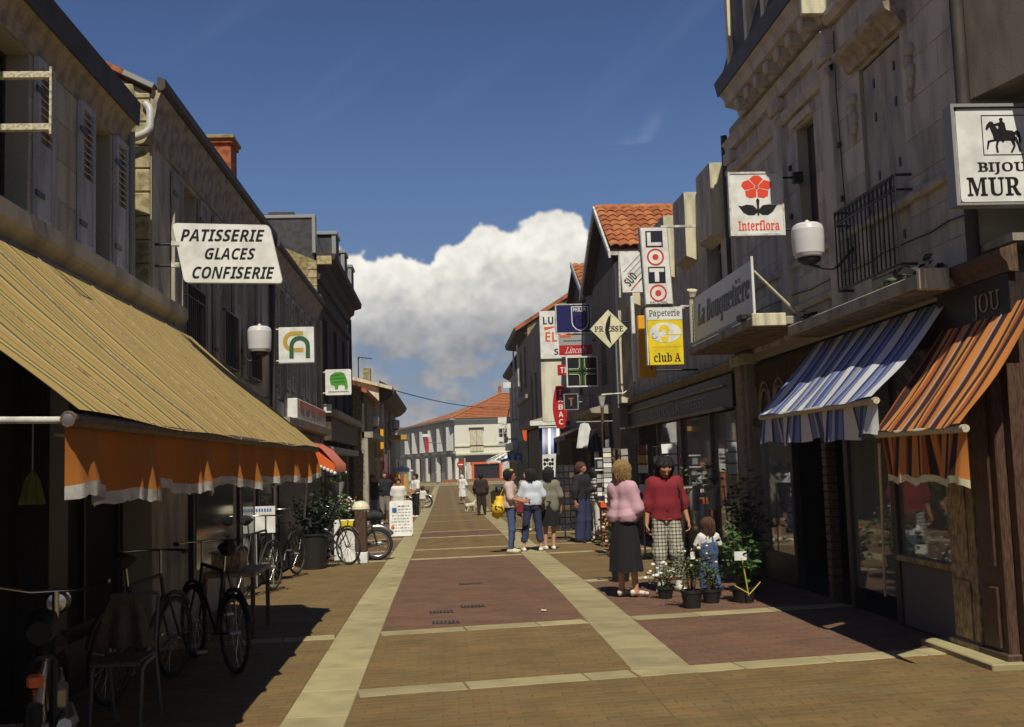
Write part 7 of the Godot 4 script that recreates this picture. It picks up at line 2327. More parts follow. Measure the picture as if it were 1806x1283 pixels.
# one smooth skin round tapered bones [a, b, ra, rb]: distance field, smooth union, surface nets; added to g
func blob(g: G, bones: Array, cell: float, k: float, ymin := -9.0, ymax := 9.0) -> void:
	var lo := Vector3(1e9, 1e9, 1e9)
	var hi := -lo
	for b in bones:
		var r: float = maxf(b[2], b[3])
		var rv := Vector3(r, r, r)
		lo = lo.min((b[0] as Vector3) - rv).min((b[1] as Vector3) - rv)
		hi = hi.max((b[0] as Vector3) + rv).max((b[1] as Vector3) + rv)
	var pad := cell * 2.5 + k * 0.3
	lo -= Vector3(pad, pad, pad)
	hi += Vector3(pad, pad, pad)
	var nx := int((hi.x - lo.x) / cell) + 2
	var ny := int((hi.y - lo.y) / cell) + 2
	var nz := int((hi.z - lo.z) / cell) + 2
	var f := PackedFloat32Array()
	f.resize(nx * ny * nz)
	f.fill(1.0)
	for b in bones:
		var a: Vector3 = b[0]
		var e: Vector3 = b[1]
		var ra: float = b[2]
		var rb: float = b[3]
		var mr := maxf(ra, rb) + k + cell * 2.0
		var l := a.min(e) - Vector3(mr, mr, mr) - lo
		var h := a.max(e) + Vector3(mr, mr, mr) - lo
		var x0 := maxi(0, int(l.x / cell)); var x1 := mini(nx - 1, int(h.x / cell) + 1)
		var y0 := maxi(0, int(l.y / cell)); var y1 := mini(ny - 1, int(h.y / cell) + 1)
		var z0 := maxi(0, int(l.z / cell)); var z1 := mini(nz - 1, int(h.z / cell) + 1)
		var ab := e - a
		var il := 1.0 / maxf(ab.length_squared(), 1e-9)
		for iz in range(z0, z1 + 1):
			for iy in range(y0, y1 + 1):
				var row := (iz * ny + iy) * nx
				var p := Vector3(lo.x + x0 * cell, lo.y + iy * cell, lo.z + iz * cell) - a
				for ix in range(x0, x1 + 1):
					var t := clampf(p.dot(ab) * il, 0.0, 1.0)
					var d := (p - ab * t).length() - (ra + (rb - ra) * t)
					p.x += cell
					var o := f[row + ix]
					var q := k - absf(o - d)
					var m := minf(o, d)
					if q > 0.0: m -= q * q * 0.25 / k
					f[row + ix] = m
	if ymin > -8.0 or ymax < 8.0:
		for iy in ny:
			var y := lo.y + iy * cell
			var c := maxf(ymin - y, y - ymax)
			if c < -3 * cell: continue
			for iz in nz:
				var row := (iz * ny + iy) * nx
				for ix in nx: f[row + ix] = maxf(f[row + ix], c)
	var id := PackedInt32Array()
	id.resize(nx * ny * nz)
	id.fill(-1)
	var off := PackedInt32Array([0, 1, nx, nx + 1, nx * ny, nx * ny + 1, nx * ny + nx, nx * ny + nx + 1])
	var lim := cell * 2.0
	for iz in nz - 1:
		for iy in ny - 1:
			var row := (iz * ny + iy) * nx
			for ix in nx - 1:
				var at := row + ix
				var c0 := f[at]
				if c0 > lim or c0 < -lim: continue
				var neg := 0
				for j in 8:
					if f[at + off[j]] < 0.0: neg += 1
				if neg == 0 or neg == 8: continue
				var v0 := c0; var v1 := f[at + off[1]]; var v2 := f[at + off[2]]; var v3 := f[at + off[3]]
				var v4 := f[at + off[4]]; var v5 := f[at + off[5]]; var v6 := f[at + off[6]]; var v7 := f[at + off[7]]
				var s := Vector3.ZERO
				var n := 0
				for ed in [[v0, v1, 0, 0, 0, 0], [v2, v3, 0, 0, 1, 0], [v4, v5, 0, 0, 0, 1], [v6, v7, 0, 0, 1, 1], [v0, v2, 1, 0, 0, 0], [v1, v3, 1, 1, 0, 0], [v4, v6, 1, 0, 0, 1], [v5, v7, 1, 1, 0, 1], [v0, v4, 2, 0, 0, 0], [v1, v5, 2, 1, 0, 0], [v2, v6, 2, 0, 1, 0], [v3, v7, 2, 1, 1, 0]]:
					if (ed[0] < 0.0) != (ed[1] < 0.0):
						var q := Vector3(ed[3], ed[4], ed[5])
						q[ed[2]] = ed[0] / (ed[0] - ed[1])
						s += q
						n += 1
				s /= n
				var gr := Vector3((v1 - v0) + (v3 - v2) + (v5 - v4) + (v7 - v6), (v2 - v0) + (v3 - v1) + (v6 - v4) + (v7 - v5), (v4 - v0) + (v5 - v1) + (v6 - v2) + (v7 - v3))
				id[at] = g.vert(lo + (Vector3(ix, iy, iz) + s) * cell, gr.normalized())
	var sx := 1
	var sy := nx
	var sz := nx * ny
	for iz in range(1, nz - 1):
		for iy in range(1, ny - 1):
			var row := (iz * ny + iy) * nx
			for ix in range(1, nx - 1):
				var at := row + ix
				if id[at] < 0: continue
				var inside := f[at] < 0.0
				for ax in 3:
					var st: int = [sx, sy, sz][ax]
					if (f[at + st] < 0.0) == inside: continue
					var p1: int = [sy, sz, sx][ax]
					var p2: int = [sz, sx, sy][ax]
					var a := id[at - p1 - p2]; var b := id[at - p2]; var c := id[at]; var d := id[at - p1]
					if a < 0 or b < 0 or d < 0: continue
					if inside:
						g.tri(a, b, c); g.tri(a, c, d)
					else:
						g.tri(a, c, b); g.tri(a, d, c)

func hand_bones(w: Vector3, dir: Vector3, pn: Vector3, thumb_side: float, curl: float) -> Array:
	var o := []
	var side := dir.cross(pn).normalized()
	for k in 4:
		var off := side * (-0.029 + 0.0193 * k)
		o.append([w + off * 0.55, w + dir * 0.085 + off, 0.0155, 0.012])
		var ln: float = [0.058, 0.07, 0.075, 0.068][k] if thumb_side > 0 else [0.068, 0.075, 0.07, 0.058][k]
		var p := w + dir * 0.088 + off
		var d1 := (dir * cos(curl * 0.6) + pn * sin(curl * 0.6)).normalized()
		var p1 := p + d1 * ln * 0.52
		var d2 := (dir * cos(curl * 1.5) + pn * sin(curl * 1.5)).normalized()
		o.append([p, p1, 0.0092, 0.0086])
		o.append([p1, p1 + d2 * ln * 0.5, 0.0086, 0.0072])
	var tb := w + dir * 0.025 + side * thumb_side * 0.03
	var td := (dir * 0.7 + side * thumb_side * 0.6 + pn * 0.35).normalized()
	o.append([tb, tb + td * 0.045, 0.0135, 0.011])
	o.append([tb + td * 0.045, tb + td * 0.045 + (td + dir * 0.5 + pn * 0.3).normalized() * 0.032, 0.0105, 0.0085])
	return o

func person(called: String, label: String, x: float, d: float, yaw: float, h: float, o: Dictionary) -> Node3D:
	var t := thing(called, label, "person", V(x, gy(d), d), o.get("group", ""))
	var s := h / 1.7
	var rot := Basis(Vector3.UP, yaw)
	var cell: float = o.get("cell", 0.03)
	var kid: bool = o.get("kid", false)
	var hs := 1.35 if kid else 1.0            # a child's head is larger for its height
	var wd: float = o.get("girth", 1.0)
	# joints, metres at 1.70 m tall, z = the way the person faces
	var la: Array = o.get("la", [Vector3(0.235, 1.12, -0.03), Vector3(0.25, 0.87, 0.03), Vector3(0, -1, 0.15)])
	var ra: Array = o.get("ra", [Vector3(-0.235, 1.12, -0.03), Vector3(-0.25, 0.87, 0.03), Vector3(0, -1, 0.15)])
	var ll: Array = o.get("ll", [Vector3(0.09, 0.48, 0.015), Vector3(0.095, 0.075, -0.02), 0.15])
	var rl: Array = o.get("rl", [Vector3(-0.09, 0.48, 0.015), Vector3(-0.095, 0.075, -0.02), -0.15])
	var hp := Vector3(0.085, 0.91, 0.0)
	var shd := Vector3(0.158 * wd, 1.372, -0.015)
	var hb := Basis(Vector3.UP, o.get("turn", 0.0)) * Basis(Vector3.RIGHT, o.get("nod", 0.0))
	var nk := Vector3(0, 1.47, -0.01)
	var lean: Vector3 = o.get("lean", Vector3.ZERO)
	var hd := func(v: Vector3) -> Vector3: return nk + lean + hb * ((v - nk) * hs)
	# the whole figure is turned and set on its place after meshing
	var commit := func(p: Node, called2: String, g: G, m: Material) -> MeshInstance3D:
		for k in g.v.size():
			g.v[k] = t.position + rot * (g.v[k] * s)
			g.n[k] = rot * g.n[k]
		return put(p, called2, g, m)
	var skin: Material = M[o.get("skin", "skin")]
	# body
	var B := []
	B.append([hd.call(Vector3(0, 1.612, -0.022)), hd.call(Vector3(0, 1.6, 0.018)), 0.09 * hs, 0.084 * hs])
	B.append([hd.call(Vector3(0, 1.555, 0.03)), hd.call(Vector3(0, 1.512, 0.05)), 0.066 * hs, 0.04 * hs])
	B.append([hd.call(Vector3(0, 1.58, 0.098)), hd.call(Vector3(0, 1.55, 0.116)), 0.01 * hs, 0.016 * hs])
	B.append([hd.call(Vector3(-0.03, 1.528, 0.082)), hd.call(Vector3(0.03, 1.528, 0.082)), 0.011 * hs, 0.011 * hs])
	for q in [-1, 1]:
		B.append([hd.call(Vector3(0.086 * q, 1.58, -0.012)), hd.call(Vector3(0.083 * q, 1.55, -0.005)), 0.02 * hs, 0.014 * hs])
		B.append([hd.call(Vector3(0.015 * q, 1.602, 0.09)), hd.call(Vector3(0.05 * q, 1.6, 0.078)), 0.012 * hs, 0.012 * hs])
	B.append([Vector3(0, 1.38, -0.015) + lean * 0.6, hd.call(Vector3(0, 1.53, 0.0)), 0.056 * wd, 0.05])
	var trunk := []
	for q in [-1.0, 1.0]:
		trunk.append([Vector3(0.085 * q * wd, 1.32, -0.005) + lean * 0.7, Vector3(0.065 * q * wd, 1.1, 0.0) + lean * 0.3, 0.098 * wd, 0.088 * wd])
		trunk.append([Vector3(0.065 * q * wd, 1.1, 0.0) + lean * 0.3, Vector3(0.08 * q * wd, 0.94, -0.015), 0.09 * wd, 0.104 * wd])
		trunk.append([Vector3(0.03 * q, 1.405, -0.015) + lean * 0.8, Vector3(0.148 * q * wd, 1.368, -0.015) + lean * 0.8, 0.05, 0.05])
	for b in trunk: B.append([b[0], b[1], b[2] * 0.93, b[3] * 0.93])
	var arms := []
	for q in [1.0, -1.0]:
		var A: Array = la if q > 0 else ra
		var S := Vector3(shd.x * q, shd.y, shd.z) + lean * 0.8
		arms.append([S, A[0] + lean * 0.8, 0.05 * wd, 0.041 * wd])
		arms.append([A[0] + lean * 0.8, A[1] + lean * 0.8, 0.04 * wd, 0.027])
	B.append_array(arms)
	var legs := []
	for q in [1.0, -1.0]:
		var LG: Array = ll if q > 0 else rl
		var th := 0.86 if o.has("trousers") else 1.0
		legs.append([Vector3(hp.x * q, hp.y, hp.z), LG[0], 0.086 * wd * th, 0.056 * wd * th])
		legs.append([LG[0], LG[1], 0.056 * wd * th, 0.037 * th])
	B.append_array(legs)
	var feet := []
	for q in [1.0, -1.0]:
		var LG: Array = ll if q > 0 else rl
		var fd := Vector3(sin(LG[2]), 0, cos(LG[2]))
		var an: Vector3 = LG[1]
		feet.append([an + Vector3(0, -0.035, 0) - fd * 0.035, an + Vector3(0, -0.045, 0) + fd * 0.13, 0.036, 0.028])
	B.append_array(feet)
	var g := G.new()
	blob(g, B, cell, 0.03)
	var hc: float = o.get("hand_cell", cell * 0.5)
	for q in [1.0, -1.0]:
		var A: Array = la if q > 0 else ra
		var dir: Vector3 = (A[2] as Vector3).normalized()
		var pn := Vector3(-q, 0, 0.15)
		if A.size() > 3: pn = A[3]
		pn = (pn - dir * pn.dot(dir)).normalized()
		var ts := signf(dir.cross(pn).dot(Vector3(0, 0.3, 1)))
		blob(g, hand_bones(A[1] + lean * 0.8, dir, pn, ts if ts != 0.0 else 1.0, o.get("curl", 0.6)), hc, 0.008)
	var body: MeshInstance3D = commit.call(t, "body", g, skin)
	if cell < 0.025:
		g = G.new()
		for q in [-1, 1]: g.ball(hd.call(Vector3(0.033 * q, 1.58, 0.09)), Vector3(0.011, 0.009, 0.009) * hs, 5, 8)
		commit.call(body, "eyes", g, M.eye)
		g = G.new()
		g.tube([hd.call(Vector3(-0.024, 1.528, 0.096)), hd.call(Vector3(0, 1.526, 0.1)), hd.call(Vector3(0.024, 1.528, 0.096))], [0.003, 0.006, 0.003], 6)
		commit.call(body, "lips", g, M.pot_clay)
	# hair
	var H := []
	H.append([hd.call(Vector3(0, 1.63, -0.035)), hd.call(Vector3(0, 1.625, 0.012)), 0.1 * hs, 0.084 * hs])
	H.append([hd.call(Vector3(0, 1.59, -0.05)), hd.call(Vector3(0, 1.54 - o.get("hair_len", 0.0) * 0.4, -0.05)), 0.088 * hs, 0.07 * hs])
	for q in [-1, 1]:
		H.append([hd.call(Vector3(0.06 * q, 1.64, 0.02)), hd.call(Vector3(0.082 * q, 1.57 - o.get("hair_len", 0.0) * 0.3, -0.015)), 0.045 * hs, 0.03 * hs])
		if o.get("hair_len", 0.0) > 0.0:
			H.append([hd.call(Vector3(0.075 * q, 1.58, -0.03)), hd.call(Vector3(0.07 * q, 1.56 - o.hair_len, -0.04)), 0.042 * hs, 0.04 * hs])
	g = G.new()
	blob(g, H, cell * 0.85, 0.03)
	for k in g.v.size():
		var hv: Vector3 = g.v[k] - nk
		g.v[k] += g.n[k] * 0.007 * sin(atan2(hv.x, hv.z) * 15.0 + 2.5 * sin(hv.y * 22.0))
	var hair: MeshInstance3D = commit.call(t, "hair", g, M[o.get("hair", "hair_dark")])
	if cell < 0.026:
		g = G.new()
		var hl: float = o.get("hair_len", 0.0)
		for k in (190 if cell < 0.02 else 90):
			var a := rng.randf() * TAU
			var front := cos(a) > 0.5
			var j := func(y: float, r: float, m: float) -> Vector3: return hd.call(Vector3(sin(a) * r + rng.randfn(0, m), y + rng.randfn(0, m), cos(a) * r * 0.98 - 0.026 + rng.randfn(0, m)))
			var pth := [j.call(1.722, 0.03, 0.004), j.call(1.7, 0.075, 0.004), j.call(1.65, 0.108, 0.005)]
			if front: pth.append(j.call(1.632, 0.112, 0.004))
			else:
				pth.append(j.call(1.6, 0.113, 0.006))
				pth.append(j.call(1.54 - hl * 0.7, 0.102, 0.009))
				pth.append(j.call(1.515 - hl * 1.1, 0.088, 0.012))
			var rr := []
			for q in pth.size(): rr.append((0.0075 if cell < 0.02 else 0.01) * hs * (0.35 if q == pth.size() - 1 else 1.0))
			g.tube(pth, rr, 4)
		stuff(commit.call(hair, "hair_strands", g, M[o.get("hair", "hair_dark")]))
	# upper garment
	if o.has("top"):
		var tp: Dictionary = o.top
		var ex: float = tp.get("loose", 0.016)
		var U := []
		for b in trunk: U.append([b[0], b[1], b[2] + ex, b[3] + ex])
		if tp.get("blouse", 0.0) > 0.0:
			for q in [-1.0, 1.0]: U.append([Vector3(0.07 * q, 1.12, -0.03), Vector3(0.08 * q, tp.get("hem", 0.93) + 0.09, -0.02), 0.11, 0.11 + tp.blouse])
		U.append([Vector3(0, 1.36, -0.015) + lean * 0.7, Vector3(0, 1.455, -0.008) + lean * 0.9, 0.07, 0.064])
		var sl: float = tp.get("sleeve", 1.0)
		for k in 2:
			var A: Array = la if k == 0 else ra
			var S := Vector3(shd.x * (1 if k == 0 else -1), shd.y, shd.z) + lean * 0.8
			var E: Vector3 = A[0] + lean * 0.8
			var W: Vector3 = A[1] + lean * 0.8
			U.append([S, S.lerp(E, minf(sl, 1.0)), 0.058 * wd + ex, 0.052 * wd + ex * tp.get("puff", 1.0)])
			if sl > 1.0: U.append([E, E.lerp(W, sl - 1.0), 0.05 * wd + ex * tp.get("puff", 1.0), 0.034 + ex * 0.7])
		g = G.new()
		blob(g, U, cell, 0.045, tp.get("hem", 0.93), 1.465 + lean.y)
		for k in g.v.size():
			var vv := g.v[k]
			g.v[k] += g.n[k] * (0.007 * sin(vv.y * 26.0 + vv.x * 38.0 + 2.0 * sin(vv.z * 17.0 + vv.y * 9.0)) + 0.006 * sin(vv.y * 61.0 - vv.x * 44.0 + 3.0 * sin(vv.x * 13.0)))
		var top: MeshInstance3D = commit.call(t, tp.get("called", "shirt"), g, tp.mat)
		if tp.has("collar"):
			g = G.new()
			var cl := []
			for k in 14:
				var a := TAU * k / 14.0
				cl.append(Vector3(cos(a) * 0.074, 1.442 + 0.012 * cos(a * 2.0) - 0.02 * maxf(0, sin(a)), -0.008 + sin(a) * 0.07) + lean * 0.9)
			g.tube(cl, 0.016, 6, true)
			commit.call(top, "collar", g, tp.collar)
		if tp.get("rib", false):
			g = G.new()
			var rb := []
			for k in 24:
				var a := TAU * k / 24.0
				rb.append(Vector3(cos(a) * 0.178 * wd, tp.get("hem", 0.93) + 0.012, -0.012 + sin(a) * 0.118))
			g.tube(rb, 0.014, 6, true)
			commit.call(top, "waistband", g, tp.mat)
	# lower garment
	if o.has("trousers"):
		var tr: Dictionary = o.trousers
		var ex: float = tr.get("loose", 0.012)
		var cuff: float = tr.get("cuff", 0.08)
		var U := []
		for q in [1.0, -1.0]:
			var LG: Array = ll if q > 0 else rl
			U.append([Vector3(hp.x * q, hp.y + 0.02, hp.z), LG[0], 0.088 * wd + ex * 0.5, 0.06 * wd + ex * tr.get("knee", 1.0)])
			U.append([LG[0], LG[1] + Vector3(0, 0.02, 0), 0.06 * wd + ex * tr.get("knee", 1.0), 0.04 + ex * tr.get("ankle", 1.0)])
			U.append([Vector3(0.07 * q * wd, 1.0, -0.005), Vector3(0.08 * q * wd, 0.93, -0.02), 0.09 * wd, 0.105 * wd])
			if tr.get("waist", 1.0) > 1.1: U.append([Vector3(0.07 * q * wd, 1.22, -0.005), Vector3(0.075 * q * wd, 1.0, -0.01), 0.1 * wd + ex, 0.1 * wd + ex])
		g = G.new()
		blob(g, U, cell, 0.03, cuff, tr.get("waist", 1.03))
		for k in g.v.size():
			var vv := g.v[k]
			g.v[k] += g.n[k] * (0.006 * sin(vv.y * 33.0 + vv.x * 30.0 + 2.0 * sin(vv.z * 25.0)) + 0.004 * sin(vv.y * 71.0 - vv.x * 50.0))
		commit.call(t, tr.get("called", "trousers"), g, tr.mat)
	if o.has("skirt"):
		var sk: Dictionary = o.skirt
		g = G.new()
		var rows := []
		var y0: float = sk.get("hem", 0.4)
		var y1: float = sk.get("waist", 1.02)
		for r in 11:
			var v := r / 10.0
			var line := []
			for c in 37:
				var a := TAU * c / 36.0
				var fl: float = sk.get("flare", 0.22)
				var rx := lerpf(0.17 * wd, fl, pow(1 - v, 0.75) if v > 0.0 else 1.0)
				if v > 0.7: rx = lerpf(rx, 0.185 * wd, 0.5)
				var fold := 1.0 + 0.05 * sin(a * 7.0 + 0.7) * (1 - v) + 0.03 * sin(a * 12.0) * (1 - v)
				line.append(Vector3(cos(a) * rx * fold, lerpf(y0, y1, v) + 0.008 * sin(a * 5.0) * (1 - v), -0.012 - sin(a) * rx * 0.78 * fold))
			rows.append(line)
		g.sheet(rows)
		commit.call(t, "skirt", g, sk.mat)
	# shoes
	if o.has("shoes"):
		for q in [1.0, -1.0]:
			var LG: Array = ll if q > 0 else rl
			var fd := Vector3(sin(LG[2]), 0, cos(LG[2]))
			var an: Vector3 = LG[1]
			g = G.new()
			var up := Vector3(0, an.y - 0.075, 0)
			var S := [[Vector3(an.x, 0.036, an.z) + up - fd * 0.045, Vector3(an.x, 0.03, an.z) + up + fd * 0.15, 0.042, 0.036], [Vector3(an.x, 0.05, an.z) + up - fd * 0.02, Vector3(an.x, 0.045, an.z) + up + fd * 0.07, 0.045, 0.042]]
			if o.has("heels"): S = [[Vector3(an.x, 0.05, an.z) + up - fd * 0.04, Vector3(an.x, 0.026, an.z) + up + fd * 0.15, 0.038, 0.026], [Vector3(an.x, 0.03, an.z) + up - fd * 0.05, Vector3(an.x, 0.01, an.z) + up - fd * 0.05, 0.022, 0.016]]
			blob(g, S, minf(cell, 0.022) * 0.8, 0.015, 0.001 + up.y, 0.085 + up.y)
			commit.call(t, "shoe", g, o.shoes)
	if o.has("socks"):
		for q in [1.0, -1.0]:
			var an: Vector3 = (ll if q > 0 else rl)[1]
			g = G.new()
			g.tube([an + Vector3(0, -0.02, 0), an + Vector3(0, 0.07, 0.005)], [0.045, 0.046], 12)
			commit.call(t, "sock", g, o.socks)
	if o.has("strap"):
		g = G.new()
		g.tube([Vector3(0.12, 1.43, 0.05), Vector3(0.15, 1.44, -0.03), Vector3(0.17, 1.3, -0.1)], 0.01, 5)
		g.tube([Vector3(0.12, 1.43, 0.05), Vector3(0.19, 1.25, 0.12), Vector3(0.22, 1.05, 0.1)], 0.009, 5)
		commit.call(t, "bag_strap", g, M.wood_dark)
	return t

func print_tex(key: String, kind: int, a: Color, b: Color, sc: float, c := Color.BLACK) -> StandardMaterial3D:
	var im := Image.create(32, 32, false, Image.FORMAT_RGB8)
	for y in 32:
		for x in 32:
			var q := a
			if kind == 0:      # check
				var n := int(x % 16 < 6) + int(y % 16 < 6)
				q = a if n == 0 else (a.lerp(b, 0.55) if n == 1 else b)
				if x % 16 == 10 or y % 16 == 10: q = q.lerp(c, 0.6)
			elif kind == 1:    # stripes
				q = a if y % 16 < 9 else b
			elif kind == 2:    # fine stripes
				q = a if x % 8 < 5 else b
			elif kind == 3:    # blotches
				q = a.lerp(b, 0.5 + 0.5 * sin(x * 0.9) * sin(y * 0.75))
			im.set_pixel(x, y, q)
	T[key] = ImageTexture.create_from_image(im)
	var m := StandardMaterial3D.new()
	m.resource_name = key
	m.albedo_texture = T[key]
	m.uv1_triplanar = true
	m.uv1_scale = Vector3(sc, sc, sc)
	m.roughness = 0.9
	M[key] = m
	return m

func fab(key: String, c: Color, r := 0.9) -> StandardMaterial3D:
	var m := mat(key, c, r, "speck", Vector3(7, 7, 7), 0.15)
	m.uv1_world_triplanar = false
	m.rim_enabled = true
	m.rim = 0.05
	return m

func people() -> void:
	print_tex("check_cloth", 0, L(0.62, 0.58, 0.46), L(0.035, 0.03, 0.03), 11.0, L(0.2, 0.18, 0.12))
	print_tex("striped_knit", 1, L(0.65, 0.63, 0.6), L(0.015, 0.014, 0.014), 6.0)
	print_tex("grey_stripe", 2, L(0.16, 0.15, 0.115), L(0.23, 0.215, 0.16), 12.0)
	print_tex("flower_print", 3, L(0.55, 0.24, 0.04), L(0.2, 0.05, 0.02), 4.0)
	fab("knit_pink", L(0.6, 0.36, 0.42))
	fab("knit_crimson", L(0.23, 0.013, 0.024))
	fab("black_cloth", L(0.007, 0.006, 0.009))
	fab("denim", L(0.07, 0.11, 0.24))
	fab("denim_dark", L(0.03, 0.037, 0.1))
	fab("denim_pale", L(0.14, 0.2, 0.36))
	fab("pale_pink", L(0.62, 0.46, 0.45))
	fab("pale_blue", L(0.6, 0.66, 0.74))
	fab("cotton_white", L(0.74, 0.72, 0.68))
	fab("navy_wool", L(0.014, 0.014, 0.02))
	fab("grey_flannel", L(0.22, 0.2, 0.18))
	fab("brown_wool", L(0.035, 0.018, 0.013))
	fab("yellow_nylon", L(0.8, 0.5, 0.01), 0.5)
	fab("beige_cloth", L(0.34, 0.29, 0.2))
	fab("leather_white", L(0.74, 0.7, 0.62), 0.5)
	fab("leather_cream", L(0.6, 0.56, 0.4), 0.5)
	fab("leather_black", L(0.012, 0.011, 0.011), 0.45)
	# the pair of women with a child
	person("person", "blond person in a pink sweater and long black skirt, seen from behind", 2.2, 13.35, deg_to_rad(128), 1.66, {"cell": 0.017, "hand_cell": 0.0055, "hair": "hair_blond", "turn": 0.5, "hair_len": 0.05, "girth": 0.94,
		"ra": [Vector3(-0.21, 1.11, 0.02), Vector3(-0.1, 1.05, 0.21), Vector3(0.5, 0.2, 0.6)], "la": [Vector3(0.21, 1.12, 0.04), Vector3(0.14, 1.02, 0.24), Vector3(-0.3, 0.0, 0.9)],
		"top": {"mat": M.knit_pink, "sleeve": 1.75, "loose": 0.026, "hem": 0.95, "blouse": 0.04, "puff": 1.15, "called": "sweater", "collar": M.leather_white}, "skirt": {"mat": M.black_cloth, "hem": 0.33, "waist": 1.02, "flare": 0.235}, "shoes": M.leather_white, "heels": 1,
		"ll": [Vector3(0.08, 0.48, 0.015), Vector3(0.08, 0.09, -0.02), 0.2], "rl": [Vector3(-0.09, 0.48, 0.03), Vector3(-0.1, 0.09, 0.05), -0.5]})
	person("person", "dark-haired person in a crimson sweater and checked trousers, head bent down", 2.8, 13.75, deg_to_rad(-6), 1.7, {"cell": 0.017, "hand_cell": 0.0055, "nod": 0.5, "turn": 0.15, "hair_len": 0.06, "girth": 0.97, "strap": 1, "curl": 0.8, "skin": "skin_tan",
		"la": [Vector3(0.225, 1.12, -0.02), Vector3(0.275, 0.89, 0.05), Vector3(0.12, -1, 0.2)], "ra": [Vector3(-0.225, 1.1, -0.02), Vector3(-0.25, 0.85, 0.04), Vector3(0.05, -1, 0.15)],
		"top": {"mat": M.knit_crimson, "sleeve": 1.28, "loose": 0.025, "hem": 0.9, "puff": 1.1, "called": "sweater", "collar": M.knit_crimson, "rib": true}, "trousers": {"mat": M.check_cloth, "loose": 0.024, "knee": 1.4, "ankle": 0.7, "cuff": 0.17}, "socks": M.cotton_white, "shoes": M.leather_white,
		"ll": [Vector3(0.12, 0.48, 0.03), Vector3(0.13, 0.075, -0.01), 0.35], "rl": [Vector3(-0.1, 0.48, 0.03), Vector3(-0.1, 0.075, 0.03), -0.3]})
	var kid := person("person", "small child in blue dungarees and white shirt walking away, brown hair", 3.15, 13.0, deg_to_rad(188), 0.9, {"cell": 0.024, "hand_cell": 0.01, "kid": true, "hair": "hair_brown", "hair_len": 0.09, "girth": 1.1,
		"la": [Vector3(0.26, 1.16, 0.05), Vector3(0.3, 1.05, 0.24), Vector3(0.1, -0.2, 1)], "ra": [Vector3(-0.27, 1.15, 0.0), Vector3(-0.3, 1.0, 0.16), Vector3(-0.2, -0.5, 1)],
		"top": {"mat": M.cotton_white, "sleeve": 0.9, "loose": 0.026, "hem": 1.16, "puff": 1.4}, "trousers": {"mat": M.denim, "loose": 0.034, "knee": 1.2, "ankle": 1.0, "cuff": 0.09, "waist": 1.26, "called": "dungarees"}, "shoes": M.leather_cream,
		"ll": [Vector3(0.1, 0.48, 0.1), Vector3(0.11, 0.075, 0.14), 0.1], "rl": [Vector3(-0.11, 0.46, -0.05), Vector3(-0.12, 0.14, -0.22), -0.1]})
	var sg := G.new()
	for q in [-1, 1]:
		var a := kid.position + Vector3(0.05 * q, 0.62, 0.07)
		sg.tube([a, a + Vector3(-0.01 * q, 0.1, 0.0), a + Vector3(0.0, 0.15, -0.06)], 0.012, 5)
	put(kid, "shoulder_straps", sg, M.denim)
	# the three at the right gutter strip
	var c := 0.025
	var bagp := person("person", "person in profile wearing a pink shirt, blue jeans and a yellow hair band", 1.28, 21.5, deg_to_rad(78), 1.63, {"cell": c, "hand_cell": 0.011, "turn": 0.1, "skin": "skin_tan",
		"la": [Vector3(0.22, 1.13, 0.03), Vector3(0.16, 1.06, 0.26), Vector3(-0.1, 0.0, 1)], "ra": [Vector3(-0.23, 1.12, 0.04), Vector3(-0.17, 1.05, 0.27), Vector3(0.1, 0, 1)],
		"top": {"mat": M.pale_pink, "sleeve": 0.95, "loose": 0.028, "hem": 0.92, "blouse": 0.02}, "trousers": {"mat": M.denim, "loose": 0.004, "cuff": 0.09}, "shoes": M.leather_cream})
	var g := G.new()
	var p := bagp.position
	blob(g, [[p + Vector3(-0.22, 1.05, 0.03), p + Vector3(-0.25, 0.87, 0.05), 0.09, 0.13], [p + Vector3(-0.25, 0.87, 0.05), p + Vector3(-0.27, 0.79, 0.0), 0.13, 0.11]], 0.02, 0.05)
	for k in g.v.size(): g.v[k] += g.n[k] * 0.012 * sin(g.v[k].y * 60 + g.v[k].x * 40)
	var bag := thing("shoulder_bag", "bulging yellow bag with dark lettering slung on the pink-shirted person's back", "bag", p + Vector3(-0.25, 0.7, 0.0))
	put(bag, "pouch", g, M.yellow_nylon)
	g = G.new()
	g.tube([p + Vector3(-0.2, 1.14, 0.05), p + Vector3(-0.08, 1.4, 0.12), p + Vector3(0.1, 1.22, 0.13)], 0.013, 5)
	put(bag, "strap", g, M.yellow_nylon)
	for k in 3:
		g = G.new()
		g.box(p + Vector3(-0.3 + 0.055 * k, 0.9 - 0.01 * k, 0.176 + 0.006 * (k % 2)), Vector3(0.04, 0.085, 0.02), Basis(Vector3.BACK, 0.2))
		put(bag, "dark_letter", g, M.ink)
	g = G.new()
	g.ball(p + Vector3(-0.01, 1.62, 0.0), Vector3(0.09, 0.035, 0.085), 6, 12)
	put(bagp, "yellow_band", g, M.yellow_nylon)
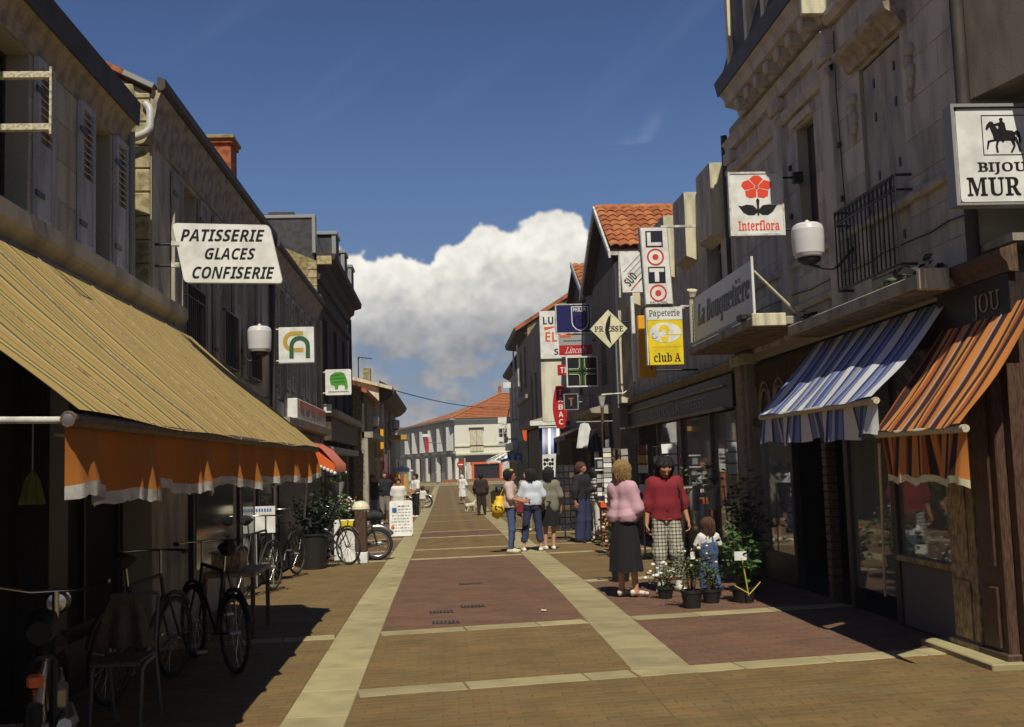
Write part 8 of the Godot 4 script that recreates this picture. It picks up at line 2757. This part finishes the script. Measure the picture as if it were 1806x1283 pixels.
	person("person", "person in a pale blue shirt and cropped blue jeans seen from behind, legs apart", 1.72, 21.7, deg_to_rad(172), 1.63, {"cell": c, "hand_cell": 0.011, "hair_len": 0.07, "girth": 0.96,
		"la": [Vector3(0.26, 1.13, 0.0), Vector3(0.2, 0.98, 0.17), Vector3(-0.5, 0, 0.8)], "ra": [Vector3(-0.26, 1.12, -0.02), Vector3(-0.22, 0.97, 0.15), Vector3(0.5, -0.1, 0.8)],
		"top": {"mat": M.pale_blue, "sleeve": 0.85, "loose": 0.026, "hem": 0.96, "blouse": 0.015}, "trousers": {"mat": M.denim_dark, "loose": 0.02, "cuff": 0.2, "ankle": 1.6}, "shoes": M.leather_white,
		"ll": [Vector3(0.15, 0.48, 0.02), Vector3(0.2, 0.075, -0.04), 0.4], "rl": [Vector3(-0.12, 0.48, 0.02), Vector3(-0.16, 0.075, -0.01), -0.2]})
	person("person", "person in a long grey top and black skirt seen from behind, white shoes", 2.1, 22.0, deg_to_rad(168), 1.64, {"cell": c, "hand_cell": 0.011, "hair_len": 0.1, "girth": 0.95,
		"la": [Vector3(0.25, 1.13, 0.0), Vector3(0.17, 1.02, 0.2), Vector3(-0.4, 0, 0.8)], "ra": [Vector3(-0.24, 1.12, -0.03), Vector3(-0.24, 0.88, 0.05), Vector3(0, -1, 0.2)],
		"top": {"mat": M.grey_stripe, "sleeve": 1.3, "loose": 0.026, "hem": 0.78, "blouse": 0.015}, "skirt": {"mat": M.black_cloth, "hem": 0.5, "flare": 0.2}, "shoes": M.leather_white,
		"ll": [Vector3(0.1, 0.48, 0.015), Vector3(0.11, 0.075, -0.02), 0.6], "rl": [Vector3(-0.07, 0.48, 0.015), Vector3(-0.06, 0.075, -0.02), 0.3]})
	person("person", "tanned person in a black sweater and wide blue trousers, facing right", 3.02, 23.9, deg_to_rad(52), 1.74, {"cell": c, "hand_cell": 0.011, "skin": "skin_tan", "hair": "hair_brown", "girth": 1.12,
		"ra": [Vector3(-0.28, 1.12, -0.02), Vector3(-0.3, 0.87, 0.0), Vector3(0, -1, 0.1)], "la": [Vector3(0.26, 1.13, 0.02), Vector3(0.16, 1.12, 0.24), Vector3(-0.3, 0.4, 0.6)],
		"top": {"mat": M.navy_wool, "sleeve": 1.9, "loose": 0.026, "hem": 0.93, "called": "sweater", "collar": M.leather_white}, "trousers": {"mat": M.denim_dark, "loose": 0.035, "knee": 1.3, "ankle": 2.0, "cuff": 0.03}, "shoes": M.leather_black,
		"ll": [Vector3(0.11, 0.48, 0.01), Vector3(0.13, 0.075, -0.02), 0.5], "rl": [Vector3(-0.11, 0.48, 0.01), Vector3(-0.13, 0.075, -0.02), -0.3]})
	person("person", "person in a black and white striped top and white trousers behind the man in black", 3.42, 24.6, deg_to_rad(100), 1.62, {"cell": 0.03, "hand_cell": 0.012, "skin": "skin_tan", "hair_len": 0.05,
		"top": {"mat": M.striped_knit, "sleeve": 1.8, "loose": 0.024, "hem": 0.92}, "trousers": {"mat": M.cotton_white, "loose": 0.02, "cuff": 0.12}, "shoes": M.leather_cream, "la": [Vector3(0.22, 1.13, 0.05), Vector3(0.14, 1.1, 0.26), Vector3(0, 0.2, 1)]})
	# figures further away
	c = 0.034
	person("person", "person in a dark brown suit walking away in the middle of the street", 1.38, 42.5, deg_to_rad(176), 1.62, {"cell": c, "hand_cell": 0.014, "hair": "hair_dark", "girth": 1.15,
		"top": {"mat": M.brown_wool, "sleeve": 1.95, "loose": 0.03, "hem": 0.82, "called": "jacket"}, "trousers": {"mat": M.brown_wool, "loose": 0.025, "cuff": 0.06}, "shoes": M.leather_black, "la": [Vector3(0.27, 1.12, 0.0), Vector3(0.27, 0.9, 0.1), Vector3(0, -1, 0.2)],
		"ll": [Vector3(0.1, 0.48, 0.03), Vector3(0.11, 0.075, -0.04), 0.2], "rl": [Vector3(-0.11, 0.48, 0.03), Vector3(-0.13, 0.075, 0.06), -0.2]})
	person("person", "person in a white dress and white head scarf far down the street", 0.92, 60.0, deg_to_rad(150), 1.6, {"cell": 0.04, "hand_cell": 0.016, "hair": "cotton_white", "hair_len": 0.08, "girth": 1.1,
		"top": {"mat": M.cotton_white, "sleeve": 1.2, "loose": 0.04, "hem": 0.85}, "skirt": {"mat": M.cotton_white, "hem": 0.45, "flare": 0.26}, "shoes": M.leather_black, "ra": [Vector3(-0.27, 1.12, 0), Vector3(-0.28, 0.88, 0.1), Vector3(0, -1, 0)]})
	person("person", "person in a beige top holding a red bag, half hidden behind the pink-shirted one", 2.2, 29.5, deg_to_rad(-30), 1.6, {"cell": 0.032, "hand_cell": 0.013, "hair": "hair_brown", "skin": "skin_tan",
		"top": {"mat": M.beige_cloth, "sleeve": 1.3, "loose": 0.028, "hem": 0.8}, "trousers": {"mat": M.beige_cloth, "loose": 0.02}, "shoes": M.leather_cream})
	var rb := thing("red_bag", "dark red carrier bag between the pink-shirted and blue-shirted people", "bag", V(2.02, 0.3, 29.0))
	bx(rb, "pouch", M.knit_crimson, 1.86, 2.22, 0.35, 0.66, 28.9, 29.05, 0.03)
	pipe(rb, "handle", M.knit_crimson, [V(1.95, 0.66, 28.97), V(2.0, 0.8, 28.97), V(2.1, 0.8, 28.97), V(2.14, 0.66, 28.97)], 0.012, 5)
	# left side strollers
	person("person", "tall person in a navy polo shirt and grey trousers facing the camera, left side", -2.08, 37.0, deg_to_rad(12), 1.76, {"cell": c, "hand_cell": 0.014, "skin": "skin_tan", "girth": 1.1,
		"top": {"mat": M.navy_wool, "sleeve": 0.8, "loose": 0.026, "hem": 0.93, "collar": M.navy_wool}, "trousers": {"mat": M.grey_flannel, "loose": 0.02, "cuff": 0.07}, "shoes": M.leather_white,
		"ll": [Vector3(0.13, 0.48, 0.04), Vector3(0.17, 0.075, 0.0), 0.3], "rl": [Vector3(-0.09, 0.48, 0.02), Vector3(-0.1, 0.075, 0.08), -0.2]})
	person("person", "person in a black top and blue jeans, one hand raised to the face", -2.42, 36.2, deg_to_rad(30), 1.66, {"cell": c, "hand_cell": 0.014, "hair": "hair_brown", "hair_len": 0.06,
		"top": {"mat": M.black_cloth, "sleeve": 1.6, "loose": 0.026, "hem": 0.85}, "trousers": {"mat": M.denim_pale, "loose": 0.012, "cuff": 0.1}, "shoes": M.leather_cream, "la": [Vector3(0.25, 1.2, 0.12), Vector3(0.12, 1.45, 0.16), Vector3(-0.3, 0.9, 0.1)]})
	person("person", "person in a patterned white shirt standing behind the sandwich board", -1.52, 35.0, deg_to_rad(8), 1.5, {"cell": c, "hand_cell": 0.014, "skin": "skin_tan", "girth": 1.08,
		"top": {"mat": M.cotton_white, "sleeve": 0.9, "loose": 0.034, "hem": 0.9}, "trousers": {"mat": M.grey_flannel, "loose": 0.02}, "shoes": M.leather_black})
	person("person", "person in white shirt and dark waistcoat just right of the sandwich board", -1.18, 42.5, deg_to_rad(-50), 1.68, {"cell": c, "hand_cell": 0.014, "skin": "skin_tan",
		"top": {"mat": M.cotton_white, "sleeve": 0.95, "loose": 0.026, "hem": 0.92}, "trousers": {"mat": M.black_cloth, "loose": 0.02, "cuff": 0.06}, "shoes": M.leather_white, "ra": [Vector3(-0.22, 1.13, 0.06), Vector3(-0.1, 1.0, 0.26), Vector3(0.3, -0.2, 1)], "la": [Vector3(0.22, 1.13, 0.06), Vector3(0.1, 1.0, 0.26), Vector3(-0.3, -0.2, 1)]})
	person("person", "person in an orange flower-print dress behind the left strollers", -1.78, 40.5, deg_to_rad(140), 1.55, {"cell": c, "hand_cell": 0.014, "hair": "hair_brown",
		"top": {"mat": M.flower_print, "sleeve": 0.6, "loose": 0.03, "hem": 0.88}, "skirt": {"mat": M.flower_print, "hem": 0.42, "flare": 0.25}, "shoes": M.leather_cream})
	person("person", "small child in white beyond the person in the dark waistcoat", -1.05, 49.0, deg_to_rad(170), 1.1, {"cell": 0.034, "hand_cell": 0.016, "kid": true, "hair": "hair_brown", "girth": 1.1,
		"top": {"mat": M.cotton_white, "sleeve": 0.8, "loose": 0.03, "hem": 0.7}, "trousers": {"mat": M.beige_cloth, "loose": 0.02, "cuff": 0.3}, "shoes": M.leather_cream})
	# small pale dog
	var t := thing("dog", "small pale dog standing between the white dress and the brown suit", "dog", V(1.02, gy(46), 46.0))
	p = t.position
	g = G.new()
	var D := [[Vector3(-0.16, 0.3, 0), Vector3(0.14, 0.31, 0), 0.09, 0.105], [Vector3(0.14, 0.33, 0), Vector3(0.24, 0.43, 0), 0.07, 0.055], [Vector3(0.25, 0.45, 0), Vector3(0.28, 0.45, 0), 0.062, 0.055], [Vector3(0.3, 0.44, 0), Vector3(0.38, 0.415, 0), 0.035, 0.024], [Vector3(-0.22, 0.34, 0), Vector3(-0.33, 0.45, 0), 0.028, 0.014]]
	for q in [-1, 1]:
		D.append([Vector3(0.15, 0.28, 0.06 * q), Vector3(0.15, 0.14, 0.06 * q), 0.045, 0.026])
		D.append([Vector3(0.15, 0.14, 0.06 * q), Vector3(0.16, 0.02, 0.06 * q), 0.024, 0.022])
		D.append([Vector3(-0.17, 0.27, 0.06 * q), Vector3(-0.12, 0.17, 0.07 * q), 0.06, 0.035])
		D.append([Vector3(-0.12, 0.17, 0.07 * q), Vector3(-0.2, 0.1, 0.06 * q), 0.032, 0.022])
		D.append([Vector3(-0.2, 0.1, 0.06 * q), Vector3(-0.18, 0.02, 0.06 * q), 0.022, 0.022])
		D.append([Vector3(0.24, 0.5, 0.045 * q), Vector3(0.22, 0.44, 0.075 * q), 0.022, 0.014])
	blob(g, D, 0.018, 0.03)
	for k in g.v.size():
		g.v[k] = p + Basis(Vector3.UP, 0.5) * g.v[k]
		g.n[k] = Basis(Vector3.UP, 0.5) * g.n[k]
	put(t, "body", g, M.leather_cream)
	g = G.new()
	g.ball(p + Basis(Vector3.UP, 0.5) * Vector3(0.405, 0.42, 0), Vector3(0.016, 0.014, 0.016), 4, 6)
	put(t, "nose", g, M.ink)
